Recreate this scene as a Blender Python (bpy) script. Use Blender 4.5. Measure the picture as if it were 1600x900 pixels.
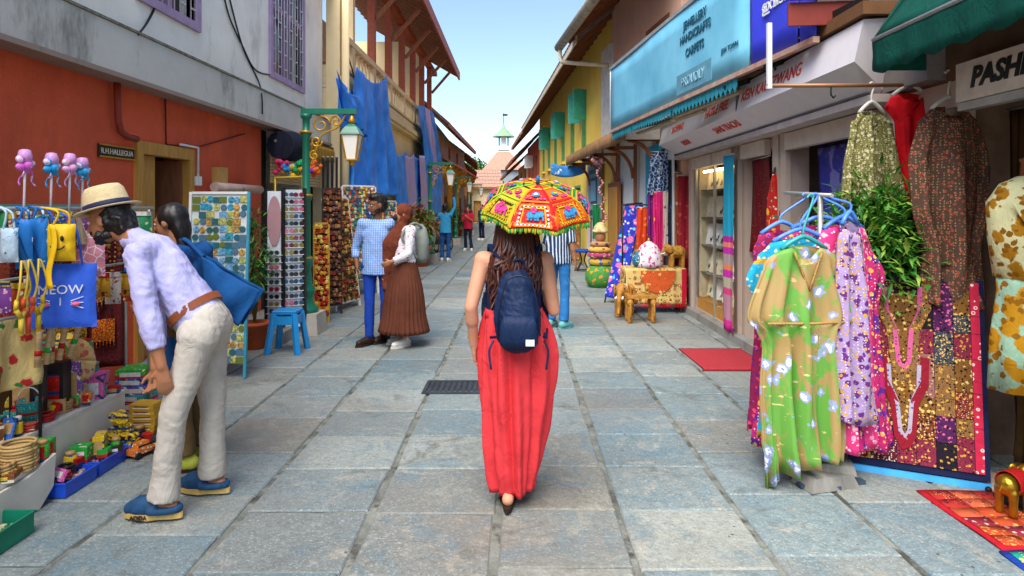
import bpy, bmesh, math, random
from mathutils import Vector, Matrix, noise
for _o in list(bpy.data.objects): bpy.data.objects.remove(_o)
S = bpy.context.scene
C = S.collection
R = random.Random(11)
PI = math.pi
V = Vector
# ---------------- camera, sky, sun, exposure ----------------
FPX, CX, HY, CAMH = 1000.0, 808.0, 322.0, 1.6          # focal length and vanishing point in photo pixels, eye height
cd = bpy.data.cameras.new('camera'); cam = bpy.data.objects.new('camera', cd); C.objects.link(cam)
cam.location = (0, 0, CAMH); cam.rotation_euler = (PI/2, 0, 0)
cd.sensor_width = 36; cd.lens = 36*FPX/1600
cd.shift_x = -(CX-800)/1600; cd.shift_y = -(450-HY)/1600
cd.clip_start = 0.05; cd.clip_end = 3000
S.camera = cam
S.render.resolution_x, S.render.resolution_y = 1024, 576
SUN_EL, SUN_AZ = math.radians(55), math.radians(-20)     # azimuth from straight behind the camera, to the left
w = bpy.data.worlds.new('World'); S.world = w; w.use_nodes = True
wn = w.node_tree
sky = wn.nodes.new('ShaderNodeTexSky'); sky.sky_type = 'NISHITA'; sky.sun_disc = False
sundir = V((math.sin(SUN_AZ)*math.cos(SUN_EL), -math.cos(SUN_AZ)*math.cos(SUN_EL), math.sin(SUN_EL)))
sky.sun_elevation = SUN_EL
sky.sun_rotation = math.atan2(sundir.x, sundir.y)
sky.air_density = 1.0; sky.dust_density = 1.0; sky.ozone_density = 1.6
bg = wn.nodes['Background']; bg.inputs[1].default_value = 0.115
wn.links.new(sky.outputs[0], bg.inputs[0])
sd = bpy.data.lights.new('sun', 'SUN'); sd.energy = 3.2; sd.angle = math.radians(52); sd.color = (1, .96, .9)
sun = bpy.data.objects.new('sun', sd); C.objects.link(sun)
sun.rotation_euler = sundir.to_track_quat('Z', 'Y').to_euler(); sun.location = (0, 0, 30)
S.view_settings.view_transform = 'Standard'; S.view_settings.look = 'None'
S.view_settings.exposure = 1.2; S.view_settings.gamma = 1

# ---------------- pixel helpers: a pixel gives a direction, the ground or a plane gives the distance ----------------
def P(px, py, Y): return V(((px-CX)/FPX*Y, Y, CAMH-(py-HY)/FPX*Y))
def G(px, py): return P(px, py, CAMH*FPX/(py-HY))
def PX(px, py, X): return P(px, py, X*FPX/(px-CX))

# ---------------- colours and materials ----------------
def lin(h):
    h = h.lstrip('#'); c = [int(h[i:i+2], 16)/255 for i in (0, 2, 4)]
    return [x/12.92 if x <= .04045 else ((x+.055)/1.055)**2.4 for x in c]
def col4(c, k=1.0):
    if isinstance(c, str): c = lin(c)
    return (min(c[0]*k, 1), min(c[1]*k, 1), min(c[2]*k, 1), 1)
MATS = {}
class NT:
    def __init__(s, name):
        s.m = bpy.data.materials.new(name); s.m.use_nodes = True; s.t = s.m.node_tree
        s.b = s.t.nodes['Principled BSDF']; s.tc = None
    def n(s, typ, **kw):
        x = s.t.nodes.new(typ)
        for k, v in kw.items(): setattr(x, k, v)
        return x
    def l(s, a, b): s.t.links.new(a, b)
    def obj(s):
        if not s.tc: s.tc = s.n('ShaderNodeTexCoord')
        return s.tc.outputs['Object']
    def mapped(s, scale=(1, 1, 1), rot=(0, 0, 0), rnd=False):
        mp = s.n('ShaderNodeMapping'); mp.inputs['Scale'].default_value = scale; mp.inputs['Rotation'].default_value = rot
        src = s.obj()
        if rnd:
            oi = s.n('ShaderNodeObjectInfo'); mu = s.n('ShaderNodeVectorMath', operation='SCALE')
            cb = s.n('ShaderNodeCombineXYZ'); s.l(oi.outputs['Random'], cb.inputs[0]); s.l(oi.outputs['Random'], cb.inputs[1])
            s.l(cb.outputs[0], mu.inputs[0]); mu.inputs['Scale'].default_value = 37
            ad = s.n('ShaderNodeVectorMath', operation='ADD'); s.l(src, ad.inputs[0]); s.l(mu.outputs[0], ad.inputs[1]); src = ad.outputs[0]
        s.l(src, mp.inputs[0]); return mp.outputs[0]
    def noise(s, scale, detail=4, rough=.55, vec=None, dist=0):
        x = s.n('ShaderNodeTexNoise'); x.inputs['Scale'].default_value = scale; x.inputs['Detail'].default_value = detail
        x.inputs['Roughness'].default_value = rough; x.inputs['Distortion'].default_value = dist
        s.l(vec if vec else s.obj(), x.inputs['Vector']); return x.outputs['Fac']
    def ramp(s, fac, stops, const=False):
        r = s.n('ShaderNodeValToRGB'); e = r.color_ramp.elements
        if const: r.color_ramp.interpolation = 'CONSTANT'
        while len(e) < len(stops): e.new(.5)
        for el, (p, c) in zip(e, stops): el.position = p; el.color = col4(c)
        s.l(fac, r.inputs[0]); return r.outputs[0]
    def step(s, fac, lo, hi):
        r = s.n('ShaderNodeMapRange'); r.inputs[1].default_value = lo; r.inputs[2].default_value = hi
        s.l(fac, r.inputs[0]); return r.outputs[0]
    def mix(s, fac, a, b, mode='MIX'):
        x = s.n('ShaderNodeMix', data_type='RGBA', blend_type=mode)
        if isinstance(fac, (int, float)): x.inputs[0].default_value = fac
        else: s.l(fac, x.inputs[0])
        for i, c in ((6, a), (7, b)):
            if isinstance(c, (str, tuple, list)): x.inputs[i].default_value = col4(c)
            else: s.l(c, x.inputs[i])
        return x.outputs[2]
    def math(s, op, a, b=0.0):
        x = s.n('ShaderNodeMath', operation=op)
        for i, c in ((0, a), (1, b)):
            if isinstance(c, (int, float)): x.inputs[i].default_value = c
            else: s.l(c, x.inputs[i])
        return x.outputs[0]
    def bump(s, h, strength=.3, dist=.01):
        x = s.n('ShaderNodeBump'); x.inputs['Strength'].default_value = strength; x.inputs['Distance'].default_value = dist
        s.l(h, x.inputs['Height']); s.l(x.outputs[0], s.b.inputs['Normal'])
    def fin(s, colour, rough=.7, metal=0, spec=.3):
        if isinstance(colour, (str, tuple, list)): s.b.inputs['Base Color'].default_value = col4(colour)
        else: s.l(colour, s.b.inputs['Base Color'])
        if isinstance(rough, (int, float)): s.b.inputs['Roughness'].default_value = rough
        else: s.l(rough, s.b.inputs['Roughness'])
        s.b.inputs['Metallic'].default_value = metal; s.b.inputs['Specular IOR Level'].default_value = spec
        MATS[s.m.name] = s.m; return s.m
def mat(name, c, rough=.7, metal=0, var=.18, scale=6, c2=None, bump=.0, bscale=60, spec=.3, rnd=0.0, stain=None, stretch=(1, 1, 1)):
    if name in MATS: return MATS[name]
    t = NT(name); vec = t.mapped(stretch, rnd=True)
    a = c if c2 is None else c2
    base = t.mix(t.step(t.noise(scale, 5, .6, vec), .3, .7), col4(c, 1-var), col4(a, 1+var))
    if rnd:
        oi = t.n('ShaderNodeObjectInfo'); hs = t.n('ShaderNodeHueSaturation'); t.l(base, hs.inputs['Color'])
        t.l(t.math('ADD', t.math('MULTIPLY', oi.outputs['Random'], 2*rnd), 1-rnd), hs.inputs['Value']); base = hs.outputs[0]
    if stain:
        sc, lo, hi, scol = stain
        base = t.mix(t.step(t.noise(sc, 8, .7, t.mapped((1, 1, .35))), lo, hi), base, scol)
    if bump: t.bump(t.noise(bscale, 4, .6, vec), bump, .01)
    return t.fin(base, rough, metal, spec)
def cloth(name, base, motifs=(), rough=.85, weave=.15, fold=None, sheen=.0, stripe=None):
    """printed textile: base colour, then layers (kind, scale, size, colour, stretch)"""
    if name in MATS: return MATS[name]
    t = NT(name); c = t.mix(t.step(t.noise(9, 4), .3, .7), col4(base, .86), col4(base, 1.1)) if isinstance(base, str) else None
    if c is None:                                           # list of colours in patches
        vo = t.n('ShaderNodeTexVoronoi', feature='F1'); vo.inputs['Scale'].default_value = base[0]
        t.l(t.mapped(base[2] if len(base) > 2 else (1, 1, 1)), vo.inputs['Vector'])
        sp = t.n('ShaderNodeSeparateColor'); t.l(vo.outputs['Color'], sp.inputs[0])
        n = len(base[1]); c = t.ramp(sp.outputs[0], [(i/n, q) for i, q in enumerate(base[1])], True)
    for mo in motifs:
        kind, sc, size, colr = mo[:4]; st = mo[4] if len(mo) > 4 else (1, 1, 1)
        vec = t.mapped(st)
        if kind in ('dot', 'ring', 'net', 'flower'):
            vo = t.n('ShaderNodeTexVoronoi', feature='DISTANCE_TO_EDGE' if kind == 'net' else 'F1'); vo.inputs['Scale'].default_value = sc
            vo.inputs['Randomness'].default_value = .45 if kind in ('dot', 'ring') else .9
            if kind == 'flower':
                no = t.n('ShaderNodeTexNoise'); no.inputs['Scale'].default_value = sc*2.2; t.l(vec, no.inputs['Vector'])
                ad = t.n('ShaderNodeVectorMath', operation='MULTIPLY_ADD'); ad.inputs[1].default_value = (.55/sc,)*3
                t.l(no.outputs['Color'], ad.inputs[0]); t.l(vec, ad.inputs[2]); t.l(ad.outputs[0], vo.inputs['Vector'])
            else: t.l(vec, vo.inputs['Vector'])
            d = vo.outputs['Distance']
            if kind == 'ring': d = t.math('ABSOLUTE', t.math('SUBTRACT', d, size)); f = t.step(d, .07, .05)
            elif kind == 'net': f = t.step(d, size, size*.6)
            else: f = t.step(d, size, size*.85)
        elif kind == 'band':                                # stripes along an axis: st is the axis vector
            dt = t.n('ShaderNodeVectorMath', operation='DOT_PRODUCT'); t.l(t.obj(), dt.inputs[0]); dt.inputs[1].default_value = st
            f = t.step(t.math('FRACT', t.math('MULTIPLY', dt.outputs['Value'], sc)), size+.02, size-.02)
        elif kind == 'blotch': f = t.step(t.noise(sc, 3, .5, vec, .8), size, size+.05)
        c = t.mix(f, c, colr)
    cr = t.math('ABSOLUTE', t.math('SUBTRACT', t.noise(7, 3, .6, t.mapped((1.2, 1.2, .7)), 1.4), .5))
    t.bump(t.math('ADD', t.math('MULTIPLY', t.noise(420, 2), weave*.12), t.math('MULTIPLY', cr, 1.6)), .45, .02)
    m = t.fin(c, rough, 0, .15)
    if sheen: t.b.inputs['Sheen Weight'].default_value = sheen
    return m
def glow(name, c, st):
    if name in MATS: return MATS[name]
    t = NT(name); t.b.inputs['Emission Color'].default_value = col4(c); t.b.inputs['Emission Strength'].default_value = st
    return t.fin(c, .5)

# ---------------- mesh builder ----------------
class MB:
    def __init__(s): s.v = []; s.f = []; s.sm = []
    def add(s, vs, fs, smooth=False):
        o = len(s.v); s.v += [V(p) for p in vs]
        for f in fs: s.f.append([i+o for i in f]); s.sm.append(smooth)
        return s
    def box(s, c, d, rz=0, rot=None, taper=1.0):
        m = rot if rot is not None else Matrix.Rotation(rz, 3, 'Z'); c = V(c); x, y, z = d[0]/2, d[1]/2, d[2]/2
        vs = []
        for k in (-1, 1):
            q = 1 if k < 0 else taper
            vs += [c + m @ V((a*x*q, b*y*q, k*z)) for a, b in ((-1, -1), (1, -1), (1, 1), (-1, 1))]
        return s.add(vs, [(3, 2, 1, 0), (4, 5, 6, 7), (0, 1, 5, 4), (1, 2, 6, 5), (2, 3, 7, 6), (3, 0, 4, 7)])
    def bb(s, x0, x1, y0, y1, z0, z1): return s.box(((x0+x1)/2, (y0+y1)/2, (z0+z1)/2), (abs(x1-x0), abs(y1-y0), abs(z1-z0)))
    def beam(s, a, b, wd, ht, up=V((0, 0, 1))):
        a, b = V(a), V(b); d = b-a; L = d.length; d.normalize(); sx = d.cross(up)
        if sx.length < 1e-4: sx = V((1, 0, 0))
        sx.normalize(); uz = sx.cross(d); m = Matrix((sx, d, uz)).transposed()
        return s.box((a+b)/2, (wd, L, ht), rot=m)
    def tube(s, pts, r, n=8, cap=True, smooth=True):
        pts = [V(p) for p in pts]; k = len(pts); rr = r if isinstance(r, (list, tuple)) else [r]*k
        d0 = (pts[1]-pts[0]).normalized(); ref = V((0, 0, 1)) if abs(d0.z) < .9 else V((1, 0, 0))
        u = d0.cross(ref).normalized(); vs = []
        for i in range(k):
            d = (pts[min(i+1, k-1)]-pts[max(i-1, 0)])
            if d.length < 1e-9: d = d0.copy()
            d.normalize(); u = (u - d*u.dot(d)); 
            if u.length < 1e-6: u = d.orthogonal()
            u.normalize(); w_ = d.cross(u)
            for j in range(n):
                a = 2*PI*j/n; vs.append(pts[i] + (u*math.cos(a)+w_*math.sin(a))*rr[i])
        fs = [(i*n+j, i*n+(j+1) % n, (i+1)*n+(j+1) % n, (i+1)*n+j) for i in range(k-1) for j in range(n)]
        s.add(vs, fs, smooth)
        if cap:
            o = len(s.v)-k*n
            s.f.append([o+j for j in reversed(range(n))]); s.sm.append(False)
            s.f.append([o+(k-1)*n+j for j in range(n)]); s.sm.append(False)
        return s
    def loft(s, rings, n=24, cap=True, smooth=True, closed=True):
        """rings: (centre, rx, ry, ripple, waves, phase, rz)"""
        vs = []
        for rg in rings:
            c, rx, ry = V(rg[0]), rg[1], rg[2]; amp, wv, ph, rz = (list(rg[3:])+[0, 0, 0, 0])[:4]
            for j in range(n):
                a = 2*PI*j/n; k = 1+amp*math.sin(wv*a+ph)+amp*.5*math.sin((wv*1.7//1)*a+ph*2.1+1)
                x, y = rx*k*math.cos(a), ry*k*math.sin(a)
                vs.append(c+V((x*math.cos(rz)-y*math.sin(rz), x*math.sin(rz)+y*math.cos(rz), 0)))
        k = len(rings)
        s.add(vs, [(i*n+j, i*n+(j+1) % n, (i+1)*n+(j+1) % n, (i+1)*n+j) for i in range(k-1) for j in range(n)], smooth)
        if cap:
            o = len(s.v)-k*n
            s.f.append([o+j for j in reversed(range(n))]); s.sm.append(False)
            s.f.append([o+(k-1)*n+j for j in range(n)]); s.sm.append(False)
        return s
    def lathe(s, c, prof, n=16, smooth=True): return s.loft([(V(c)+V((0, 0, z)), r, r) for r, z in prof], n, True, smooth)
    def ell(s, c, r, rot=None, n=12, m=8):
        c = V(c); r = (r, r, r) if isinstance(r, (int, float)) else r; rot = rot or Matrix.Identity(3); vs = [c+rot @ V((0, 0, -r[2]))]
        for i in range(1, m):
            t = PI*i/m-PI/2
            for j in range(n):
                a = 2*PI*j/n; vs.append(c+rot @ V((r[0]*math.cos(t)*math.cos(a), r[1]*math.cos(t)*math.sin(a), r[2]*math.sin(t))))
        vs.append(c+rot @ V((0, 0, r[2]))); L = len(vs)-1
        fs = [(0, 1+(j+1) % n, 1+j) for j in range(n)]+[(L, L-n+j, L-n+(j+1) % n) for j in range(n)]
        fs += [(1+i*n+j, 1+i*n+(j+1) % n, 1+(i+1)*n+(j+1) % n, 1+(i+1)*n+j) for i in range(m-2) for j in range(n)]
        return s.add(vs, fs, True)
    def cone(s, a, ra, b, rb, n=14): return s.tube([a, b], [ra, rb], n)
    def cap2(s, a, ra, b, rb): s.cone(a, ra, b, rb); s.ell(a, ra); s.ell(b, rb); return s
    def chain(s, pts, rs):
        for i in range(len(pts)-1): s.cap2(pts[i], rs[i], pts[i+1], rs[i+1])
        return s
    def grid(s, nu, nv, f, smooth=True):
        vs = [f(i/nu, j/nv) for j in range(nv+1) for i in range(nu+1)]
        return s.add(vs, [(j*(nu+1)+i, j*(nu+1)+i+1, (j+1)*(nu+1)+i+1, (j+1)*(nu+1)+i) for j in range(nv) for i in range(nu)], smooth)
    def quad(s, a, b, c, d): return s.add([a, b, c, d], [(0, 1, 2, 3)])
    def prism(s, poly, d):
        """poly: list of points in a plane, extruded by vector d"""
        n = len(poly); d = V(d); vs = [V(p) for p in poly]+[V(p)+d for p in poly]
        return s.add(vs, [tuple(reversed(range(n))), tuple(range(n, 2*n))]+[(i, (i+1) % n, n+(i+1) % n, n+i) for i in range(n)])
    def wall(s, o, u, L, z0, z1, th, holes=()):
        """wall of thickness th from point o along unit vector u; holes (u0,u1,z0,z1) are real openings"""
        o, u = V(o), V(u).normalized(); nrm = V((u.y, -u.x, 0))
        us = sorted({0, L, *[h[0] for h in holes], *[h[1] for h in holes]}); zs = sorted({z0, z1, *[h[2] for h in holes], *[h[3] for h in holes]})
        m = Matrix((u, nrm, V((0, 0, 1)))).transposed()
        for a, b in zip(us, us[1:]):
            runs = []
            for c, d in zip(zs, zs[1:]):
                if any(h[0] < (a+b)/2 < h[1] and h[2] < (c+d)/2 < h[3] for h in holes): continue
                if runs and abs(runs[-1][1]-c) < 1e-6: runs[-1][1] = d
                else: runs.append([c, d])
            for c, d in runs:
                s.box(o+u*(a+b)/2+nrm*(-th/2)+V((0, 0, (c+d)/2-o.z)), (b-a, th, d-c), rot=m)
        return s
    def build(s, name, m, parent=None, origin=None, solid=0):
        if parent is not None:
            r = parent
            while r.parent: r = r.parent
            org = V(r.location)
        elif origin is not None: org = V(origin)
        else:
            lo = [min(p[i] for p in s.v) for i in range(3)]; hi = [max(p[i] for p in s.v) for i in range(3)]
            org = V(((lo[0]+hi[0])/2, (lo[1]+hi[1])/2, lo[2]))
        me = bpy.data.meshes.new(name); me.from_pydata([p-org for p in s.v], [], s.f)
        me.polygons.foreach_set('use_smooth', s.sm); me.update()
        ob = bpy.data.objects.new(name, me); C.objects.link(ob)
        if m: me.materials.append(m if not isinstance(m, str) else MATS[m])
        if parent is not None: ob.parent = parent
        else: ob.location = org
        if solid:
            md = ob.modifiers.new('thickness', 'SOLIDIFY'); md.thickness = solid; md.offset = 0
        return ob
def tag(o, label, cat, group=None):
    o['label'] = label; o['category'] = cat
    if group: o['group'] = group
    return o
def thing(name, label, cat, loc=(0, 0, 0), group=None):
    o = bpy.data.objects.new(name, None); C.objects.link(o); o.location = loc; o.empty_display_size = .1
    return tag(o, label, cat, group)
def struct(o, kind='structure'): o['kind'] = kind; return o
def dup(o, loc=None, rz=None, label=None, parent=None):
    c = o.copy(); C.objects.link(c); c.parent = parent
    if loc is not None: c.location = loc
    if rz is not None: c.rotation_euler = (0, 0, rz)
    if label: c['label'] = label
    for ch in list(o.children): dup(ch, parent=c)
    return c
def piece(src, parent, loc):
    c = bpy.data.objects.new(src.name.split('.')[0], src.data); C.objects.link(c); c.parent = parent; c.location = loc; return c
def text(s, m, parent, o, u, up, size, ext=.004, align='CENTER', bold=0, name='lettering', shear=0):
    cu = bpy.data.curves.new(name, 'FONT'); cu.body = s; cu.size = size; cu.extrude = ext; cu.align_x = align; cu.align_y = 'CENTER'
    cu.offset = bold; cu.resolution_u = 3; cu.shear = shear
    t = bpy.data.objects.new(name, cu); C.objects.link(t)
    dg = bpy.context.evaluated_depsgraph_get(); me = bpy.data.meshes.new_from_object(t.evaluated_get(dg))
    bpy.data.objects.remove(t)
    u, up = V(u).normalized(), V(up).normalized(); n = u.cross(up)
    r = parent
    while r.parent: r = r.parent
    mt = Matrix((u, up, n)).transposed().to_4x4(); mt.translation = V(o)-V(r.location); me.transform(mt)
    me.materials.clear(); me.materials.append(m)
    ob = bpy.data.objects.new(name, me); C.objects.link(ob); ob.parent = parent; return ob
def wiggle(ob, amp, sc, stretch=(1, 1, 1), seed=0):
    me = ob.data; st = V(stretch)
    ns = [v.normal.copy() for v in me.vertices]
    for v, nn in zip(me.vertices, ns):
        p = V((v.co.x*st.x, v.co.y*st.y, v.co.z*st.z))*sc+V((seed*7.1, seed*3.3, seed))
        q = V((p.x+1.3*p.z, p.y, p.z*1.6)); v.co += nn*amp*(noise.noise(p)+.5*noise.noise(p*2.1)+.75*(.35-abs(noise.noise(q*2.6)))-.1)
    me.update(); return ob
def remesh(mb, name, m, parent, vox=.012, smooth=4, origin=None):
    o = mb.build(name, m, parent, origin)
    md = o.modifiers.new('r', 'REMESH'); md.mode = 'VOXEL'; md.voxel_size = vox; md.use_smooth_shade = True
    if smooth:
        ms = o.modifiers.new('s', 'SMOOTH'); ms.factor = .5; ms.iterations = smooth
    bpy.context.view_layer.update()
    dg = bpy.context.evaluated_depsgraph_get(); me = bpy.data.meshes.new_from_object(o.evaluated_get(dg))
    o.modifiers.clear(); old = o.data; o.data = me; bpy.data.meshes.remove(old)
    if not me.materials and m: me.materials.append(m)
    return o
# ================= materials of the setting =================
def tile_mat():
    t = NT('slate'); vec = t.mapped(rnd=True); oi = t.n('ShaderNodeObjectInfo')
    at = t.n('ShaderNodeTexCoord')
    big = t.noise(2.2, 6, .62, vec, 1.6); fine = t.noise(38, 6, .7, vec)
    base = t.ramp(oi.outputs['Random'], [(0, '#66747a'), (.13, '#8f9794'), (.26, '#708489'), (.4, '#9ea29a'), (.52, '#748a92'), (.64, '#8a877c'), (.76, '#7d8482'), (.88, '#8a9a9c'), (1, '#61757b')])
    c = t.mix(t.math('MULTIPLY', t.step(big, .5, .68), .75), base, '#63808c')
    c = t.mix(t.math('MULTIPLY', t.step(t.noise(3.1, 5, .6, vec, 2.2), .55, .72), .6), c, '#b4ad9c')
    c = t.mix(t.step(fine, .4, .68), c, t.mix(.5, c, '#50534f')); c = t.mix(t.step(t.noise(90, 3, .6, vec), .56, .66), c, t.mix(.4, c, '#d2cfc2'))
    sp = t.n('ShaderNodeTexVoronoi'); sp.inputs['Scale'].default_value = 14; t.l(vec, sp.inputs['Vector'])
    c = t.mix(t.math('MULTIPLY', t.step(sp.outputs['Distance'], .14, .06), t.step(t.noise(1.7, 3, .5, vec), .5, .6)), c, '#3d3c39')
    geo = t.n('ShaderNodeNewGeometry'); c = t.mix(t.math('MULTIPLY', t.step(t.noise(.55, 5, .6, geo.outputs['Position']), .45, .62), .5), c, '#7d7568'); c = t.mix(t.math('MULTIPLY', t.step(t.noise(2.3, 7, .7, geo.outputs['Position'], 1.0), .56, .68), .55), c, '#4c4a44')
    t.bump(t.math('ADD', t.math('MULTIPLY', t.noise(16, 8, .72, vec), 1.0), t.math('MULTIPLY', fine, .4)), .8, .016)
    return t.fin(c, t.step(t.noise(7, 5, .6, vec), -.25, .95), 0, .4)
SLATE = tile_mat()
MORTAR = mat('mortar', '#767870', .95, var=.4, scale=7, bump=.7, bscale=60, stain=(5, .48, .6, '#45443e'))
EARTH = mat('ground_concrete', '#8a867b', .9, var=.2, scale=1.2, bump=.3)
def wallmat(name, c, rough=.85, st='#6d6a60', lo=.6, hi=.78, bs=26, bump=.35, var=.1):
    return mat(name, c, rough, var=var, scale=1.3, bump=bump, bscale=bs, stain=(1.6, lo, hi, st))
RED = wallmat('red_stucco', '#e2603c', st='#c85034', lo=.5, hi=.75, bs=55, bump=1.0, var=.16)
WHITEW = wallmat('lime_wash', '#f6f0e2', st='#b2aa9c', lo=.56, hi=.76)
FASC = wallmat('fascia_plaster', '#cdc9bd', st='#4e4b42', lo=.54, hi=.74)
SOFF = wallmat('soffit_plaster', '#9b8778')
CREAM = wallmat('cream_plaster', '#e0c89a', st='#a8926a', lo=.6, hi=.85)
YELL = wallmat('yellow_plaster', '#ffd35c', st='#eabb50', lo=.62, hi=.9)
OCHRE = wallmat('ochre_plaster', '#e0a53a', st='#a57a2c')
GREYW = wallmat('grey_weathered_plaster', '#8f8d86', st='#4e4e4a', lo=.5, hi=.72)
PINKW = wallmat('peach_plaster', '#e6b699', st='#c9977a')
WHITE2 = wallmat('pale_blue_white_plaster', '#d3d8da', st='#a7adb0')
WOODY = mat('honey_wood', '#c08a3e', .5, var=.22, scale=5, stretch=(8, 8, .7), bump=.15)
WOODB = mat('brown_wood', '#8e5636', .6, var=.25, scale=5, stretch=(6, 6, .8), bump=.2)
WOODR = mat('red_brown_timber', '#96492f', .6, var=.25, scale=4, stretch=(5, 1, 5), bump=.2)
WOODD = mat('dark_wood', '#3c2a20', .6, var=.3, scale=6, stretch=(6, 6, .8))
ROOFT = mat('clay_tile', '#a4573a', .8, var=.4, scale=7, bump=.4, bscale=30, rnd=.25, stain=(3, .6, .8, '#5b4a3d'))
ROOFU = mat('roof_underside', '#85706a', .8, var=.35, scale=6)
GREENP = mat('green_paint', '#0f6b52', .35, var=.12, scale=5, spec=.5)
TEALP = mat('teal_shutter_paint', '#3fa28b', .5, var=.15, scale=6)
GOLDP = mat('gold_paint', '#c9962e', .35, .5, var=.2)
WHITEP = mat('white_paint', '#e4e4e0', .5, var=.06)
BLACKI = mat('black_iron', '#22211f', .5, .3)
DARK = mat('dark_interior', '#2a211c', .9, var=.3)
WINDK = mat('window_dark_glass', '#20262b', .12, var=.2, spec=.6)
LILAC = mat('lilac_frame_paint', '#a88fae', .6)
CABLE = mat('cable_rubber', '#1d2422', .6)
GALV = mat('galvanised_metal', '#b5b5ad', .45, .6, var=.2, scale=8)
TURQ = mat('turquoise_wall', '#2f9fc0', .7, var=.12)
TERRA = mat('terracotta', '#b9582f', .8, var=.2, bump=.2)
SILVERLAMP = mat('frosted_glass', '#f2ece0', .35, var=.04)

# ================= ground and paving =================
gm = MB(); gm.quad((-400, -60, -.07), (400, -60, -.07), (400, 900, -.07), (-400, 900, -.07))
struct(gm.build('ground', EARTH, origin=(0, 0, -.07)))
street = MB(); street.bb(-4.1, 4.3, -1.2, 64, -.065, -.012)
street_o = struct(street.build('street', MORTAR, origin=(0, 10, -.065)))
COLS = [-4.05, -3.45, -2.76, -2.09, -1.43, -.76, -.1, .53, 1.16, 1.78, 2.4, 3.0, 3.65, 4.25]
def tile_mesh(bm, x0, x1, y0, y1, z):
    e = .008
    def j(): return R.uniform(-.009, .009)
    a = [(x0+j(), y0+j()), (x1+j(), y0+j()), (x1+j(), y1+j()), (x0+j(), y1+j())]
    cx, cy = (x0+x1)/2, (y0+y1)/2; tl = [R.uniform(-.003, .003) for _ in a]
    top = [(x+(cx-x)/abs(cx-x)*e, y+(cy-y)/abs(cy-y)*e, z+t) for (x, y), t in zip(a, tl)]
    mid = [(x, y, z-.007+t) for (x, y), t in zip(a, tl)]; bot = [(x, y, -.03) for x, y in a]
    bm.add(top+mid+bot, [(0, 1, 2, 3)]+[(4+i, 4+(i+1) % 4, (i+1) % 4, i) for i in range(4)]+[(8+i, 8+(i+1) % 4, 4+(i+1) % 4, 4+i) for i in range(4)])
far_tiles = MB(); ntile = 0
for ci in range(len(COLS)-1):
    x0, x1 = COLS[ci], COLS[ci+1]
    gap = .036 if 3 <= ci <= 9 else .024
    y = .55 + R.uniform(-.03, .03) + (0 if 4 <= ci <= 7 else R.uniform(0, .5)); row = 0
    while y < 63:
        d = R.choice([.545, .56, .57]) if 4 <= ci <= 7 else R.choice([.42, .55, .62, .68])
        vis = abs(((x0+x1)/2)/max(y, .1)) < .86 and y > 1.9
        if y > 1.2:
            if vis and y < 15.5 and ntile < 297:
                b = MB(); tile_mesh(b, x0+gap/2, x1-gap/2, y+.006, y+d-.006, R.uniform(-.003, .003)); o = b.build('paving_stone', SLATE, street_o)
                ntile += 1
            else: tile_mesh(far_tiles, x0+gap/2, x1-gap/2, y+.006, y+d-.006, R.uniform(-.003, .003))
        y += d
struct(far_tiles.build('paving_stones_far', SLATE, street_o), 'stuff')
# drain grate
g = thing('drain_grate', 'dark iron drain grate set in the paving left of the walking woman', 'drain', G(708, 606))
gx, gy = g.location.x, g.location.y
b = MB(); b.bb(gx-.25, gx+.25, gy-.2, gy-.165, .001, .014).bb(gx-.25, gx+.25, gy+.165, gy+.2, .001, .014).bb(gx-.25, gx-.22, gy-.163, gy+.163, .001, .014).bb(gx+.22, gx+.25, gy-.163, gy+.163, .001, .014)
IRON = mat('cast_iron', '#3f4347', .6, .4, var=.3)
b.build('frame', IRON, g)
for i in range(9):
    b = MB(); xx = gx-.196+i*.049; b.bb(xx-.014, xx+.014, gy-.16, gy+.16, .001, .011); b.build('bar', IRON, g)
b = MB()
for i in range(8): b.bb(gx-.218, gx+.218, gy-.15+i*.042, gy-.139+i*.042, .001, .009)
b.build('cross_bars', IRON, g)

# ================= left: red and white house =================
hx = -3.6
L1 = thing('red_and_white_house', 'house with red stucco ground floor, white upper floor and projecting stained ledge', 'building', (hx, 6, 0))
dy0, dy1 = 6.0, 7.06
b = MB(); b.wall((hx, -8, 0), (0, 1, 0), 17, 0, 2.78, .3, [(dy0+8, dy1+8, .12, 2.22)])  # walls carried on unseen behind the camera to keep stray sun out
b.build('red_wall', RED, L1)
W = [(6.05, 7.05, 3.62, 5.1), (9.25, 10.55, 3.55, 5.15)]
b = MB(); b.wall((hx+.04, -8, 0), (0, 1, 0), 19.7, 2.8, 5.5, .3, [(w_[0]+8, w_[1]+8, w_[2], w_[3]) for w_ in W]); b.build('white_upper_wall', WHITEW, L1)
b = MB(); b.bb(-8.5, hx-.27, 11.38, 11.7, 0, 5.5); b.build('end_wall', WHITEW, L1)
b = MB(); b.bb(-8.5, hx-.27, -8, -7.7, 0, 5.5); b.build('end_wall', WHITEW, L1)
b = MB(); b.bb(-8.6, hx+.25, -8.1, 11.72, 5.505, 5.68); b.build('roof_slab', FASC, L1)
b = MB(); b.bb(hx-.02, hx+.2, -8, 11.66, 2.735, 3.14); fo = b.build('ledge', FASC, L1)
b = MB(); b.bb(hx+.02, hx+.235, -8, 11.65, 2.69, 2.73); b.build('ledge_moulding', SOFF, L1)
b = MB(); b.bb(hx+.045, hx+.215, -8, 11.66, 3.143, 3.165); b.build('ledge_cap', mat('mossy_concrete', '#7d7a6b', .95, var=.5, scale=14), L1)
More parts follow.
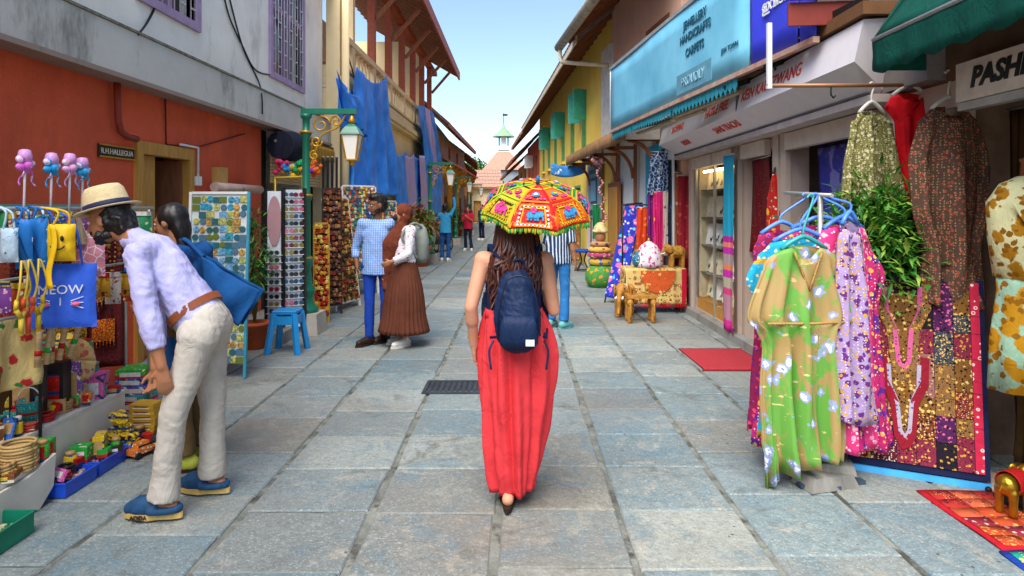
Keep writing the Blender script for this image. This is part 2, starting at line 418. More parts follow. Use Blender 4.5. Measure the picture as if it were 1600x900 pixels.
for (y0, y1, z0, z1) in W:
    f = MB(); x = hx+.05
    f.bb(x-.1, x+.03, y0-.09, y0, z0-.09, z1+.09).bb(x-.1, x+.03, y1, y1+.09, z0-.09, z1+.09).bb(x-.1, x+.03, y0, y1, z0-.09, z0).bb(x-.1, x+.03, y0, y1, z1, z1+.09)
    wf = f.build('window', LILAC, L1)
    m = MB(); ym = (y0+y1)/2; m.bb(x-.08, x+.0, ym-.04, ym+.04, z0, z1); m.bb(x-.08, x-.005, y0, y1, z0+.95, z0+1.02); m.build('mullion', LILAC, wf)
    m = MB(); m.bb(x-.2, x-.17, y0, y1, z0, z1); m.build('pane', WINDK, wf)
    gi = MB(); n = int((y1-y0)/.11)
    for i in range(n+1):
        yy = y0+(y1-y0)*i/n; gi.tube([(x+.012, yy, z0), (x+.012, yy, z1)], .008, 6)
    for k in range(7):
        zz = z0+.12+k*.22
        for i in range(0, n, 2): 
            yy = y0+(y1-y0)*i/n; gi.bb(x+.004, x+.02, yy, yy+.11, zz, zz+.016)
    gi.build('grille', mat('white_iron', '#cfc7cc', .5), wf)
    cu = MB(); cu.grid(20, 2, lambda u, v: V((x-.13+.02*math.sin(u*60), y0+(y1-y0)*(u*.4), z0+(z1-z0)*v))); cu.build('curtain', cloth('lilac_curtain', '#b796b8'), wf)
b = MB(); b.bb(-8.5, -8.3, -7.6, 11.37, 0, 5.5).bb(-8.29, hx-.28, -7.6, 11.37, 2.79, 2.9); b.build('rear_wall', WHITEW, L1)  # unseen back wall and upper floor, added to stop sun leaking through
# door
dr = MB(); fr = hx+.012
dr.bb(fr-.1, fr+.03, dy0, dy0+.1, .12, 2.22).bb(fr-.1, fr+.03, dy1-.1, dy1, .12, 2.22).bb(fr-.1, fr+.032, dy0+.1, dy1-.1, 2.1, 2.22)
do = dr.build('door', WOODY, L1)
m = MB(); m.bb(fr-.09, fr-.045, dy0+.102, dy0+.42, .13, 2.095); lf = m.build('door_leaf', WOODY, do)
for z0_, z1_ in ((.25, .95), (1.08, 1.95)):
    m = MB(); m.bb(fr-.044, fr-.03, dy0+.16, dy0+.36, z0_, z1_); m.build('door_panel', WOODY, do)
m = MB(); m.box((fr-.3, dy1-.115, 1.11), (.5, .04, 1.96)); m.build('open_leaf', WOODB, do)
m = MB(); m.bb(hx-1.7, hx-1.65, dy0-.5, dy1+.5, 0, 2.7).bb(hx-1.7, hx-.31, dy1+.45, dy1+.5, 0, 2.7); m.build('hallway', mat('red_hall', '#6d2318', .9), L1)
m = MB(); m.bb(hx-.28, hx+.28, dy0-.15, dy1+.15, 0, .118); m.build('door_step', GREYW, L1)
m = MB(); m.bb(hx+.012, hx+.9, 7.35, 9.05, 0, .14); m.build('stone_plinth', GREYW, L1)
# pipes on the wall
pm = MB(); y = PX(181, 127, hx+.05).y
pm.tube([(hx+.06, y, 2.69), (hx+.06, y+.02, 2.36), (hx+.06, y+.05, 2.27), (hx+.06, y+.14, 2.23), (hx+.06, y+.3, 2.225)], .03, 10); pm.build('drain_pipe', mat('red_painted_pipe', '#8d3524', .5), L1)
pm = MB(); y = PX(258, 150, hx+.02).y; pm.tube([(hx+.02, y, 2.69), (hx+.02, y+.02, 2.23), (hx+.03, y+.6, 2.25), (hx+.02, 8.4, 2.55)], .008, 6); pm.build('wall_cable', mat('dark_red_cable', '#5e2318'), L1)
pm = MB(); pm.tube([(hx+.05, 6.75, 2.25), (hx+.05, 7.12, 2.25), (hx+.05, 7.12, 1.93)], .014, 8).bb(hx+.02, hx+.07, 7.08, 7.17, 1.83, 1.93); pm.build('conduit', WHITEP, L1)
pm = MB(); a = PX(336, 272, hx); pm.bb(hx+.003, hx+.1, a.y-.1, a.y+.12, a.z-.1, a.z+.08); pm.build('meter_box', mat('ochre_box', '#c79a54', .6), L1)
pm = MB(); pm.tube([(hx+.04, a.y+.02, a.z-.1), (hx+.04, a.y+.02, a.z-.5)], .016, 8); pm.build('meter_pipe', mat('red_painted_pipe', '#8d3524'), L1)
# name plate
npl = PX(182, 238, hx+.012)
pl = thing('name_plate', 'small brown name plate with raised letters left of the wooden door', 'sign', npl)
b = MB(); b.box(npl, (.02, .5, .115)); b.build('board', WOODD, pl)
b = MB(); q = .25
for dz in (-.052, .052): b.box(npl+V((.014, 0, dz)), (.012, .5, .012))
b.build('rim', GOLDP, pl)
text('R.H.HALLEGUA', mat('pale_letter', '#e8dcb8', .6), pl, npl+V((.0105, 0, -.003)), (0, 1, 0), (0, 0, 1), .068, .003)
# loose cables over the white wall
def cable(label, pts, r=.011, m=CABLE):
    b = MB(); b.tube(pts, r, 6); return tag(b.build('cable', m), label, 'cable')
def curve(pts, n=8):
    out = []; pts = [V(p) for p in pts]
    for i in range(len(pts)-1):
        p0, p1, p2, p3 = pts[max(i-1, 0)], pts[i], pts[i+1], pts[min(i+2, len(pts)-1)]
        for k in range(n):
            t = k/n; out.append(.5*((2*p1)+(p2-p0)*t+(2*p0-5*p1+4*p2-p3)*t*t+(3*p1-p0-3*p2+p3)*t**3))
    return out+[pts[-1]]
wx = hx+.06
cable('thin green cable dropping from the left barred window to the ledge', curve([PX(247, -20, wx), PX(243, 8, wx), PX(230, 35, wx), PX(215, 55, hx+.2)]))
cable('slack black cable looping down the white upper wall past the barred window', curve([PX(345, -30, wx), PX(358, 25, wx), PX(378, 70, wx), PX(400, 110, wx), PX(432, 118, wx)]))
cable('second black cable crossing the first and hanging over the white ledge', curve([PX(352, -30, wx), PX(378, 70, wx), PX(403, 125, wx), PX(409, 150, hx+.215), PX(410, 178, hx+.215)]))

# ================= left: shop bay with bamboo blind =================
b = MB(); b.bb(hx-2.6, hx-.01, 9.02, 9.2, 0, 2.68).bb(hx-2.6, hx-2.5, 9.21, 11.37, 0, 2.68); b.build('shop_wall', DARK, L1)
bl = thing('bamboo_blind', 'rolled bamboo slat blind hanging at the stall behind the first lamp post', 'blind', (hx+.1, 10.3, 1.9))
BAM = mat('bamboo', '#c9a777', .6, var=.3, scale=8, stretch=(1, .4, 6))
slat = None
for k in range(15):
    z = 1.93+k*.047; p = V((0, 0, z-1.9))
    if slat is None:
        b = MB(); b.bb(hx+.085, hx+.11, 9.1, 11.5, 1.93, 1.968); slat = b.build('slat', BAM, bl)
    else: piece(slat, bl, (0, 0, k*.047))
b = MB()
for y in (9.3, 10.3, 11.3): b.bb(hx+.112, hx+.116, y, y+.03, 1.92, 2.65)
b.build('cord', GOLDP, bl)
aw = thing('rolled_awning', 'dark navy rolled canvas awning at the end of the red wall', 'awning', (hx+.3, 9.3, 2.35))
b = MB(); 
pts = [(hx+.27+.03*math.sin(i*1.3), 9.0+i*.33, 2.46+.01*math.sin(i*2.1)) for i in range(3)]
b.tube(pts, [.2, .225, .19], 14); b.build('canvas_roll', mat('navy_canvas', '#171b2c', .8, var=.3), aw)
b = MB(); b.tube([(hx+.2, 9.0, 2.52), (hx+.2, 11.5, 2.52)], .02, 8); b.build('pole', GALV, aw)
va = thing('gold_valance', 'golden fringed valance strip under the ledge behind the lamp post', 'awning', (hx+.27, 10.5, 2.3))
b = MB(); b.grid(70, 4, lambda u, v: V((hx+.27+.012*math.sin(u*110), 9.7+1.95*u, 2.62-.24*v))); b.build('fringe', cloth('gold_fringe', '#b98d35', [('band', 30, .5, '#7c5a20', (0, 1, 0))]), va, solid=.004)
b = MB(); b.bb(hx+.24, hx+.262, 9.7, 11.65, 2.6, 2.66); b.build('batten', WOODD, va)
# white pipe on brackets at the red wall
pp = PX(368, 294, hx+.12)
w1 = thing('wall_pipe', 'short pale pipe fixed level across the red wall above the magnet board', 'pipe', pp)
b = MB(); b.tube([pp+V((0, -.55, 0)), pp+V((0, .75, 0))], .055, 12); b.build('pipe', mat('pale_pink_pipe', '#cfae9c', .6), w1)
b = MB(); b.box(pp+V((-.06, -.3, -.0)), (.12, .05, .04)).box(pp+V((-.06, .5, 0)), (.12, .05, .04)); b.build('bracket', GALV, w1)

# ================= left: cream house with timber gallery =================
gx0 = -3.45
L2 = thing('gallery_house', 'cream house with balustraded first floor gallery, brown timber posts and overhanging tiled roof', 'building', (gx0, 18, 0))
b = MB(); b.wall((gx0, 11.75, 0), (0, 1, 0), 14.25, 0, 3.77, .3, [(.9, 3.3, .1, 2.5), (4.3, 5.8, .1, 2.4), (8, 9.2, .1, 2.4), (11.2, 12.4, .1, 2.4)]); b.build('ground_wall', CREAM, L2)
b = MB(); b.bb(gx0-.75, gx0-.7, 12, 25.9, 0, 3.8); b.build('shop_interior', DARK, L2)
b = MB(); b.bb(gx0-5, gx0-.31, 25.7, 26, 0, 8.2); b.build('end_wall', CREAM, L2)
b = MB(); b.bb(gx0-.3, gx0+.22, 11.75, 26, 3.86, 3.99).bb(gx0-.3, gx0+.16, 11.75, 26, 3.78, 3.855).bb(gx0-.3, gx0+.12, 11.75, 26, 3.995, 4.2); b.build('cornice', CREAM, L2)
b = MB(); b.bb(gx0-3, gx0+.05, 11.75, 26, 4.203, 4.25); b.build('gallery_floor', WOODB, L2)
b = MB(); b.bb(gx0-2.9, gx0-2.8, 11.75, 25.68, 4.25, 7.6); b.build('back_wall', WHITE2, L2)
b = MB(); b.bb(gx0-.02, gx0+.16, 11.75, 26, 4.8, 4.92).bb(gx0+.0, gx0+.14, 11.75, 26, 4.251, 4.31); b.build('handrail', CREAM, L2)
ys = [12.95+1.95*i for i in range(7)]
for i, y in enumerate(ys):
    b = MB(); b.bb(gx0-.02, gx0+.15, y-.11, y+.11, 4.312, 4.797); b.build('pedestal', CREAM, L2)
bal = None; by = 11.9
while by < 25.8:
    if min(abs(by-y) for y in ys) > .15:
        if bal is None:
            bal0 = by; b = MB(); b.lathe((gx0+.07, by, 4.311), [(.045, 0), (.03, .05), (.045, .14), (.035, .26), (.026, .38), (.04, .44), (.045, .484)], 10); bal = b.build('baluster', CREAM, L2)
        else: piece(bal, L2, (0, by-bal0, 0))
    by += .33
for i, y in enumerate(ys):
    b = MB(); b.bb(gx0-.02, gx0+.15, y-.085, y+.085, 4.922, 6.9); b.build('post', CREAM if i == 0 else WOODR, L2)
    b = MB(); b.beam((gx0+.16, y, 5.95), (gx0+.88, y, 6.78), .07, .09); b.build('brace', WOODB, L2)
b = MB(); b.bb(gx0-.04, gx0+.18, 11.6, 26.2, 6.903, 7.06); b.build('wall_plate', WOODR, L2)
ex, ez = gx0+1.05, 6.86
sl = (8.9-ez)/(3.6)
def roofz(x): return ez+(ex-x)*sl
b = MB(); b.prism([(ex, 11.6, ez+.1), (ex-3.6, 11.6, 8.9+.1), (ex-3.6, 11.6, 8.9+.2), (ex, 11.6, ez+.2)], (0, 14.8, 0)); b.build('roof', ROOFU, L2)
b = MB(); b.bb(ex-.02, ex+.04, 11.55, 26.45, ez-.06, ez+.26); b.build('fascia_board', WOODR, L2)
raf = None
for i in range(30):
    y = 11.7+i*.5
    if raf is None: b = MB(); b.beam((ex-.03, y, ez+.06), (ex-3.5, y, 8.9+.0), .06, .1); raf = b.build('rafter', WOODB, L2)
    else: piece(raf, L2, (0, i*.5, 0))
b = MB()
for i in range(62):
    for j in range(10):
        x = ex+.02-j*.36; b.box((x-.16, 11.7+i*.24, roofz(x-.16)+.235), (.4, .2, .03), rot=Matrix.Rotation(math.atan(sl), 3, 'Y'))
struct(b.build('roof_tiles', ROOFT, L2), 'stuff')
b = MB(); b.bb(gx0-.05, gx0+.2, 11.72, 12.25, 0, 6.9); b.build('corner_pilaster', CREAM, L2)
b = MB(); b.tube([(gx0+.3, 11.75, 0), (gx0+.3, 11.75, 6.5)], .07, 12); b.build('rain_pipe', CREAM, L2)
b = MB(); b.bb(gx0-.02, gx0+.03, 12.6, 25.6, 2.62, 2.75); b.build('string_course', CREAM, L2)
cable('black cables running down the cream corner pilaster', curve([(gx0+.24, 11.9, 6.3), (gx0+.24, 12.0, 5.7), (gx0+.26, 11.85, 5.2), (gx0+.24, 12.0, 4.6), (gx0+.3, 12.3, 4.15), (gx0+.26, 12.6, 3.95)]), .014)
# ================= left: further houses =================
def house(name, label, x0, y0, x1, y1, h, wm, side, wins=(), over=.6, rise=1.8, depth=4, rm=None, shut=None, frame=None, closed=None, eavez=None, gutter=None, tiles=True):
    """street house: street face from (x0,y0) to (x1,y1); side -1 stands on the left, 1 on the right.
    wins: (u0,u1,z0,z1,kind) along the face from its near end; roof slopes towards the street"""
    o = thing(name, label, 'building', (x0, y0, 0)); a, c = V((x0, y0, 0)), V((x1, y1, 0)); L = (c-a).length; u = (c-a).normalized()
    n = V((u.y, -u.x, 0)) if side < 0 else V((-u.y, u.x, 0))          # towards the street
    m3 = Matrix((u, n, V((0, 0, 1)))).transposed()
    def at(s, d, z): return a+u*s+n*d+V((0, 0, z))
    b = MB()
    if side < 0: b.wall(a, u, L, 0, h, .3, [q[:4] for q in wins])
    else: b.wall(c, -u, L, 0, h, .3, [(L-q[1], L-q[0], q[2], q[3]) for q in wins])
    b.build('wall', wm, o)
    for s_ in (.15, L-.15): b = MB(); b.box(at(s_, -depth/2-.16, h/2), (.3, depth-.32, h), rot=m3); b.build('end_wall', wm, o)
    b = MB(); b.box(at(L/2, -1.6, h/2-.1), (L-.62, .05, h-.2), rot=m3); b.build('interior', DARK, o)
    for q in wins:
        s0, s1, z0, z1 = q[:4]; kind = q[4] if len(q) > 4 else 'win'
        f = MB(); t = .07
        for (p, r_, d0, d1) in ((s0, s0+t, z0, z1), (s1-t, s1, z0, z1), (s0+t, s1-t, z1-t, z1), (s0+t, s1-t, z0, z0+t)):
            f.box(at((p+r_)/2, -.06, (d0+d1)/2), (r_-p, .16, d1-d0), rot=m3)
        wf = f.build('door' if kind == 'door' else 'window', frame or WOODB, o)
        f = MB(); f.box(at((s0+s1)/2, -.14, (z0+z1)/2), (s1-s0-2*t, .03, z1-z0-2*t), rot=m3); f.build('leaf' if kind in ('door', 'shut') else 'pane', {'door': WOODY, 'shut': closed or shut or TEALP, 'open': shut or TEALP}.get(kind, WINDK), wf)
        if kind == 'open':
            for sg, sp in ((-1, s0), (1, s1)):
                wd = (s1-s0)/2; r_ = Matrix.Rotation(0, 3, 'Z'); dd = (u*sg*.35+n*.94).normalized(); mm = Matrix((dd, V((-dd.y, dd.x, 0)), V((0, 0, 1)))).transposed()
                f = MB(); f.box(at(sp, .05, z0+(z1-z0)*.75)+dd*wd/2, (wd, .035, (z1-z0)*.5), rot=mm); sh = f.build('shutter', shut or TEALP, wf)
        if kind == 'shut':
            f = MB()
            for k in range(int((z1-z0)/.12)): f.box(at((s0+s1)/2, -.11, z0+.1+k*.12), ((s1-s0)*.8, .02, .04), rot=m3)
            f.build('louvre', shut or TEALP, wf)
        if kind != 'door':
            f = MB(); f.box(at((s0+s1)/2, .03, z0-.05), (s1-s0+.2, .14, .08), rot=m3); f.build('sill', wm, wf)
    ez = eavez or h-.1; sl = rise/(depth/2)
    def rz(d): return ez+(over-d)*sl
    k = -depth/2; e = .25
    b = MB(); b.prism([at(-e, over, rz(over)+.12), at(-e, k, rz(k)+.12), at(-e, k, rz(k)+.2), at(-e, over, rz(over)+.2)], u*(L+2*e)); ro = b.build('roof', ROOFU, o)
    b = MB(); b.prism([at(-e, k, rz(k)+.1), at(-e, -depth, h), at(-e, -depth, h+.1), at(-e, k, rz(k)+.2)], u*(L+2*e)); b.build('rear_slope', rm or ROOFT, o)
    b = MB(); b.prism([at(.0, -.31, h+.005), at(0, -depth+.02, h+.005), at(0, k, rz(k)+.08)], u*.25); b.prism([at(L-.25, -.31, h+.005), at(L-.25, -depth+.02, h+.005), at(L-.25, k, rz(k)+.08)], u*.25); b.build('gable', wm, o)
    # rafters are parts; tiles lie on the slope
    nr = int(L/.55); ang = math.atan(sl); rf = None
    for i in range(nr+1):
        if rf is None: b = MB(); b.beam(at(0, over-.03, rz(over)+.06), at(0, -.35, rz(-.35)+.06), .06, .09); rf = b.build('rafter', WOODB, ro)
        else: piece(rf, ro, u*(i*L/nr))
    if tiles:
        b = MB(); nt = int((L+2*e)/.27); nrw = int((over-k)/.4)+1
        for i in range(nt):
            for j in range(nrw):
                d = over+.05-j*.4-.18
                if d < k: continue
                dd = (n*-1*math.cos(ang)+V((0, 0, math.sin(ang)))).normalized(); up = u.cross(dd) if side < 0 else dd.cross(u)
                if up.z < 0: up = -up
                mm = Matrix((u, up.cross(u), up)).transposed(); jz = R.uniform(-.006, .006)
                b.box(at(-e+(i+.5)*.27, d, rz(d)+.225+jz), (.22, .44, .035), rot=mm)
        struct(b.build('roof_tiles', rm or ROOFT, ro), 'stuff')
    b = MB(); b.beam(at(-e, over+.015, rz(over)+.12), at(L+e, over+.015, rz(over)+.12), .03, .16); b.build('fascia_board', gutter or WOODB, ro)
    return o, at, m3, u, n, L
HL = []
# left row beyond the gallery house
o, at, m3, u, n, L = house('grey_gable_house', 'weathered grey house with dark tiled eave beyond the timber gallery', -3.5, 26.3, -3.3, 40, 4.9, GREYW, -1, [(1, 2, .1, 2.3, 'door'), (4, 5, .8, 2.1, 'win'), (7, 8, .1, 2.3, 'door'), (10.5, 11.5, .8, 2.1), (5.5, 6.3, 3.7, 4.6), (9, 9.8, 3.7, 4.6)], over=.7, rise=2.2, depth=5)
b = MB(); b.prism([at(.2, .95, 3.25), at(.2, .02, 3.85), at(.2, .02, 3.93), at(.2, .95, 3.33)], u*12.6); b.build('lean_to_roof', ROOFT, o)
for i in range(8):
    b = MB(); b.beam(at(.5+i*1.7, .03, 2.75), at(.5+i*1.7, .85, 3.28), .07, .09); b.build('bracket', OCHRE, o)
b = MB(); b.box(at(6.5, .02, 3.3), (12.6, .03, .8), rot=m3); b.build('ochre_band', OCHRE, o)
for k in (2.6, 6, 9.4): b = MB(); b.box(at(k, .025, 1.3), (1.5, .05, 2.6), rot=m3); b.build('ochre_pier', OCHRE, o)
house('ochre_shop_house', 'narrow ochre house with tiled eave further down the left side', -3.35, 40.4, -3.7, 47, 4.3, OCHRE, -1, [(.6, 1.6, .1, 2.3, 'door'), (2.6, 3.6, .8, 2.1), (4.6, 5.6, .1, 2.3, 'door'), (1, 1.9, 3, 3.9, 'shut'), (4, 4.9, 3, 3.9, 'shut')], over=.8, rise=1.5)
house('white_far_house', 'white house with red tiled roof far down the left side', -3.7, 47.3, -4.6, 58, 4.0, WHITEW, -1, [(.8, 2, .1, 2.3, 'door'), (3, 4, 1, 2.2, 'shut'), (6, 7.2, .1, 2.3, 'door'), (8.2, 9.2, 1, 2.2, 'shut'), (2, 2.9, 2.9, 3.7), (5, 5.9, 2.9, 3.7)], over=.7, rise=1.6, shut=mat('blue_shutter', '#2f74a8', .5))
house('brown_end_house', 'low brown roofed house at the left bend of the street', -4.7, 58.4, -6.6, 68, 3.8, CREAM, -1, [(1, 2, .1, 2.3, 'door'), (4, 5, 1, 2.2)], over=.8, rise=1.8)

# ================= right row =================
# pink house over the blue awning, Y 10.4 to 14.1
def RX(Y): return 2.3-.064*(Y-10.5)
o, at, m3, u, n, L = house('peach_house', 'peach coloured house above the blue sign with pale blue shutter and big gutter', RX(9.9)+.2, 9.9, RX(14)+.0, 14, 5.9, PINKW, 1, [(.5, 1.7, 3.4, 4.75, 'door'), (2.7, 3.35, 3.2, 4.55, 'shut')], over=1.0, rise=2.0, depth=5, closed=mat('pale_blue_shutter', '#aecbd6', .6), shut=mat('pale_blue_shutter', '#aecbd6', .6), eavez=5.1)
b = MB(); b.tube([at(-2.5, 1.12, 5.12), at(L+.35, 1.12, 5.12)], .1, 12); b.build('gutter', mat('weathered_gutter', '#a79c86', .7, var=.4), o)
b = MB(); b.tube(curve([at(L+.2, 1.12, 5.05), at(L+.2, 1.1, 4.82), at(L+.2, .95, 4.76), at(L+.2, .02, 4.72)], 5), .045, 10); b.build('down_pipe', mat('cream_pipe', '#d8cdb0', .6), o)
b = MB(); b.box(at(L-.03, .012, 4.0), (.16, .03, 2.3), rot=m3); b.build('corner_strip', WHITE2, o)
# long yellow house
Yw = []
for i in range(6):
    s = 3.2+i*2.1; Yw.append((s, s+.7, 3.1, 4.75, 'open' if i in (0, 2, 4) else 'shut'))
for i in range(5): Yw.append((1+i*3.1, 2.1+i*3.1, .1, 2.2, 'door'))
o, at, m3, u, n, L = house('yellow_house', 'long sunlit yellow house with green shutters and deep tiled eave', RX(14.05), 14.05, RX(30), 30, 5.8, YELL, 1, Yw, over=.8, rise=2.4, depth=6, eavez=5.08, frame=mat('green_frame', '#6d9c5c', .6), gutter=mat('cream_pipe', '#d8cdb0'))
b = MB(); b.box(at(.55, .012, 3.9), (1.0, .03, 2.6), rot=m3); b.build('white_panel', mat('warm_white_board', '#e8e2d2', .7), o)  # panel in one warm white tone
house('red_balcony_house', 'red and cream house with wooden balcony behind the yellow house', RX(30.3), 30.3, RX(37), 37, 4.9, wallmat('red_lime', '#b3573f'), 1, [(.7, 1.7, .1, 2.2, 'door'), (3, 4, .8, 2.0), (.8, 1.6, 3, 4.2, 'shut'), (2.6, 3.4, 3, 4.2, 'open'), (4.8, 5.6, 3, 4.2, 'shut')], over=.9, rise=2.2, shut=WHITEP)
house('tan_house', 'tan house with low tiled eave near the tower', RX(37.3), 37.3, RX(45), 45, 4.2, CREAM, 1, [(.8, 1.8, .1, 2.2, 'door'), (3, 4, .8, 2.0), (5.5, 6.5, .1, 2.2, 'door'), (1, 1.8, 2.8, 3.8, 'shut'), (4.4, 5.2, 2.8, 3.8, 'shut')], over=.9, rise=2.0, shut=WOODB)
house('orange_house', 'small orange house just before the tower', RX(45.3), 45.3, RX(54), 54, 3.8, wallmat('orange_lime', '#d07a4a'), 1, [(.8, 1.8, .1, 2.2, 'door'), (3, 4, .8, 2.0), (5.5, 6.5, .1, 2.2, 'door')], over=.9, rise=1.8, shut=WOODB)
# clock tower
tw = P(787, 300, 66); tx, ty = tw.x, tw.y
T = thing('clock_tower', 'white tower with red hipped roof and cupola at the end of the street', 'tower', (tx, ty, 0))
b = MB(); b.box((tx, ty, 2.6), (3.5, 3.5, 5.2)); b.build('wall', wallmat('tower_hazed_lime', '#8f989c', st='#737c80', lo=.5, hi=.75), T)
b = MB(); b.box((tx, ty, 6.2), (4.2, 4.2, 1.95), taper=.3); b.build('hipped_roof', mat('hazed_tile', '#a9806c', .85, var=.25, scale=9), T)  # paler roof and greyer wall: distance haze put into the colours
b = MB(); 
for sx in (-1, 1):
    for sy in (-1, 1): b.box((tx+sx*.45, ty+sy*.45, 8.1), (.14, .14, 1.5))
b.build('cupola_posts', mat('blue_paint', '#3b86ad', .5), T)
b = MB(); b.box((tx, ty, 7.55), (1.15, 1.15, .4)).box((tx, ty, 8.1), (.5, .5, 1.3)); b.build('belfry', WHITEP, T)
b = MB(); b.lathe((tx, ty, 8.72), [(1.15, 0), (1.1, .08), (.65, .4), (.3, .8), (.12, 1.1), (.05, 1.3)], 12, False); b.build('cupola_roof', mat('green_roof', '#7fa07c', .7), T)
b = MB(); b.tube([(tx, ty, 9.9), (tx, ty, 11.2)], .035, 6).box((tx+.15, ty, 11.0), (.5, .03, .2)); b.build('weather_vane', BLACKI, T)
b = MB(); b.box((tx-1.1, ty-1.77, 1.6), (1.2, .05, 2.6)); b.build('door', mat('blue_paint', '#3b86ad'), T)
for k in range(2):
    b = MB(); b.box((tx-.3+k*1.2, ty-1.77, 3.6), (.7, .05, 1.1)); b.build('window', WINDK, T)

house('crossing_house', 'low cream house with faded tiled roof closing the street before the tower', -4.6, 60.5, -1.6, 61.0, 3.3, CREAM, -1, [(.5, 1.2, .1, 2.1, 'door'), (1.8, 2.5, .9, 2.0)], over=.5, rise=1.3, depth=3, rm=mat('hazed_tile', '#a9806c'))  # roof shares the tower's tile colour, paled for haze
# ================= right: near shop row =================
sx = 2.65
SHOPW = wallmat('shop_plaster', '#b7a596', st='#7d6c60')
R1 = thing('shop_row', 'plastered shop row on the right with shutter boxes, posts and dark upper wall', 'building', (sx, 6, 0))
b = MB(); b.wall((sx, 9.85, 0), (0, -1, 0), 9.3, 0, 2.36, .18, [(.32, 2.12, .1, 2.2), (2.4, 3.2, .02, 2.2), (3.65, 5.2, .35, 2.2), (5.9, 8.6, .02, 2.2)]); b.build('front_wall', SHOPW, R1)
b = MB(); b.bb(sx+1.9, sx+1.95, .6, 9.8, 0, 2.7).bb(sx+.19, sx+1.9, 9.7, 9.8, 0, 2.7).bb(sx+.19, sx+1.9, 4.1, 4.18, 0, 2.7).bb(sx+.19, sx+1.9, 6.3, 6.38, 0, 2.7); b.build('interior', mat('shop_interior', '#6b5444', .9, var=.3), R1)
b = MB(); b.bb(sx+.0, sx+1.95, .6, 9.84, 2.705, 2.8); b.build('shop_ceiling', DARK, R1)
b = MB(); b.bb(sx+.25, sx+.5, .6, 9.84, 2.805, 5.6); b.build('upper_wall', wallmat('grey_brown_plaster', '#8d7f74'), R1)
b = MB(); b.bb(sx-.3, sx+5, .4, 9.88, 5.61, 5.75); b.build('roof_slab', FASC, R1)
b = MB(); b.bb(sx-.004, sx+.19, .6, 9.84, 2.365, 2.7); b.build('lintel', mat('brown_lintel', '#6e5340', .8), R1)
b = MB(); b.bb(sx-.13, sx-.005, 4.6, 9.84, -.005, .1); b.build('threshold', GREYW, R1)
for y0, y1 in ((7.72, 9.5), (6.68, 7.42), (4.65, 6.18)):
    b = MB(); b.bb(sx-.07, sx-.003, y0, y1, 2.14, 2.3); b.build('shutter_box', mat('cream_steel', '#c9b8a6', .5, var=.12, stain=(3, .6, .75, '#8b6a4a')), R1)
for y in (9.6, 7.58, 6.42, 6.24, 4.42):
    b = MB(); b.bb(sx-.06, sx-.004, y-.06, y+.06, .1, 2.36); b.build('post', SHOPW, R1)
b = MB(); b.bb(sx-.12, sx+.01, 3.95, 4.6, 2.38, 3.1); b.build('grey_panel', mat('grey_board', '#7e7773', .7), R1)
# glass jewellery case
GLASS = NT('clear_glass'); GLASS.b.inputs['Transmission Weight'].default_value = 1; GLASS.b.inputs['IOR'].default_value = 1.02; GLASS = GLASS.fin('#ffffff', .02, 0, .5)
jc = thing('jewellery_display', 'lit glass display case of necklaces on shelves between red cloths and teal scarf', 'display case', (sx, 8.6, .1))
b = MB(); b.bb(sx+.42, sx+.45, 7.74, 9.52, .1, 2.18).bb(sx+.06, sx+.42, 9.5, 9.52, .1, 2.18).bb(sx+.06, sx+.42, 7.74, 7.76, .1, 2.18); b.build('back_panel', mat('cream_velvet', '#dccca6', .9), jc)
b = MB(); b.bb(sx+.02, sx+.42, 7.77, 9.49, .1, .26); b.build('base', WOODY, jc)
for z in (.62, 1.02, 1.42, 1.82):
    b = MB(); b.bb(sx+.08, sx+.415, 7.77, 9.49, z, z+.014); b.build('shelf', mat('shelf_glass', '#4d5a58', .2), jc)
b = MB(); b.bb(sx+.005, sx+.015, 7.76, 9.5, .27, 2.14); b.build('pane', GLASS, jc)
for y in (7.75, 8.62, 9.5):
    b = MB(); b.bb(sx-.004, sx+.03, y-.02, y+.02, .1, 2.18); b.build('frame_bar', GALV, jc)
b = MB(); b.tube([(sx+.1, 7.85, 2.1), (sx+.1, 9.4, 2.1)], .018, 8); b.build('light_tube', glow('warm_tube', '#ffe6b0', 4.5), jc)
card = None; BEADS = [mat('bead_%d' % i, c, .3, spec=.6) for i, c in enumerate(('#7a2f24', '#1f2a2c', '#b08a3a', '#2f6e66', '#e6e0d0'))]
CARDS = [mat('cream_card', '#e6d6ae', .8), mat('pale_green_card', '#c6d8c6', .8), mat('white_card', '#eeeae0', .8)]
for zi, z in enumerate((.28, .636, 1.036, 1.436, 1.836)):
    y = 7.86
    while y < 9.36:
        wd = R.uniform(.17, .26); h = .31 if zi else .3
        b = MB(); b.box((sx+.24, y+wd/2, z+h/2), (.018, wd, h), rot=Matrix.Rotation(.6, 3, 'Z') @ Matrix.Rotation(.25, 3, 'Y')); c = b.build('display_card', CARDS[0 if zi > 2 else R.randint(0, 2)], jc)
        b = MB(); k = R.uniform(.3, .42)*wd
        b.tube([V((sx+.225-(t_/10-.5)*.0-.1*(-.5+(.9-.75*abs(t_/5-1)**1.5)), y+wd/2+k*(t_/5-1), z+h*(.9-.7*(1-abs(t_/5-1)**1.6)))) for t_ in range(11)], .009, 5); b.build('necklace', R.choice(BEADS), c)
        y += wd+R.uniform(.01, .05)
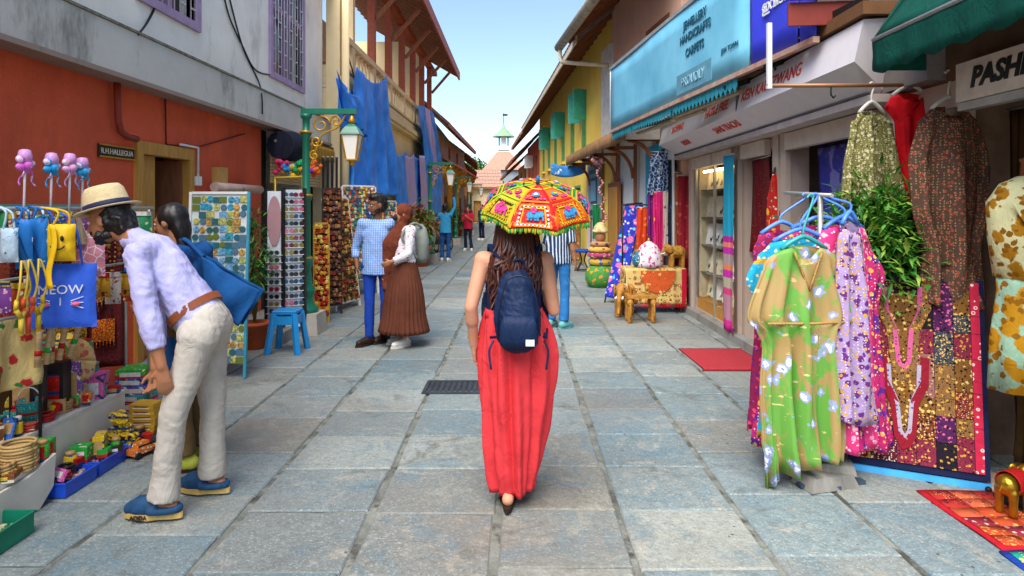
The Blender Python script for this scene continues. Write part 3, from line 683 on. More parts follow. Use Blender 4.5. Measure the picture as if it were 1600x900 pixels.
# white sign board with red words
SIGNW = mat('white_sign_board', '#d8d2d4', .5, var=.05, stain=(2, .66, .9, '#aaa2a0'))
sg = thing('white_sign', 'long white sign with red lettering over the right shops', 'sign', (2.3, 7, 2.36))
REDL = mat('red_letter', '#c8402a', .6)
y0, y1 = 4.25, 10.1
prof = [(2.3, 2.84), (2.24, 2.56), (2.44, 2.4), (2.6, 2.37), (2.6, 2.86)]
b = MB(); b.prism([(x, y0+(.0 if z > 2.5 else .22), z) for x, z in prof], (0, y1-y0, 0)); b.v = [V((p.x, min(p.y, y1-(.0 if p.z > 2.5 else .25)), p.z)) for p in b.v]; b.build('board', SIGNW, sg)
b = MB(); b.bb(2.42, 2.62, 4.35, 9.9, 2.31, 2.365); b.build('lower_rail', mat('sign_rail', '#b5aaa4', .5), sg)
b = MB(); b.bb(2.27, 2.62, 4.2, 10.1, 2.863, 2.95); b.build('top_board', mat('brown_ply', '#6d4a2c', .8), sg)
b = MB(); b.bb(2.24, 2.28, 6.55, 6.562, 2.57, 2.83); b.build('seam', mat('dark_seam', '#4a4444'), sg)
upv = V((2.3-2.24, 0, .28)).normalized(); up2 = V((2.24-2.44, 0, .16)).normalized(); uu = (0, -1, 0)
def sgt(s, y, up, size, low): text(s, REDL, sg, (2.268, y, 2.695) if not low else (2.338, y, 2.478), uu, up, size, .003, bold=.002)
sgt('SHOPPING', 9.05, upv, .14, 0); sgt('SEREIN', 8.85, up2, .12, 1)
sgt('HASSLE FREE', 7.3, upv, .15, 0); sgt('SANS TRACAS', 7.15, up2, .13, 1)
sgt('KEIN KAUFZWANG', 5.78, upv, .155, 0)
# blue banner on a sloping frame
bl0, bl1 = V((1.57, 10.7, 0)), V((2.34, 3.7, 0)); bu = (bl1-bl0).normalized(); bn = V((bu.y, -bu.x, 0)); bn = bn if bn.x < 0 else -bn
def bat(s, z, d=0): return bl0+bu*s+bn*d+V((0, 0, z))
bs = thing('blue_banner', 'big pale blue shop banner with dark lettering above the right pavement', 'sign', (1.9, 7, 2.86))
def bpan(name, s0, s1, z0, z1, m, d=0):
    b = MB(); b.grid(14, 5, lambda u, v: bat(s0+(s1-s0)*u, z0+(z1-z0)*v, d+.008*math.sin(u*9+v*3))); return b.build(name, m, bs, solid=.012)
skyb = mat('light_blue_vinyl', '#62b4d2', .5, var=.12, scale=1.2, c2='#7cc2d8', bump=.1, bscale=9)
S1 = 4.93; bpan('banner', 0, S1, 2.87, 3.86, skyb); bpan('violet_banner', S1+.03, S1+.8, 2.87, 3.86, mat('violet_blue_vinyl', '#3a44d8', .45, var=.06)); bpan('violet_banner', S1+.84, S1+1.05, 2.87, 3.86, mat('violet_blue_vinyl', '#3a44d8'))
b = MB(); b.beam(bat(-.02, 2.84), bat(5.98, 2.84), .05, .045); b.build('lower_bar', mat('rusty_white_bar', '#c9b8a8', .5, c2='#a5664e', scale=7), bs)
b = MB(); b.beam(bat(-.02, 3.89), bat(5.98, 3.89), .05, .045); b.build('upper_bar', GALV, bs)
b = MB(); b.tube([bat(0, 2.87), bat(0, 3.87)], .02, 6); b.build('end_bar', WHITEP, bs)
DKT = mat('dark_teal_letter', '#16566b', .6)
for s, z, sz in (('JEWELLERY', 3.66, .13), ('HANDICRAFTS', 3.51, .13), ('CARPETS', 3.335, .13)): text(s, DKT, bs, bat(3.67, z, .02), bu, (0, 0, 1), sz, .003, bold=.003)
text('JEW TOWN', DKT, bs, bat(4.55, 3.13, .02), bu, (0, 0, 1), .07, .003)
b = MB(); b.box(bat(3.62, 3.02, .012), (.012, 1.0, .23), rot=Matrix((bn, bu, V((0, 0, 1)))).transposed()); b.build('grey_strip', mat('grey_strip', '#5f93a6', .5), bs)
text('PROUDLY', mat('pale_letter_blue', '#86b4c2'), bs, bat(3.62, 3.02, .024), bu, (0, 0, 1), .15, .003)
text('ഇവിടെ', WHITEP, bs, bat(5.42, 3.3, .02), bu, (0, 0, 1), .13, .003, bold=.003)
# valance tongues and lattice under the banner
vo = []
tong = None
for i in range(44):
    s = .1+i*.105
    if tong is None: 
        b = MB(); c = bat(s, 2.815, -.01); b.prism([c-bu*.047, c+bu*.047, c+bu*.047-V((0, 0, .07)), c-V((0, 0, .13)), c-bu*.047-V((0, 0, .07))], bn*.006); tong = b.build('valance_tongue', mat('teal_canvas', '#2a8ea0', .7, var=.2), bs)
    else: piece(tong, bs, bu*(.105*i))
# frame timbers under the banner
fr = thing('awning_frame', 'rusty struts and slats carrying the blue banner over the shops', 'frame', (2.1, 7, 2.8))
for i, (s, a_, b_) in enumerate(((1.2, 2.74, 2.9), (2.9, 2.74, 2.9), (4.4, 2.76, 2.9), (5.2, 2.8, 2.9))):
    p = bat(s, a_); b = MB(); b.beam(p, (sx+.26, p.y, 3.05), .04, .05); b.build('strut', BLACKI, fr)
SLATM = mat('pale_batten', '#b3a184', .7, var=.25, scale=12)
for s0, s1, d, z in ((1.0, 2.5, -.16, 2.7), (1.3, 3.2, -.3, 2.74), (2.6, 4.4, -.14, 2.73), (2.9, 5.0, -.28, 2.78)):
    b = MB(); b.beam(bat(s0, z, d), bat(s1, z, d), .07, .03); b.build('batten', SLATM, fr)
b = MB(); b.beam(bat(.3, 3.0, -.1), bat(6.4, 3.0, -.1), .05, .05); b.build('purlin', BLACKI, fr)
for k, pts in enumerate(([(2.2, 6.3, 2.95), (2.3, 5.9, 2.86), (2.45, 5.4, 2.9), (2.5, 4.9, 3.0)], [(2.2, 5.6, 3.0), (2.3, 5.7, 2.8), (2.4, 6.1, 2.85), (2.6, 6.4, 2.95)])):
    cable(('tangled black wire', 'second tangled black wire')[k]+' under the violet banner', curve(pts), .01)
# hanging bar with white post
hb = thing('hanging_bar', 'thin steel bar on a white post from which the dresses hang', 'rail', (1.69, 4.2, 2.4))
b = MB(); b.bb(1.64, 1.668, 4.186, 4.214, 2.37, 2.8); b.build('post', WHITEP, hb)
b = MB(); b.tube([(1.64, 4.2, 2.39), (2.6, 4.2, 2.395)], .014, 8); b.build('bar', mat('rusty_bar', '#8a7a66', .5, .5, c2='#a5643a', scale=14), hb)
b = MB(); b.tube([(2.06, 4.2, 2.38), (2.06, 4.2, 2.33), (2.075, 4.2, 2.31), (2.09, 4.2, 2.325)], .006, 6); b.build('hook', BLACKI, hb)
# dark red fascia boards
rf = thing('red_fascia', 'dark red boarded fascia below the violet banner', 'fascia', (2.3, 4.3, 2.9))
RB = mat('dark_red_board', '#7c2f26', .6, var=.2)
for k, (z0, z1) in enumerate(((2.93, 3.1), (3.11, 3.3))):
    b = MB(); b.prism([(2.0, 4.72-k*.04, z0), (2.85, 4.62-k*.04, z0), (2.85, 4.62-k*.04, z1), (2.0, 4.72-k*.04, z1)], (.004, .03, 0)); b.build('board', RB, rf)
# green canopy at the right edge
gc = thing('green_awning', 'dark green canvas awning over the shawl shop at the right edge', 'awning', (2.6, 3, 2.5))
GC = cloth('dark_green_canvas', '#0c4a3e', [], .8, .2)
def gca(u, v): # u along the street, v from wall to drip edge
    return V((2.62-.42*v, 3.95-2.6*u, 3.25-.62*v-.03*math.sin(PI*v)+.012*math.sin(u*21)))
b = MB(); b.grid(28, 8, gca); b.build('canopy', GC, gc, solid=.01)
b = MB(); b.grid(60, 4, lambda u, v: V((2.2+.01*math.sin(u*70)*v, 3.95-2.6*u, 2.63-.2*v-(.03*abs(math.sin(u*PI*11)) if v > .9 else 0)))); b.build('valance', GC, gc, solid=.008)
b = MB(); b.grid(10, 8, lambda u, v: V((2.62-.42*u, 3.96+.004*math.sin(v*9), (3.25-.62*u)-(3.25-.62*u-2.44)*v))); b.build('side_panel', GC, gc, solid=.008)
b = MB(); b.tube([(2.2, 3.95, 2.625), (2.2, 1.4, 2.625)], .015, 8); b.build('front_rod', GALV, gc)
# shawl shop sign
ps = thing('shawl_sign', 'white shop sign with bold slanted black letters at the right edge', 'sign', (2.58, 3, 2.2))
b = MB(); b.bb(2.55, 2.63, 1.6, 3.72, 2.2, 2.42); b.build('board', mat('cream_sign', '#d9cfc0', .5), ps)
text('PASHMINA', mat('black_letter', '#1e2420', .5), ps, (2.548, 3.6, 2.315), (0, -1, 0), (0, 0, 1), .15, .003, align='LEFT', bold=.006, shear=.25)
b = MB(); b.bb(2.56, 2.62, 1.6, 3.72, 2.15, 2.195); b.build('lower_strip', GALV, ps)

# ================= right: brown verandah awning beyond =================
va = thing('verandah_awning', 'brown corrugated verandah awning on curved timber brackets', 'awning', (1.7, 12, 2.6))
def vx(Y): return 1.72-.064*(Y-10.2)
COR = mat('brown_corrugated', '#8e6a48', .7, var=.25, scale=4, stain=(4, .55, .75, '#5d4632'))
b = MB(); b.grid(200, 2, lambda u, v: V((vx(10.2+6.6*u)+(.02*math.sin(u*330)), 10.2+6.6*u, 2.66+.22*v))); b.build('drip_board', COR, va, solid=.012)
b = MB(); b.grid(120, 2, lambda u, v: V((vx(10.2+6.6*u)+.62*v, 10.2+6.6*u, 2.885+.14*v+.012*math.sin(u*330)))); b.build('sheet_roof', COR, va, solid=.012)
b = MB(); b.prism([(vx(10.15), 10.17, 2.66), (vx(10.15)+.55, 10.17, 2.66), (vx(10.15)+.55, 10.17, 3.02), (vx(10.15), 10.17, 2.88)], (0, .02, 0)); b.build('end_board', mat('pale_end_board', '#9c948c', .7), va)
for i in range(5):
    y = 10.35+i*1.5; x = vx(y)
    b = MB(); b.beam((x+.03, y, 2.68), (x+.55, y, 2.68), .05, .06); b.build('bracket_arm', WOODB, va)
    b = MB(); pts = [V((x+.08+.45*math.sin(t*PI/2/8), y, 2.66-.55*(1-math.cos(t*PI/2/8)))) for t in range(9)]
    for p, q in zip(pts, pts[1:]): b.beam(p, q, .05, .06)
    b.build('curved_bracket', WOODB, va)
    b = MB(); b.bb(x+.545, x+.6, y-.04, y+.04, 0, 2.9); b.build('wall_post', WOODB, va)
wl = thing('verandah_wall', 'white ground floor wall with wooden door and turquoise panel under the brown awning', 'wall', (2.2, 12, 0))
def wallx(y): return RX(y)-.03
b = MB(); b.prism([(wallx(9.9)+.1, 9.88, 0), (wallx(17), 17, 0), (wallx(17), 17, 2.95), (wallx(9.9)+.1, 9.88, 2.95)], (.02, 0, 0)); b.build('plaster', WHITE2, wl)
def onwall(y0, y1, z0, z1, d, m, nm):
    b = MB(); b.prism([(wallx(y0)-d, y0, z0), (wallx(y1)-d, y1, z0), (wallx(y1)-d, y1, z1), (wallx(y0)-d, y0, z1)], (d-.002, 0, 0)); return b.build(nm, m, wl)
onwall(10.15, 11.0, .0, 2.6, .03, TURQ, 'turquoise_panel')
dd = onwall(13.0, 14.1, .05, 2.1, .04, WOODB, 'door'); 
b = MB(); b.prism([(wallx(13.15)-.06, 13.15, .1), (wallx(13.95)-.06, 13.95, .1), (wallx(13.95)-.06, 13.95, 2.0), (wallx(13.15)-.06, 13.15, 2.0)], (.018, 0, 0)); b.build('leaf', WOODY, dd)
onwall(12.2, 12.7, .9, 1.5, .04, WOODY, 'wooden_box')
wf = onwall(15.0, 16.6, 1.3, 2.6, .03, mat('grey_green_frame', '#8da5a5', .6), 'window')
for a_, b_, c_, d_, m in ((15.4, 16.2, 1.65, 2.3, mat('deep_teal', '#1e5c70', .5)), (15.5, 16.1, 1.72, 2.22, mat('window_blue', '#6fb4d8', .3)), (15.05, 16.55, 2.4, 2.5, mat('deep_teal', '#1e5c70')), (15.05, 16.55, 1.38, 1.5, mat('deep_teal', '#1e5c70'))):
    d = .045 if c_ != 1.72 else .06
    b = MB(); b.prism([(wallx(a_)-d, a_, c_), (wallx(b_)-d, b_, c_), (wallx(b_)-d, b_, d_), (wallx(a_)-d, a_, d_)], (.013, 0, 0)); b.build('trim', m, wf)
# small hanging blue boat-shaped sign
bp = P(888, 271, 16.5)
bo = thing('blue_hanging_sign', 'curved blue and white sign hanging from the end of the verandah awning', 'sign', bp-V((0, 0, .3)))
b = MB(); b.grid(16, 4, lambda u, v: bp+V((-.45+.9*u, .12*math.sin(u*3), -.12+.3*v+.16*(2*u-1)**2*.6+.05*u))); b.build('board', cloth('blue_white_print', '#3f86c8', [('blotch', 5, .55, '#dfeaf2')]), bo, solid=.02)
b = MB(); b.tube([bp+V((.0, 0, .1)), (vx(16.5)+.05, 16.5, 2.7)], .012, 6); b.build('hanger', BLACKI, bo)
# red flower garland on the verandah post
ga = thing('flower_garland', 'string of pink and red flowers hanging from the verandah bracket', 'garland', P(937, 320, 13.3))
b = MB(); g0 = P(934, 252, 13.3); 
for i in range(26):
    p = g0+V((.05*math.sin(i*.9)+.006*i, .04*math.cos(i*1.7), -.05*i)); b.ell(p, R.uniform(.022, .04), n=6, m=4)
for i in range(9): b.ell(g0+V((.1*math.sin(i*2.4), .06*math.cos(i*2.4), .03*math.sin(i))), .05, n=6, m=4)
struct(b.build('flowers', mat('pink_flower', '#c8404f', .7, var=.4, scale=20, c2='#e8b0a8'), ga), 'stuff')
# ================= helpers for cloth and small goods =================
def sheet(name, m, parent, tl, tr, br, bl, nu=24, nv=24, folds=4, amp=.04, seed=0, sag=0.0, grow=1.0, nrm=None, solid=.004, ph=0.0, rough=.5):
    tl, tr, br, bl = V(tl), V(tr), V(br), V(bl)
    nn = V(nrm) if nrm is not None else ((tr-tl).cross(bl-tl)).normalized()
    def f(u, v):
        p = (tl*(1-u)+tr*u)*(1-v)+(bl*(1-u)+br*u)*v
        k = (.12+.88*v)**grow
        d = amp*k*(math.sin(2*PI*folds*u+ph+1.3*math.sin(3*v+seed))+rough*math.sin(2*PI*folds*1.73*u+seed*2+v*2))
        d += amp*.6*noise.noise(V((u*4+seed, v*3, seed*1.7)))
        return p+nn*d-V((0, 0, sag*math.sin(PI*u)*(1-v)))
    b = MB(); b.grid(nu, nv, f); return b.build(name, m, parent, solid=solid)
def hung(name, label, cat, m, tl, tr, L, folds=3, amp=.03, seed=0, rod=True, flare=0, group=None, nv=26, sway=V((0, 0, 0)), pm=None):
    tl, tr = V(tl), V(tr); t = thing(name, label, cat, (tl+tr)/2-V((0, 0, L)), group); e = (tr-tl)*flare
    o = sheet('fabric', m, t, tl, tr, tr-V((0, 0, L))+e+sway, tl-V((0, 0, L))-e+sway, 26, nv, folds, amp, seed)
    if rod:
        b = MB(); b.tube([tl-(tr-tl)*.04+V((0, 0, .008)), tr+(tr-tl)*.04+V((0, 0, .008))], .009, 6); b.build('rod', pm or GALV, t)
    return t
BLUE_T = mat('blue_tarpaulin', '#2476dc', .55, var=.2, scale=2.2, c2='#4090ea', bump=.25, bscale=12, spec=.2)
LILAC_T = mat('lilac_tarpaulin', '#bfa8cc', .45, var=.2, scale=3, c2='#8f86d0')
# ================= tarpaulins =================
tx_ = -3.12
T1 = thing('blue_tarpaulin', 'large bright blue tarpaulin draped from the cream balustrade to the stall below', 'tarpaulin', PX(580, 300, tx_))
def q(px, py, x=tx_): return PX(px, py, x)
sheet('long_sheet', BLUE_T, T1, q(556, 104), q(606, 118), q(616, 306), q(540, 304), 40, 40, 4, .1, 2, .25)
sheet('folded_sheet', BLUE_T, T1, q(527, 108, -3.02), q(562, 150, -3.02), q(574, 215, -3.0), q(545, 188, -3.0), 26, 26, 3, .07, 5, .15)
sheet('side_sheet', BLUE_T, T1, q(526, 120, -3.1), q(548, 142, -3.1), q(556, 232, -3.1), q(531, 192, -3.1), 18, 22, 3, .05, 8, .0)
T2 = thing('lilac_striped_tarpaulin', 'blue tarpaulin with pale lilac strips hanging low on the cream wall', 'tarpaulin', PX(655, 330, tx_))
for k, (a, b_, c, d) in enumerate(((618, 635, 618, 634), (633, 648, 635, 650), (647, 664, 650, 666), (663, 690, 667, 690))):
    sheet('strip', LILAC_T if k in (1,) else BLUE_T, T2, q(a, 240+k*2), q(b_, 236+3*k), q(d, 335), q(c, 335), 14, 24, 2, .06, k+1, .1)
sheet('strip', LILAC_T, T2, q(655, 243, -3.05), q(664, 243, -3.05), q(668, 335, -3.05), q(658, 335, -3.05), 8, 20, 1, .04, 9)
T3 = thing('upper_blue_tarpaulin', 'narrow blue and lilac tarpaulin hanging from the far end of the balustrade', 'tarpaulin', PX(672, 265, tx_))
sheet('strip', BLUE_T, T3, q(653, 165), q(664, 166), q(672, 262), q(664, 262), 12, 24, 2, .1, 3)
sheet('strip', LILAC_T, T3, q(664, 167), q(671, 172), q(682, 268), q(672, 264), 12, 24, 2, .08, 4)
sheet('strip', BLUE_T, T3, q(671, 172), q(678, 178), q(690, 268), q(682, 268), 12, 24, 2, .1, 6)

# ================= lamp posts =================
def spiral(c, r0, turns, sgn, n=26, a0=0):
    return [V(c)+V((r0*(1-.78*i/n)*math.cos(a0+sgn*turns*2*PI*i/n), 0, r0*(1-.78*i/n)*math.sin(a0+sgn*turns*2*PI*i/n))) for i in range(n+1)]
def lamp(loc, label):
    x, y, _ = loc; t = thing('street_lamp', label, 'street lamp', loc, 'green and gold street lamps along the left side')
    b = MB(); b.box((x, y, .13), (.42, .42, .26), taper=.9); b.build('stone_base', mat('lamp_stone', '#b0a89c', .9, bump=.3), t)
    b = MB(); b.lathe((x, y, .262), [(.15, 0), (.15, .05), (.1, .1), (.085, .2), (.11, .25), (.11, .3), (.075, .35), (.06, .55), (.085, .6), (.085, .66), (.055, .72), (.052, 1.4), (.07, 1.43), (.07, 1.47), (.05, 1.5), (.045, 2.2), (.065, 2.24), (.065, 2.28), (.045, 2.3), (.045, 2.44), (.07, 2.46), (.07, 2.5)], 18); b.build('post', GREENP, t)
    b = MB(); b.bb(x-.06, x+.64, y-.035, y+.035, 2.763, 2.83); b.build('arm', GREENP, t)
    for z in (.93, 1.72, 2.52):
        b = MB(); b.lathe((x, y, z), [(.075, 0), (.08, .015), (.075, .03)], 16); b.build('gold_ring', GOLDP, t)
    for c, r_, tr, sg, a0 in (((x+.19, y, 2.63), .12, 1.4, 1, 0), ((x+.38, y, 2.67), .075, 1.3, -1, PI), ((x+.13, y, 2.42), .075, 1.4, -1, 0), ((x+.1, y, 2.24), .06, 1.3, 1, 1.5)):
        b = MB(); b.tube(spiral(c, r_, tr, sg, a0=a0), .013, 6); b.build('scroll', GOLDP, t)
    b = MB(); b.tube(curve([(x+.06, y, 2.12), (x+.12, y, 2.3), (x+.2, y, 2.5), (x+.4, y, 2.6), (x+.5, y, 2.76)]), .012, 6); b.build('scroll_stem', GOLDP, t)
    lx = x+.58
    ln = MB(); 
    ln.lathe((lx, y, 2.64), [(.025, 0), (.05, .03), (.03, .07), (.02, .12)], 10); fin = ln.build('hanger', GOLDP, t)
    b = MB(); b.loft([((lx, y, 2.5), .175, .175), ((lx, y, 2.52), .165, .165), ((lx, y, 2.6), .1, .1), ((lx, y, 2.64), .04, .04)], 4, True, False); b.v = [V((lx+(p.x-lx)*math.cos(PI/4)-(p.y-y)*math.sin(PI/4), y+(p.x-lx)*math.sin(PI/4)+(p.y-y)*math.cos(PI/4), p.z)) for p in b.v]; b.build('lantern_roof', GREENP, t)
    b = MB(); b.box((lx, y, 2.345), (.115, .115, .3), taper=1.8); b.v = [V(p) for p in b.v]; lt = b.build('lantern', SILVERLAMP, t)
    for sx_ in (-1, 1):
        for sy_ in (-1, 1):
            b = MB(); b.beam((lx+sx_*.062, y+sy_*.062, 2.19), (lx+sx_*.108, y+sy_*.108, 2.5), .016, .016); b.build('lantern_bar', GOLDP, lt)
    b = MB(); b.box((lx, y, 2.185), (.15, .15, .02)).lathe((lx, y, 2.1), [(.012, 0), (.04, .03), (.03, .055), (.06, .074)], 10); b.build('lantern_foot', GOLDP, lt)
    return t
lamp((-2.67, 8.1, 0), 'green lamp post with gold scrolls and lantern beside the blue plastic stool')
lamp((-2.45, 18, 0), 'green lamp post beside the potted red-leaved plant and scooter')
lamp((-2.56, 26.7, 0), 'green lamp post behind the woman in the red top')
lamp((-2.6, 36, 0), 'farthest green lamp post on the left side')

# ================= blue plastic stool =================
def stool(loc, label):
    x, y, _ = loc; t = thing('plastic_stool', label, 'stool', loc); m = mat('blue_plastic', '#1f86c4', .35, var=.06, spec=.5)
    b = MB(); b.loft([((x, y, .425), .175, .175), ((x, y, .455), .18, .18), ((x, y, .465), .165, .165), ((x, y, .458), .05, .05)], 4, True, False); 
    b.v = [V((x+(p.x-x)*.99*math.cos(PI/4)*1.0-(p.y-y)*math.sin(PI/4), y+(p.x-x)*math.sin(PI/4)+(p.y-y)*math.cos(PI/4), p.z)) for p in b.v]; b.build('seat', m, t)
    for a, c in ((-1, -1), (1, -1), (1, 1), (-1, 1)):
        b = MB(); b.beam((x+a*.165, y+c*.165, 0), (x+a*.11, y+c*.11, .43), .055, .05); b.build('leg', m, t)
    b = MB()
    for a, c, d, e in ((-1, -1, 1, -1), (1, -1, 1, 1), (1, 1, -1, 1), (-1, 1, -1, -1)): b.beam((x+a*.125, y+c*.125, .36), (x+d*.125, y+e*.125, .36), .03, .09)
    b.build('apron', m, t); return t
st = G(443, 553); stool((st.x, st.y+.12, 0), 'blue plastic stool in front of the sunglasses stand')

# ================= magnet board =================
mp = G(336, 590); Yb = 5.95; xl, xr = (293-CX)*Yb/1000, (381-CX)*Yb/1000; zt, zb = CAMH-(303-HY)*Yb/1000, CAMH-(568-HY)*Yb/1000
mb_ = thing('magnet_board', 'tall white board covered with rows of scenic fridge magnets beside the door', 'display board', ((xl+xr)/2, Yb, 0))
lean = lambda z: Yb+.0+(z)*.06
b = MB(); b.prism([(xl, lean(zb), zb), (xr, lean(zb), zb), (xr, lean(zt), zt), (xl, lean(zt), zt)], (0, .02, 0)); b.build('panel', mat('grey_white_board', '#cfd3cf', .5), mb_)
for x in (xl-.012, xr+.012):
    b = MB(); b.beam((x, lean(0)-.01, 0), (x, lean(zt)-.01, zt+.02), .024, .03); b.build('leg', mat('aqua_leg', '#3c93a6', .5) if x > xl else WHITEP, mb_)
b = MB(); b.beam((xl, lean(zt), zt+.012), (xr, lean(zt), zt+.012), .03, .024); b.build('top_rail', WHITEP, mb_)
MAGC = [mat('magnet_%d' % i, c, .4, var=.5, scale=45, c2=d, spec=.5) for i, (c, d) in enumerate((('#12703a', '#3a9ac0'), ('#145a9a', '#7ab0cc'), ('#b09a3a', '#3a6a2a'), ('#1f7a6a', '#c8c060'), ('#4f802a', '#1a5a7a'), ('#8a9288', '#2a6a8a'), ('#6a4220', '#c8a050')))]
MAGM = []
for wd, h, kind in ((.07, .055, 0), (.062, .06, 1), (.075, .06, 0), (.06, .055, 1)):
    b = MB()
    if kind: b.tube([(0, 0, 0), (0, -.012, 0)], [wd/2, wd/2*.94], 12, True, False)
    else: b.box((0, -.006, 0), (wd, .012, h), taper=.96)
    MAGM.append((b.v, b.f))
cache = {}
def bit(parent, k, m, p, base):
    key = (k, m.name)
    if key not in cache:
        me = bpy.data.meshes.new('magnet'); me.from_pydata(MAGM[k][0], [], MAGM[k][1]); me.materials.append(m); cache[key] = me
    o = bpy.data.objects.new(base, cache[key]); C.objects.link(o); r = parent
    o.parent = parent; o.location = V(p)-V(parent.location); return o
nr = 22
for r_ in range(nr):
    z = zt-.05-r_*(zt-zb-.08)/(nr-1)
    for c in range(8):
        if R.random() < .05 or r_ == 2 and c < 4 and R.random() < .4: continue
        x = xl+.04+c*(xr-xl-.08)/7+R.uniform(-.008, .008); p = (x, lean(z)-.001, z+R.uniform(-.008, .008))
        bit(mb_, R.randrange(4), R.choice(MAGC if r_ < 14 else MAGC[2:]), p, 'magnet')
# ================= sunglasses stands =================
def glasses_mesh(m1):
    b = MB()
    for s in (-1, 1): b.tube([(s*.033, 0, 0), (s*.033, -.008, 0)], [.028, .026], 12, True, False)
    b.box((0, -.004, .008), (.02, .006, .006)); b.tube([(-.062, 0, .01), (-.064, .05, .005)], .003, 5); b.tube([(.062, 0, .01), (.064, .05, .005)], .003, 5)
    me = bpy.data.meshes.new('sunglasses'); o = len(b.v); me.from_pydata(b.v, [], b.f); me.materials.append(m1); return me
GLM = [glasses_mesh(mat('lens_%d' % i, c, .15, spec=.7)) for i, c in enumerate(('#15181c', '#7a1c2c', '#2c4a6a', '#8a7a2c', '#3a2c24', '#c05a78', '#1f3f3a'))]
def gstand(label, x0, x1, Y, ztop, cols, mirror, ang=0):
    t = thing('sunglasses_stand', label, 'display stand', ((x0+x1)/2, Y, 0), 'white stands of sunglasses')
    b = MB(); b.prism([(x0, Y, .12), (x1, Y+ang, .12), (x1, Y+ang, ztop), (x0, Y, ztop)], (0, .03, 0)); b.build('panel', mat('white_plastic_panel', '#d9dbe0', .4), t)
    for x, yy in ((x0, Y), (x1, Y+ang)):
        b = MB(); b.bb(x-.015, x+.015, yy-.02, yy+.05, 0, ztop+.02); b.build('upright', BLACKI, t)
    z = ztop-.06
    if mirror:
        cx = (x0+x1)/2; b = MB(); b.add([V((cx+.1*math.cos(a*PI/16)*(x1-x0)/.24, Y-.012, z-.3+.3*math.sin(a*PI/16))) for a in range(32)]+[V((cx+.1*math.cos(a*PI/16)*(x1-x0)/.24, Y-.002, z-.3+.3*math.sin(a*PI/16))) for a in range(32)], [tuple(range(32))]+[(i, (i+1) % 32, 32+(i+1) % 32, 32+i) for i in range(32)]); b.build('oval_mirror', mat('pink_mirror', '#b98f92', .15, var=.05, spec=.7), t); z -= .68
    while z > .2:
        for c in range(cols):
            u = (c+.5)/cols; o = bpy.data.objects.new('sunglasses', R.choice(GLM)); C.objects.link(o); o.parent = t
            o.location = V((x0+(x1-x0)*u, Y+ang*u-.015, z))-V(t.location); o.rotation_euler = (R.uniform(-.2, .2), 0, math.atan2(ang, x1-x0))
        b = MB(); b.beam((x0, Y-.012, z-.03), (x1, Y+ang-.012, z-.03), .02, .008); b.build('rail', WHITEP, t)
        z -= .088
    return t
gstand('white sunglasses stand with oval mirror on top behind the blue stool', (416-CX)*7.7/1000, (442-CX)*7.7/1000, 7.7, 1.78, 1, True)
gstand('narrow white sunglasses stand between mirror stand and lamp post', (444-CX)*7.75/1000, (470-CX)*7.75/1000, 7.75, 1.8, 2, False, .12)

# ================= plants =================
LEAF = [mat('leaf_%d' % i, c, .5, var=.35, scale=12, spec=.4) for i, c in enumerate(('#2f6a22', '#4d8a2c', '#1f4d1e', '#7fa03a', '#9c3f30', '#c98a4a'))]
def leafmesh(b, p, d, L, wd, up):
    d = d.normalized(); s = d.cross(up)
    if s.length < .01: s = d.orthogonal()
    s.normalize(); n_ = s.cross(d); q1 = p+d*L*.45+n_*L*.08; q2 = p+d*L-n_*L*.1
    b.add([p, q1+s*wd/2-n_*wd*.15, q2, q1-s*wd/2-n_*wd*.15, q1], [(0, 1, 4), (1, 2, 4), (4, 2, 3), (0, 4, 3)])
def bush(t, c, rad, n, L, wd, ms, seed, stem0, name='foliage', droop=.3):
    rr = random.Random(seed); groups = [MB() for _ in ms]
    sb = MB(); tips = []
    for k in range(max(14, n//60)):
        a, e = rr.uniform(0, 2*PI), rr.uniform(-.6, 1); d = V((math.cos(a)*math.sqrt(max(0, 1-e*e)), math.sin(a)*math.sqrt(max(0, 1-e*e)), e)); rr_ = rr.uniform(.35, 1.0)
        tip = V(c)+V((d.x*rad[0], d.y*rad[1], d.z*rad[2]))*rr_; tips.append((tip, d)); sb.tube([stem0, (V(stem0)+tip)/2+V((rr.uniform(-.04, .04), 0, .03)), tip], [.012, .008, .003], 5)
    sb.build('stems', mat('green_stem', '#5d6a35', .7), t)
    for i in range(n):
        tip, d = rr.choice(tips); p = tip+V((rr.gauss(0, 1)*rad[0], rr.gauss(0, 1)*rad[1], rr.gauss(0, 1)*rad[2]))*.2
        dd = d*.7+V((rr.uniform(-1, 1), rr.uniform(-1, 1), rr.uniform(-.6, .9)-droop))
        leafmesh(groups[rr.randrange(len(ms))], p, dd, L*rr.uniform(.6, 1.2), wd*rr.uniform(.7, 1.2), V((0, 0, 1)))
    for g_, m in zip(groups, ms):
        if g_.v: struct(g_.build(name, m, t), 'stuff')
def pot(t, c, r, h, m=TERRA):
    b = MB(); b.lathe(c, [(r*.7, 0), (r*.95, h*.85), (r*1.08, h*.86), (r*1.08, h), (r*.9, h), (r*.85, h*.9), (.01, h*.9)], 20); b.build('pot', m, t)
c = P(398, 520, 7.2); t = thing('potted_palm', 'bushy green potted plant between the magnet board and sunglasses', 'plant', (c.x, 7.2, 0))
pot(t, (c.x, 7.2, 0), .15, .3); bush(t, (c.x, 7.2, .95), (.2, .2, .5), 700, .14, .025, [LEAF[0], LEAF[2], LEAF[1]], 3, (c.x, 7.2, .3))
c = P(655, 402, 17.0); t = thing('potted_croton', 'red and green leaved plant in a terracotta pot by the second lamp post', 'plant', (c.x, 17, 0))
pot(t, (c.x, 17, 0), .32, .55); bush(t, (c.x, 17, 1.05), (.42, .42, .5), 420, .3, .08, [LEAF[4], LEAF[1], LEAF[5], LEAF[0]], 5, (c.x, 17, .5))
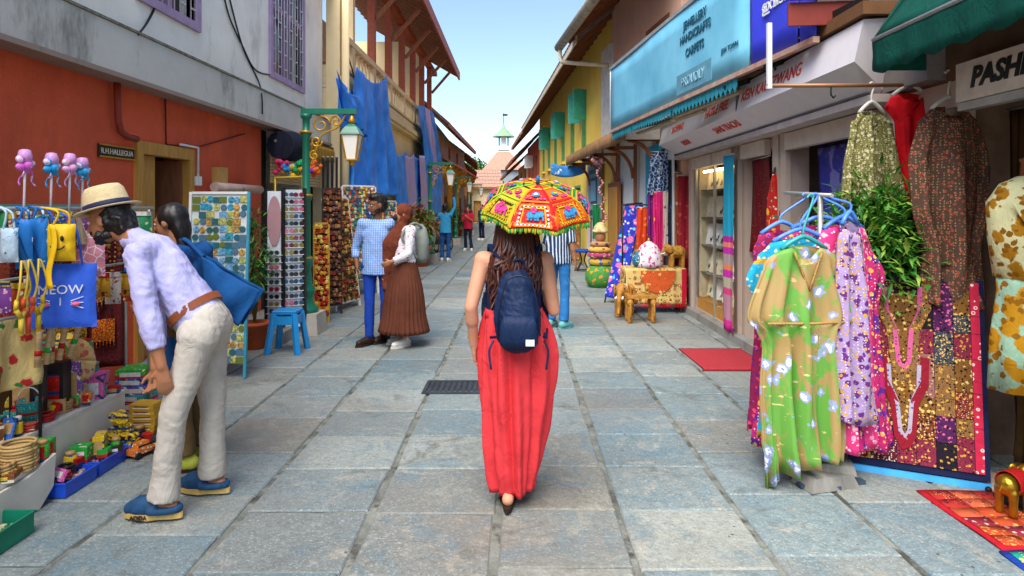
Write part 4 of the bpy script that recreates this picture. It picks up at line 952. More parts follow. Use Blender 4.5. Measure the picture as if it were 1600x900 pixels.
def tree(label, c, rad, n, seed, L=.5):
    t = thing('tree', label, 'tree', (c[0], c[1], 0)); b = MB(); b.tube([(c[0], c[1], 0), (c[0]+.2, c[1], c[2]*.6), (c[0], c[1], c[2])], [.28, .2, .1], 9)
    for k in range(6):
        a = k*1.05; b.tube([(c[0]+.1, c[1], c[2]*.7), (c[0]+math.cos(a)*rad[0]*.6, c[1]+math.sin(a)*rad[1]*.6, c[2]+rad[2]*.3)], [.09, .03], 6)
    b.build('trunk', WOODD, t); bush(t, c, rad, n, L, L*.45, [LEAF[0], LEAF[1], LEAF[2]], seed, (c[0], c[1], c[2]*.8), 'crown'); return t
tree('leafy green tree rising behind the far left roofs', (-5.2, 74, 4.6), (2.6, 2.4, 2.2), 5200, 4)
tree('darker tree behind the tower at the end of the street', (3.5, 80, 5), (3.2, 3, 2.6), 4200, 6)
# little shrubs by the far lamp posts
for i, (px, py, Y, lab) in enumerate(((722, 372, 29, 'small green shrub in pot beyond the third lamp post'), (742, 362, 34, 'small pale green shrub in pot at far left of the street'))):
    c = P(px, py, Y); t = thing('potted_shrub', lab, 'plant', (c.x-.9, Y, 0)); pot(t, (c.x-.9, Y, 0), .25, .4); bush(t, (c.x-.9, Y, 1.1), (.5, .5, .75), 420, .25, .09, [LEAF[1], LEAF[3], LEAF[0]], 8+i, (c.x-.9, Y, .4))
# ================= scooters =================
def scooter(loc, rz, label, c):
    x, y, z = 0, 0, 0; t = thing('scooter', label, 'scooter', (0, 0, 0), 'scooters parked at the left'); m = mat('scooter_'+c[1:], c, .3, var=.06, spec=.6)
    for yy in (-.6, .6):
        b = MB(); pr = [V((.05*math.cos(a*PI/4), yy+(.2+.05*math.sin(a*PI/4))*math.cos(k*PI/10), .25+(.2+.05*math.sin(a*PI/4))*math.sin(k*PI/10))) for k in range(20) for a in range(8)]
        b.add(pr, [(k*8+a, k*8+(a+1) % 8, ((k+1) % 20)*8+(a+1) % 8, ((k+1) % 20)*8+a) for k in range(20) for a in range(8)], True); w_ = b.build('wheel', mat('tyre_rubber', '#191919', .8), t)
        b = MB(); b.tube([(-.04, yy, .25), (.04, yy, .25)], .15, 12); b.build('rim', GALV, w_)
    b = MB(); b.loft([((0, .42, .3), .1, .1), ((0, .45, .5), .17, .12), ((0, .42, .8), .2, .09), ((0, .36, 1.0), .14, .07)], 14); b.loft([((0, -.35, .3), .14, .42), ((0, -.4, .55), .19, .5), ((0, -.42, .72), .16, .42)], 16).bb(-.15, .15, -.05, .42, .26, .33); b.build('body', m, t)
    b = MB(); b.loft([((0, -.35, .72), .14, .42), ((0, -.35, .78), .15, .42), ((0, -.35, .82), .1, .36)], 16); b.build('seat', mat('black_vinyl', '#1b1b1c', .5), t)
    b = MB(); b.tube(curve([(-.33, .28, 1.03), (-.15, .35, 1.02), (0, .37, 1.0), (.15, .35, 1.02), (.33, .28, 1.03)], 4), .018, 7); b.build('handlebar', BLACKI, t)
    b = MB(); b.ell((0, .47, .92), (.09, .05, .07)); b.build('headlight', WHITEP, t)
    for s in (-1, 1): b = MB(); b.tube([(s*.25, .3, 1.03), (s*.28, .33, 1.2)], .008, 5).box((s*.3, .33, 1.23), (.12, .02, .07)); b.build('mirror', BLACKI, t)
    t.location = loc; t.rotation_euler = (0, 0, rz); return t
c = G(690, 420); scooter((-2.75, 19.4, 0), -.1, 'pale grey scooter parked beside the second lamp post', '#8a929c')
c = G(716, 392); scooter((-2.6, 22.4, 0), -.3, 'dark scooter parked behind the man in blue', '#2c2f36')
# ================= people =================
SKIN = {k: mat('skin_'+k, c, .55, var=.07, scale=14, spec=.35) for k, c in (('fair', '#c98f72'), ('tan', '#a8714e'), ('brown', '#7d4f35'))}
HAIR = mat('black_hair', '#17120f', .45, var=.4, scale=30, stretch=(6, 6, .6), spec=.5)
EYEW = mat('eye_white', '#e8e4dc', .3); LIP = mat('lip', '#8a4a40', .5)
class Body:
    """pose in the person's own frame: x right, y ahead, z up; placed at loc and turned by rz"""
    def __init__(s, loc, rz, H, **kw):
        k = H/1.75; s.k = k; s.loc = V(loc); s.M = Matrix.Rotation(rz, 3, 'Z'); s.rz = rz
        J = dict(pelvis=(0, 0, .95), waist=(0, 0, 1.1), chest=(0, .0, 1.27), neck=(0, -.01, 1.47), head=(0, .015, 1.635),
                 shL=(-.175, 0, 1.42), shR=(.175, 0, 1.42), elL=(-.225, -.02, 1.14), elR=(.225, -.02, 1.14), wrL=(-.235, .04, .9), wrR=(.235, .04, .9),
                 hipL=(-.09, 0, .92), hipR=(.09, 0, .92), knL=(-.1, .015, .5), knR=(.1, .015, .5), anL=(-.1, -.02, .085), anR=(.1, -.02, .085))
        J = {a: V(b)*k for a, b in J.items()}; J.update({a: V(b) for a, b in kw.items() if a in J}); s.l = J
        s.look = kw.get('look', V((0, 1, 0))); s.toe = kw.get('toe', {'L': V((-.15, 1, 0)), 'R': V((.15, 1, 0))})
    def w(s, p): return s.loc+s.M @ V(p)
    def __getitem__(s, n): return s.w(s.l[n])
    def d(s, v): return s.M @ V(v)
def rotm(y, up=V((0, 0, 1))):
    y = V(y).normalized(); x = y.cross(up)
    if x.length < 1e-4: x = V((1, 0, 0))
    x.normalize(); return Matrix((x, y, x.cross(y))).transposed()
def hand(mb, wr, d, side, inward, k=1.0, curl=.5, spread=1.0):
    """palm, four unequal bent fingers and a thumb from the side of the palm; d: direction, inward: palm normal"""
    d = V(d).normalized(); n = V(inward); n = (n-d*n.dot(d)).normalized(); s = d.cross(n).normalized()*(1 if side == 'R' else -1)
    pe = wr+d*.09*k
    for q in (-.026, -.009, .009, .026): mb.cap2(wr+d*.015*k+s*q*.6*k, .016*k, pe+s*q*k, .0125*k)
    for i, (q, L) in enumerate(((-.03, .062), (-.0105, .075), (.0105, .08), (.031, .07))):
        p0 = pe+s*q*k; a = curl*(1-.08*i)
        p1 = p0+(d*math.cos(a*.6)+n*math.sin(a*.6)+s*q*2*spread)*L*.48*k; p2 = p1+(d*math.cos(a*1.5)+n*math.sin(a*1.5))*L*.34*k; p3 = p2+(d*math.cos(a*2.2)+n*math.sin(a*2.2))*L*.26*k
        mb.chain([p0, p1, p2, p3], [.0105*k, .0095*k, .0085*k, .007*k])
    t0 = wr+d*.03*k+s*.028*k; t1 = t0+(d*.6+s*.65+n*.3).normalized()*.04*k; t2 = t1+(d*.9+s*.2+n*.35).normalized()*.034*k
    mb.chain([t0, t1, t2], [.014*k, .011*k, .009*k])
def make_body(t, B, skin, vox=.011, bare_feet=False, curl=.5, handdir={}, face=True, build=1.0):
    k = B.k; m = MB(); R3 = B.M
    sd = (B['chest']-B['pelvis']).normalized(); xr = (B['shR']-B['shL']).normalized(); fw = sd.cross(xr)*-1; fw = xr.cross(sd)*-1 if False else sd.cross(xr)
    tm = Matrix((xr, -fw, sd)).transposed()
    tm = Matrix((xr, sd.cross(xr), sd)).transposed()
    hx_ = (B['hipR']-B['hipL']).normalized(); pm = Matrix((hx_, V((0, 0, 1)).cross(hx_), V((0, 0, 1)))).transposed()
    m.ell(B['pelvis'], V((.155*build, .112*build, .12))*k, pm); m.ell(B['waist'], V((.135*build, .1*build, .15))*k, tm); m.ell(B['chest'], V((.158*build, .108*build, .18))*k, tm)
    up = B['chest']+sd*.1*k; m.chain([B['shL'], up, B['shR']], [.055*k, .085*k, .055*k])
    m.chain([up, B['neck'], B['head']-V((0, 0, .03*k))], [.07*k, .054*k, .05*k])
    for s in 'LR':
        m.chain([B['sh'+s], B['el'+s], B['wr'+s]], [.05*k, .038*k, .026*k]); m.cap2(B['el'+s], .037*k, B['el'+s]*.65+B['wr'+s]*.35, .04*k)
        m.chain([B['hip'+s], B['kn'+s], B['an'+s]], [.085*k, .054*k, .036*k]); m.cap2(B['kn'+s]*.8+B['an'+s]*.2, .048*k, B['kn'+s]*.6+B['an'+s]*.4, .052*k)
        td = B.d(B.toe[s]).normalized(); a = B['an'+s]; gz = a.z-.06*k
        m.chain([a-V((0, 0, .03*k))-td*.04*k, a+td*.06*k-V((0, 0, .035*k)), a+td*.145*k-V((0, 0, .055*k))], [.034*k, .034*k, .022*k])
        hd = handdir.get(s) or (B['wr'+s]-B['el'+s], B.d((1 if s == 'L' else -1, 0, 0))); hd = (V(hd[0]), V(hd[1])) + tuple(hd[2:])
        hand(m, B['wr'+s], hd[0], s, hd[1], k*.9, hd[2] if len(hd) > 2 else curl)
    hc = B['head']; lk = B.d(B.look); hm = rotm(lk, V((0, 0, 1)) if abs(V(lk).normalized().z) < .9 else V((0, 1, 0)))
    H = lambda x, y, z: hc+hm @ (V((x, y, z))*k)
    m.ell(H(0, -.012, .03), V((.076, .097, .092))*k, hm, 18, 12); m.ell(H(0, .03, -.03), V((.06, .066, .085))*k, hm, 16, 10); m.ell(H(0, .055, -.088), V((.03, .028, .022))*k, hm)
    m.chain([H(0, .094, .012), H(0, .112, -.028)], [.01*k, .016*k]); m.ell(H(0, .088, -.062), V((.026, .014, .012))*k, hm)
    for s in (-1, 1): m.ell(H(s*.077, -.005, -.01), V((.012, .02, .032))*k, hm); m.ell(H(s*.035, .08, .022), V((.025, .016, .009))*k, hm)
    body = remesh(m, 'body', skin, t, vox, 3)
    if face:
        for s in (-1, 1):
            b = MB(); b.ell(H(s*.032, .084, .004), V((.013, .008, .007))*k, hm, 10, 6); b.build('eye', EYEW, t)
            b = MB(); b.ell(H(s*.032, .0905, .004), V((.006, .004, .006))*k, hm, 8, 5); b.build('iris', HAIR, t)
            b = MB(); b.chain([H(s*.015, .094, .024), H(s*.05, .08, .026)], [.004*k, .003*k]); b.build('eyebrow', HAIR, t)
        b = MB(); b.ell(H(0, .1, -.06), V((.022, .007, .007))*k, hm, 10, 6); b.build('lips', LIP, t)
    return H, tm
def shirt(t, B, m, vox=.011, sleeve=1.0, low=.88, loose=1.0, name='shirt', wig=.008, seed=1, arms=True):
    """sleeve: share of the arm covered (0.5 elbow, 1 wrist); low: hem height factor of pelvis"""
    k = B.k; sd = (B['chest']-B['pelvis']).normalized(); xr = (B['shR']-B['shL']).normalized(); tm = Matrix((xr, sd.cross(xr), sd)).transposed(); mb = MB()
    L = loose
    mb.ell(B['chest'], V((.17*L, .122*L, .19))*k, tm, 18, 12)
    hem = B['pelvis']+sd*(low-1)*k*.9
    n = 7
    ring = []
    for i in range(n+1):
        u = i/n; c = hem.lerp(B['chest'], u); e_ = .024 if low < .95 else 0; ring.append((c, (.162*L+e_*(1-u))*k, (.122*L+e_*(1-u))*k))
    vs = []
    for c, a, b_ in ring: vs += [c+tm @ V((a*math.cos(q*PI/12), b_*math.sin(q*PI/12), 0)) for q in range(24)]
    mb.add(vs, [(i*24+j, i*24+(j+1) % 24, (i+1)*24+(j+1) % 24, (i+1)*24+j) for i in range(n) for j in range(24)]+[tuple(reversed(range(24))), tuple(n*24+j for j in range(24))])
    up = B['chest']+sd*.1*k; q_ = 1 if arms else .6; mb.chain([up.lerp(B['shL'], q_), up, up.lerp(B['shR'], q_)], [.068*k, .098*k, .068*k]); mb.cap2(up, .085*k, up.lerp(B['neck'], .75), .064*k)
    for s in 'LR':
        if not arms: continue
        p = [B['sh'+s], B['el'+s], B['wr'+s]]; rs = [.06*k, .05*k, .038*k]
        if sleeve <= .5: q = p[0].lerp(p[1], sleeve*2); mb.cone(p[0], rs[0], q, .06*k); mb.ell(p[0], rs[0])
        else: q = p[1].lerp(p[2], (sleeve-.5)*2); mb.cap2(p[0], rs[0], p[1], rs[1]); mb.cone(p[1], rs[1], q, .046*k)
    o = remesh(mb, name, m, t, vox, 4); wiggle(o, wig, 9, (1, 1, .6), seed); return o
def trousers(t, B, m, vox=.011, loose=1.0, name='trousers', wig=.007, end=.06, seed=2, cuff=.075):
    k = B.k; mb = MB(); hx_ = (B['hipR']-B['hipL']).normalized(); pm = Matrix((hx_, V((0, 0, 1)).cross(hx_), V((0, 0, 1)))).transposed()
    mb.ell(B['pelvis'], V((.168, .128, .135))*k, pm, 18, 12); sd = (B['chest']-B['pelvis']).normalized(); mb.cone(B['pelvis'], .13*k, B['pelvis']+sd*.09*k, .128*k)
    for s in 'LR':
        kn, an = B['kn'+s], B['an'+s]; e = an+(kn-an).normalized()*(end-.04)
        mb.cap2(B['hip'+s], .096*k*loose, kn, .068*k*loose); mb.tube([kn, kn.lerp(e, .5), e], [.068*k*loose, .067*k*loose, cuff*k*loose], 18); mb.ell(B['hip'+s]-V((0, .0, 0)), .105*k)
    o = remesh(mb, name, m, t, vox, 4); wiggle(o, wig*.55, 7, (1, 1, .8), seed); return o
def skirt(t, B, m, z1, hemr, folds=16, amp=.05, name='skirt', wr=.15, n=120, hemc=(0, 0), fn=None, top=None):
    k = B.k; c0 = top if top is not None else B['waist']; rings = []; N = 18
    for i in range(N+1):
        u = i/N; z = c0.z+(z1-c0.z)*u; r = (wr*k)*(1-u)+hemr*u+.03*math.sin(PI*min(1, u*1.3)); cc = V((c0.x, c0.y, z))+B.d((hemc[0]*u, hemc[1]*u, 0))
        rx, ry = (r, r*(.72+.2*u))
        if fn: rx, ry = fn(u, rx, ry)
        rings.append((cc, rx, ry, amp*(.15+.85*u), folds, .3*math.sin(u*3), B.rz))
    b = MB(); b.loft(rings, n, False); o = b.build(name, m, t, solid=.006); return o
def shoe(t, B, s, m, sole, k=None, sandal=False, clog=False):
    k = B.k; a = B['an'+s]; td = B.d(B.toe[s]); td.z = 0; td.normalize(); sx_ = td.cross(V((0, 0, 1))); g = a.z-.085*k
    def ring(y, wd, z): return a+td*y*k, wd*k, z
    pl = []
    for i in range(24):
        q = 2*PI*i/24; y = math.sin(q); wd = (.05 if y > 0 else .036)*(1-.12*abs(y)); pl.append(V((a.x, a.y, g))+td*(.05+y*.15)*k+sx_*math.cos(q)*wd*k)
    b = MB(); b.prism(pl, (0, 0, .028*k)); so = b.build('sole', sole, t)
    mb = MB()
    if sandal:
        for y in (.02, .1): mb.tube([V((a.x, a.y, g+.03*k))+td*y*k+sx_*(.052*math.cos(q*PI/8))*k+V((0, 0, .055*math.sin(q*PI/8)*k)) for q in range(9)], .009*k, 6)
        mb.build('strap', m, t); return
    if clog:
        mb.chain([V((a.x, a.y, g+.06*k))+td*.05*k, V((a.x, a.y, g+.052*k))+td*.11*k, V((a.x, a.y, g+.04*k))+td*.165*k], [.054*k, .052*k, .034*k])
        mb.tube([V((a.x, a.y, g+.045*k))+td*(.05-.13*math.cos(q*PI/10))*k*1.0+sx_*.046*math.sin(q*PI/10)*k for q in range(-5, 6)], .02*k, 8)
    else:
        mb.chain([V((a.x, a.y, g+.055*k))-td*.045*k, V((a.x, a.y, g+.06*k))+td*.04*k, V((a.x, a.y, g+.045*k))+td*.15*k], [.046*k, .05*k, .036*k]); mb.cap2(V((a.x, a.y, g+.06*k))-td*.02*k, .045*k, V((a.x, a.y, g+.1*k))-td*.02*k, .042*k)
    o = remesh(mb, 'shoe', m, t, .008, 2)
    for v in o.data.vertices:
        zz = v.co.z+t.location.z
        if zz < g+.024*k: v.co.z = g+.024*k-t.location.z
    return o
def hair_cap(t, H, hm_dir, m, k, parts, vox=.012, name='hair', wig=.006, extra=None, curls=0):
    mb = MB()
    for _ in range(curls):
        p, r_ = R.choice(parts); a, e = R.uniform(0, 2*PI), R.uniform(-.7, .9); c_ = math.sqrt(1-e*e); mb.ell(H(p[0]+r_[0]*c_*math.cos(a), p[1]+r_[1]*c_*math.sin(a), p[2]+r_[2]*e), .014*k, n=7, m=5)
    for p, r_ in parts: mb.ell(H(*p), V(r_)*k, hm_dir, 16, 10)
    if extra: extra(mb)
    o = remesh(mb, name, m, t, vox, 2); wiggle(o, wig, 22, (1, 1, .4), 3); return o

# ---- the walking woman under the umbrella ----
Yw = 3.42; wp = V(((803-CX)*Yw/1000, Yw, 0))
W1 = thing('person', 'woman walking away in navy top and long red skirt, long brown hair', 'person', wp)
kw = 1.63/1.75
B = Body(wp, 0, 1.63, elL=V((-.225, -.06, 1.07)), wrL=V((-.215, .02, .85)), shL=V((-.165, 0, 1.31)), shR=V((.165, 0, 1.31)), elR=V((.215, .02, 1.04)), wrR=V((.15, .2, 1.2)), anR=V((.07, .25, .1)), knR=V((.09, .2, .48)), anL=V((-.03, -.03, .09)), head=V((.01, .03, 1.5)), chest=V((0, 0, 1.18)), neck=V((0, 0, 1.37)), toe={'L': V((.05, 1, 0)), 'R': V((.15, 1, 0))})
H, tm = make_body(W1, B, SKIN['fair'], .008, handdir={'R': (V((-.2, .3, 1)), V((-1, .2, 0)), 1.0)}, face=True)
shirt(W1, B, cloth('navy_cotton', '#1b2547', [], .85), .01, .12, .95, .97, 'tank_top', .004, arms=False)
REDS = cloth('coral_red_cotton', '#d83c42', [('blotch', 3, .62, '#e04c50')], .8, .12)
def sk(u, rx, ry):
    prof = [(0, .15, .115), (.08, .172, .14), (.25, .186, .16), (.5, .178, .165), (.75, .15, .15), (.9, .13, .135), (1, .112, .12)]
    for (a, b1, c1), (d, e, f) in zip(prof, prof[1:]):
        if a <= u <= d: q_ = (u-a)/(d-a); return b1+(e-b1)*q_, c1+(f-c1)*q_
    return rx, ry
rings = []; N = 40; rr = random.Random(5)
b = MB(); nn = 150; vs = []
for i in range(N+1):
    u = i/N; z = 1.04+(.075-1.04)*u; rx, ry = sk(u, 0, 0); cx = wp.x+.01*u; cy = Yw+.05*u
    for j in range(nn):
        a = 2*PI*j/nn; fold = .03*(1-.35*u)*min(1, u*4+.25)*(math.sin(a*9+1.6*math.sin(u*2.2+math.cos(a)))+.7*math.sin(a*16+2+2.5*u*math.sin(a)))*(.45+1.0*abs(noise.noise(V((math.cos(a)*1.6, math.sin(a)*1.6, u*1.1+3)))))
        fold += .014*noise.noise(V((math.cos(a)*3, math.sin(a)*3, u*7)))*u
        sway = .02*math.sin(u*5)*math.cos(a); lift = .05*max(0, math.cos(a-.3))*max(0, u-.75)*4
        vs.append(V((cx+(rx+fold+sway)*math.cos(a), cy+(ry+fold)*math.sin(a), z+lift*.55)))
b.add(vs, [(i*nn+j, i*nn+(j+1) % nn, (i+1)*nn+(j+1) % nn, (i+1)*nn+j) for i in range(N) for j in range(nn)], True)
b.build('skirt', REDS, W1, solid=.004)
b = MB(); b.loft([((wp.x, Yw, 1.005), .152, .118), ((wp.x, Yw, 1.055), .15, .116)], 40, False); b.build('waistband', REDS, W1, solid=.01)
shoe(W1, B, 'L', mat('brown_leather', '#3a2418', .6), mat('dark_sole', '#2a1c14', .7), sandal=True); shoe(W1, B, 'R', MATS['brown_leather'], MATS['dark_sole'], sandal=True)
AUB = mat('auburn_hair', '#301610', .42, var=.45, scale=26, stretch=(9, 9, .4), spec=.5, c2='#4a2218')
hmI = Matrix.Identity(3)
hm = MB(); hm.ell(H(0, -.02, .035), V((.09, .108, .1))*kw, hmI, 16, 10)
for i in range(26):
    a = -2.9+i*(2.6/25)*1.0; 
hair = remesh(hm, 'hair', AUB, W1, .012, 2)
rr = random.Random(9)
def strands(n, m, name, rmin, rmax):
    b = MB()
    for i in range(n):
        a = rr.uniform(PI+.05, 2*PI-.05) if rr.random() < .85 else rr.choice((rr.uniform(PI-.5, PI), rr.uniform(0, .5)))
        ca, sa = math.cos(a), math.sin(a); r0 = rr.uniform(.9, 1.05)
        top = H(ca*.086*r0, -.02+sa*.1*r0, rr.uniform(.0, .08)); Lh = rr.uniform(.17, .32)
        ln = top+V((ca*rr.uniform(.0, .04), sa*.05-.03, -.16)); en = V((wp.x+ca*rr.uniform(.04, .12), Yw-.135+rr.uniform(-.035, .045)*1+(.05 if abs(ca) > .8 else 0), top.z-.16-Lh*rr.uniform(.5, 1)))
        mid = ln.lerp(en, .5)+V((rr.uniform(-.03, .03), -.02, 0)); m2 = ln.lerp(en, .78)+V((rr.uniform(-.03, .03), rr.uniform(-.03, .02), 0))
        b.tube(curve([top, ln, mid, m2, en+V((rr.uniform(-.03, .03), rr.uniform(-.02, .02), 0))], 4), [rmax]*5+[rmax*.95]*4+[rmax*.8]*4+[rmax*.7, rmax*.6, rmax*.4, rmin], 5, False)
    struct(b.build(name, m, W1), 'stuff')
strands(300, AUB, 'hair_locks', .002, .011); strands(160, mat('auburn_hair_light', '#5a2a1a', .42, var=.3, scale=26, stretch=(9, 9, .4), spec=.5), 'hair_strands', .0015, .005)
b = MB(); b.tube([B['wrL']+V((.033*math.cos(a*PI/8), .03*math.sin(a*PI/8), .05)) for a in range(17)], .005, 6); b.build('bracelet', GOLDP, W1)
# ---- backpack ----
bc = V((wp.x+.025, Yw-.2, .86)); BK = thing('backpack', 'navy blue teardrop backpack with pale label worn by the woman', 'backpack', bc)
NV = cloth('navy_nylon', '#152646', [('blotch', 6, .6, '#1e3560')], .55, .1)
rings = []
for i, (z, wx, d, oy) in enumerate(((.0, .03, .02, .02), (.012, .065, .045, .01), (.05, .1, .075, 0), (.12, .118, .09, 0), (.2, .116, .088, .0), (.28, .1, .075, .01), (.36, .08, .055, .02), (.41, .055, .035, .035), (.43, .025, .015, .04))):
    rings.append((bc+V((-.008*i*.3, oy, z)), wx, d, .015, 5, i*.7))
b = MB(); b.loft(rings, 36); bk = wiggle(remesh(b, 'bag', NV, BK, .008, 3), .012, 11, (1, 1, .7), 5); 
b = MB(); b.loft([(bc+V((0, -.07, .035)), .075, .02), (bc+V((0, -.088, .08)), .095, .022), (bc+V((0, -.088, .16)), .09, .02), (bc+V((0, -.08, .2)), .075, .012)], 24); b.build('front_pocket', NV, BK); b = MB(); b.tube(curve([bc+V((-.03, .02, .42)), bc+V((-.02, .01, .465)), bc+V((.02, .01, .465)), bc+V((.03, .02, .42))]), .007, 6); b.build('grab_loop', NV, BK)
b = MB(); b.tube(curve([bc+V((-.105, -.07, .1)), bc+V((-.092, -.085, .25)), bc+V((-.05, -.07, .38)), bc+V((.05, -.07, .38)), bc+V((.092, -.085, .25)), bc+V((.105, -.07, .1))]), .005, 6); b.build('zip', mat('zip_dark', '#0d1730', .4), BK)
b = MB(); b.box(bc+V((.055, -.113, .075)), (.042, .006, .03)); b.build('label_patch', WHITEP, BK)
for s in (-1, 1):
    b = MB(); pts = curve([bc+V((s*.035, .06, .42)), bc+V((s*.1-.02, .08, .5)), bc+V((s*.125-.02, .17, .53)), bc+V((s*.14-.02, .32, .38)), bc+V((s*.165-.02, .3, .15)), bc+V((s*.13, .1, .06))])
    for p, q_ in zip(pts, pts[1:]): b.beam(p, q_+(q_-p)*.15, .04, .012)
    b.build('strap', NV, BK)
    b = MB(); b.tube(curve([bc+V((s*.13, .06, .05)), bc+V((s*.15, .04, .0)), bc+V((s*.14, .03, -.09))]), .006, 5); b.build('loose_strap', NV, BK)
# ---- embroidered umbrella ----
uc = V(((838-CX)*3.36/1000, 3.36, 1.56)); UR, UH = .298, .175
tilt = Matrix.Rotation(math.radians(20), 3, 'X') @ Matrix.Rotation(math.radians(2), 3, 'Y')
UM = thing('umbrella', 'open embroidered parasol in red, orange, yellow and green panels with tassel fringe', 'umbrella', uc)
a0 = -PI/2+math.radians(17)
def upt(gi, s, v, lift=0.0):
    """gore gi, s across 0..1, v from tip 0 to rim 1"""
    aA, aB = a0+gi*PI/4, a0+(gi+1)*PI/4; r_ = UR*math.sin(v*PI/2*.96)/math.sin(PI/2*.96) if v <= 1 else UR*v
    z = UH*(math.cos(v*PI/2*.9)-.08)
    A = V((math.cos(aA)*r_, math.sin(aA)*r_, z)); Bp = V((math.cos(aB)*r_, math.sin(aB)*r_, z)); p = A.lerp(Bp, s)
    bul = 4*s*(1-s); am = (aA+aB)/2; p += V((math.cos(am), math.sin(am), .25))*(-.012*bul*v+lift); p.z += lift
    if v > .85: p.z += .012*bul*(v-.85)/.15
    return uc+tilt @ p
GC_ = ['#c8a52a', '#d9322a', '#e06a1e', '#2f8a3a', '#d8b02a', '#c8322a', '#3a8a3a', '#2f9a3f']
def gcol(g): return {7: '#c22622', 0: '#cf5c16', 1: '#237a33', 6: '#b09a20', 5: '#35822e', 2: '#d8b02a', 3: '#d9322a', 4: '#e06a1e'}[g]
def strip(b, gi, pts, wd, lift=.004):
    """ribbon along (s,v) points on the gore"""
    P3 = [upt(gi, s, v, lift) for s, v in pts]; Q = [upt(gi, s, v, lift+.003) for s, v in pts]
    for p, q_, n1 in zip(P3, P3[1:], Q): b.beam(p, q_, wd, .003, (n1-p).normalized())
def disc(b, gi, s, v, r_, lift=.006, n=8):
    c = upt(gi, s, v, lift); e1 = (upt(gi, min(1, s+.05), v, lift)-c).normalized(); e2 = (upt(gi, s, min(1, v+.03), lift)-c).normalized()
    nn_ = e1.cross(e2).normalized()*.003; rim = [c+(e1*math.cos(2*PI*i/n)+e2*math.sin(2*PI*i/n))*r_ for i in range(n)]
    b.add(rim+[p-nn_ for p in rim]+[c+nn_*.2 if nn_.z > 0 else c-nn_*.2], [(i, (i+1) % n, 2*n) for i in range(n)]+[(n+i, n+(i+1) % n, (i+1) % n, i) for i in range(n)])
EM = {k: cloth('thread_'+k, c, [], .6, .2) for k, c in (('white', '#e8e6f0'), ('yellow', '#c8a424'), ('green', '#2f8a3e'), ('blue', '#3a8ab8'), ('pink', '#d8408a'), ('orange', '#f07a1e'), ('red', '#c81f2a'), ('lime', '#8aa830'), ('black', '#2a1c1c'))}
order = {7: ('orange', 'white', 'blue'), 0: ('red', 'yellow', 'blue'), 1: ('yellow', 'pink', 'blue'), 6: ('lime', 'yellow', 'pink'), 5: ('yellow', 'pink', 'blue')}
for gi in range(8):
    b = MB(); b.grid(10, 16, lambda s, v: upt(gi, s, .015+.985*v)); gm_ = cloth('umbrella_'+gcol(gi)[1:], gcol(gi), [('blotch', 40, .6, '#d8902a')] , .7, .2); go = b.build('canopy_panel', gm_, UM, solid=.003)
    bd, dt, mo = order.get(gi, ('yellow', 'white', 'blue'))
    B1, B2, B3, B4, B5 = MB(), MB(), MB(), MB(), MB()
    # frame bands of the lower trapezium
    for off, tgt, wd in ((.1, B1, .01), (.21, B3, .006)):
        v0, v1 = .5+off*.42, .985-off*.42
        strip(tgt, gi, [(off, v0), (1-off, v0)], wd); strip(tgt, gi, [(off, v1), (.5, v1), (1-off, v1)], wd); strip(tgt, gi, [(off, v0), (off, v1)], wd); strip(tgt, gi, [(1-off, v0), (1-off, v1)], wd)
    for i in range(9): disc(B2, gi, .16+.085*i, .918, .0065); 
    for i in range(6): disc(B2, gi, .2+.12*i, .565, .0055)
    for i in range(4): disc(B2, gi, .155, .63+.075*i, .006); disc(B2, gi, .845, .63+.075*i, .006)
    # elephant: body, head, legs, trunk
    for s, v, r_ in ((.42, .72, .02), (.5, .715, .022), (.57, .72, .02), (.66, .7, .017)): disc(B4, gi, s, v, r_, .007, 10)
    for s in (.38, .45, .54, .6): strip(B4, gi, [(s, .73), (s, .825)], .011, .007)
    strip(B4, gi, [(.68, .71), (.72, .76), (.72, .82)], .008, .007)
    for s, v, r_ in ((.49, .665, .011), (.53, .63, .009), (.45, .63, .009)): disc(B5, gi, s, v, r_, .01, 8)
    # crown section
    strip(B1, gi, [(.02, .46), (.98, .46)], .008); strip(B3, gi, [(.04, .17), (.96, .17)], .006)
    disc(B4, gi, .5, .32, .02, .006, 12); disc(B2, gi, .5, .32, .01, .009, 8)
    for s in (.15, .3, .7, .85): disc(B5, gi, s, .4, .009, .006, 8)
    strip(B1, gi, [(.01, .05), (.01, .3), (.01, .6), (.01, .98)], .009, .005)
    for bb_, nm, c in ((B1, 'border', bd), (B2, 'mirror_dots', dt), (B3, 'braid', 'yellow' if gi in (7, 0) else 'black'), (B4, 'elephant_motif', mo), (B5, 'flower_motif', 'pink')): struct(bb_.build(nm, EM[c], go), 'stuff')
b = [MB(), MB(), MB()]
for gi in range(8):
    for i in range(26):
        p = upt(gi, (i+.5)/26, 1.0); q_ = p+V((R.uniform(-.004, .004), R.uniform(-.006, .002), -R.uniform(.014, .03))); b[R.choice((0, 0, 1, 2))].tube([p, q_], [.0035, .005], 5)
for bb_, c in zip(b, ('green', 'lime', 'yellow')): struct(bb_.build('tassel_fringe', EM[c], UM), 'stuff')
b = MB(); tip = uc+tilt @ V((0, 0, UH*.93)); b.tube([tip, tip+tilt @ V((0, 0, .045))], [.011, .008], 10); b.build('ferrule', mat('blue_ferrule', '#1f5f8a', .4), UM)
b = MB(); b.tube([tip, B['wrR']+V((-.015, .05, .07)), B['wrR']+V((-.012, .06, -.06))], .008, 8); b.build('shaft', GALV, UM)
for gi in range(8):
    b = MB(); b.tube([upt(gi, 0, v, -.008) for v in (.03, .3, .6, .8, 1)], .003, 5); b.build('rib', GALV, UM)
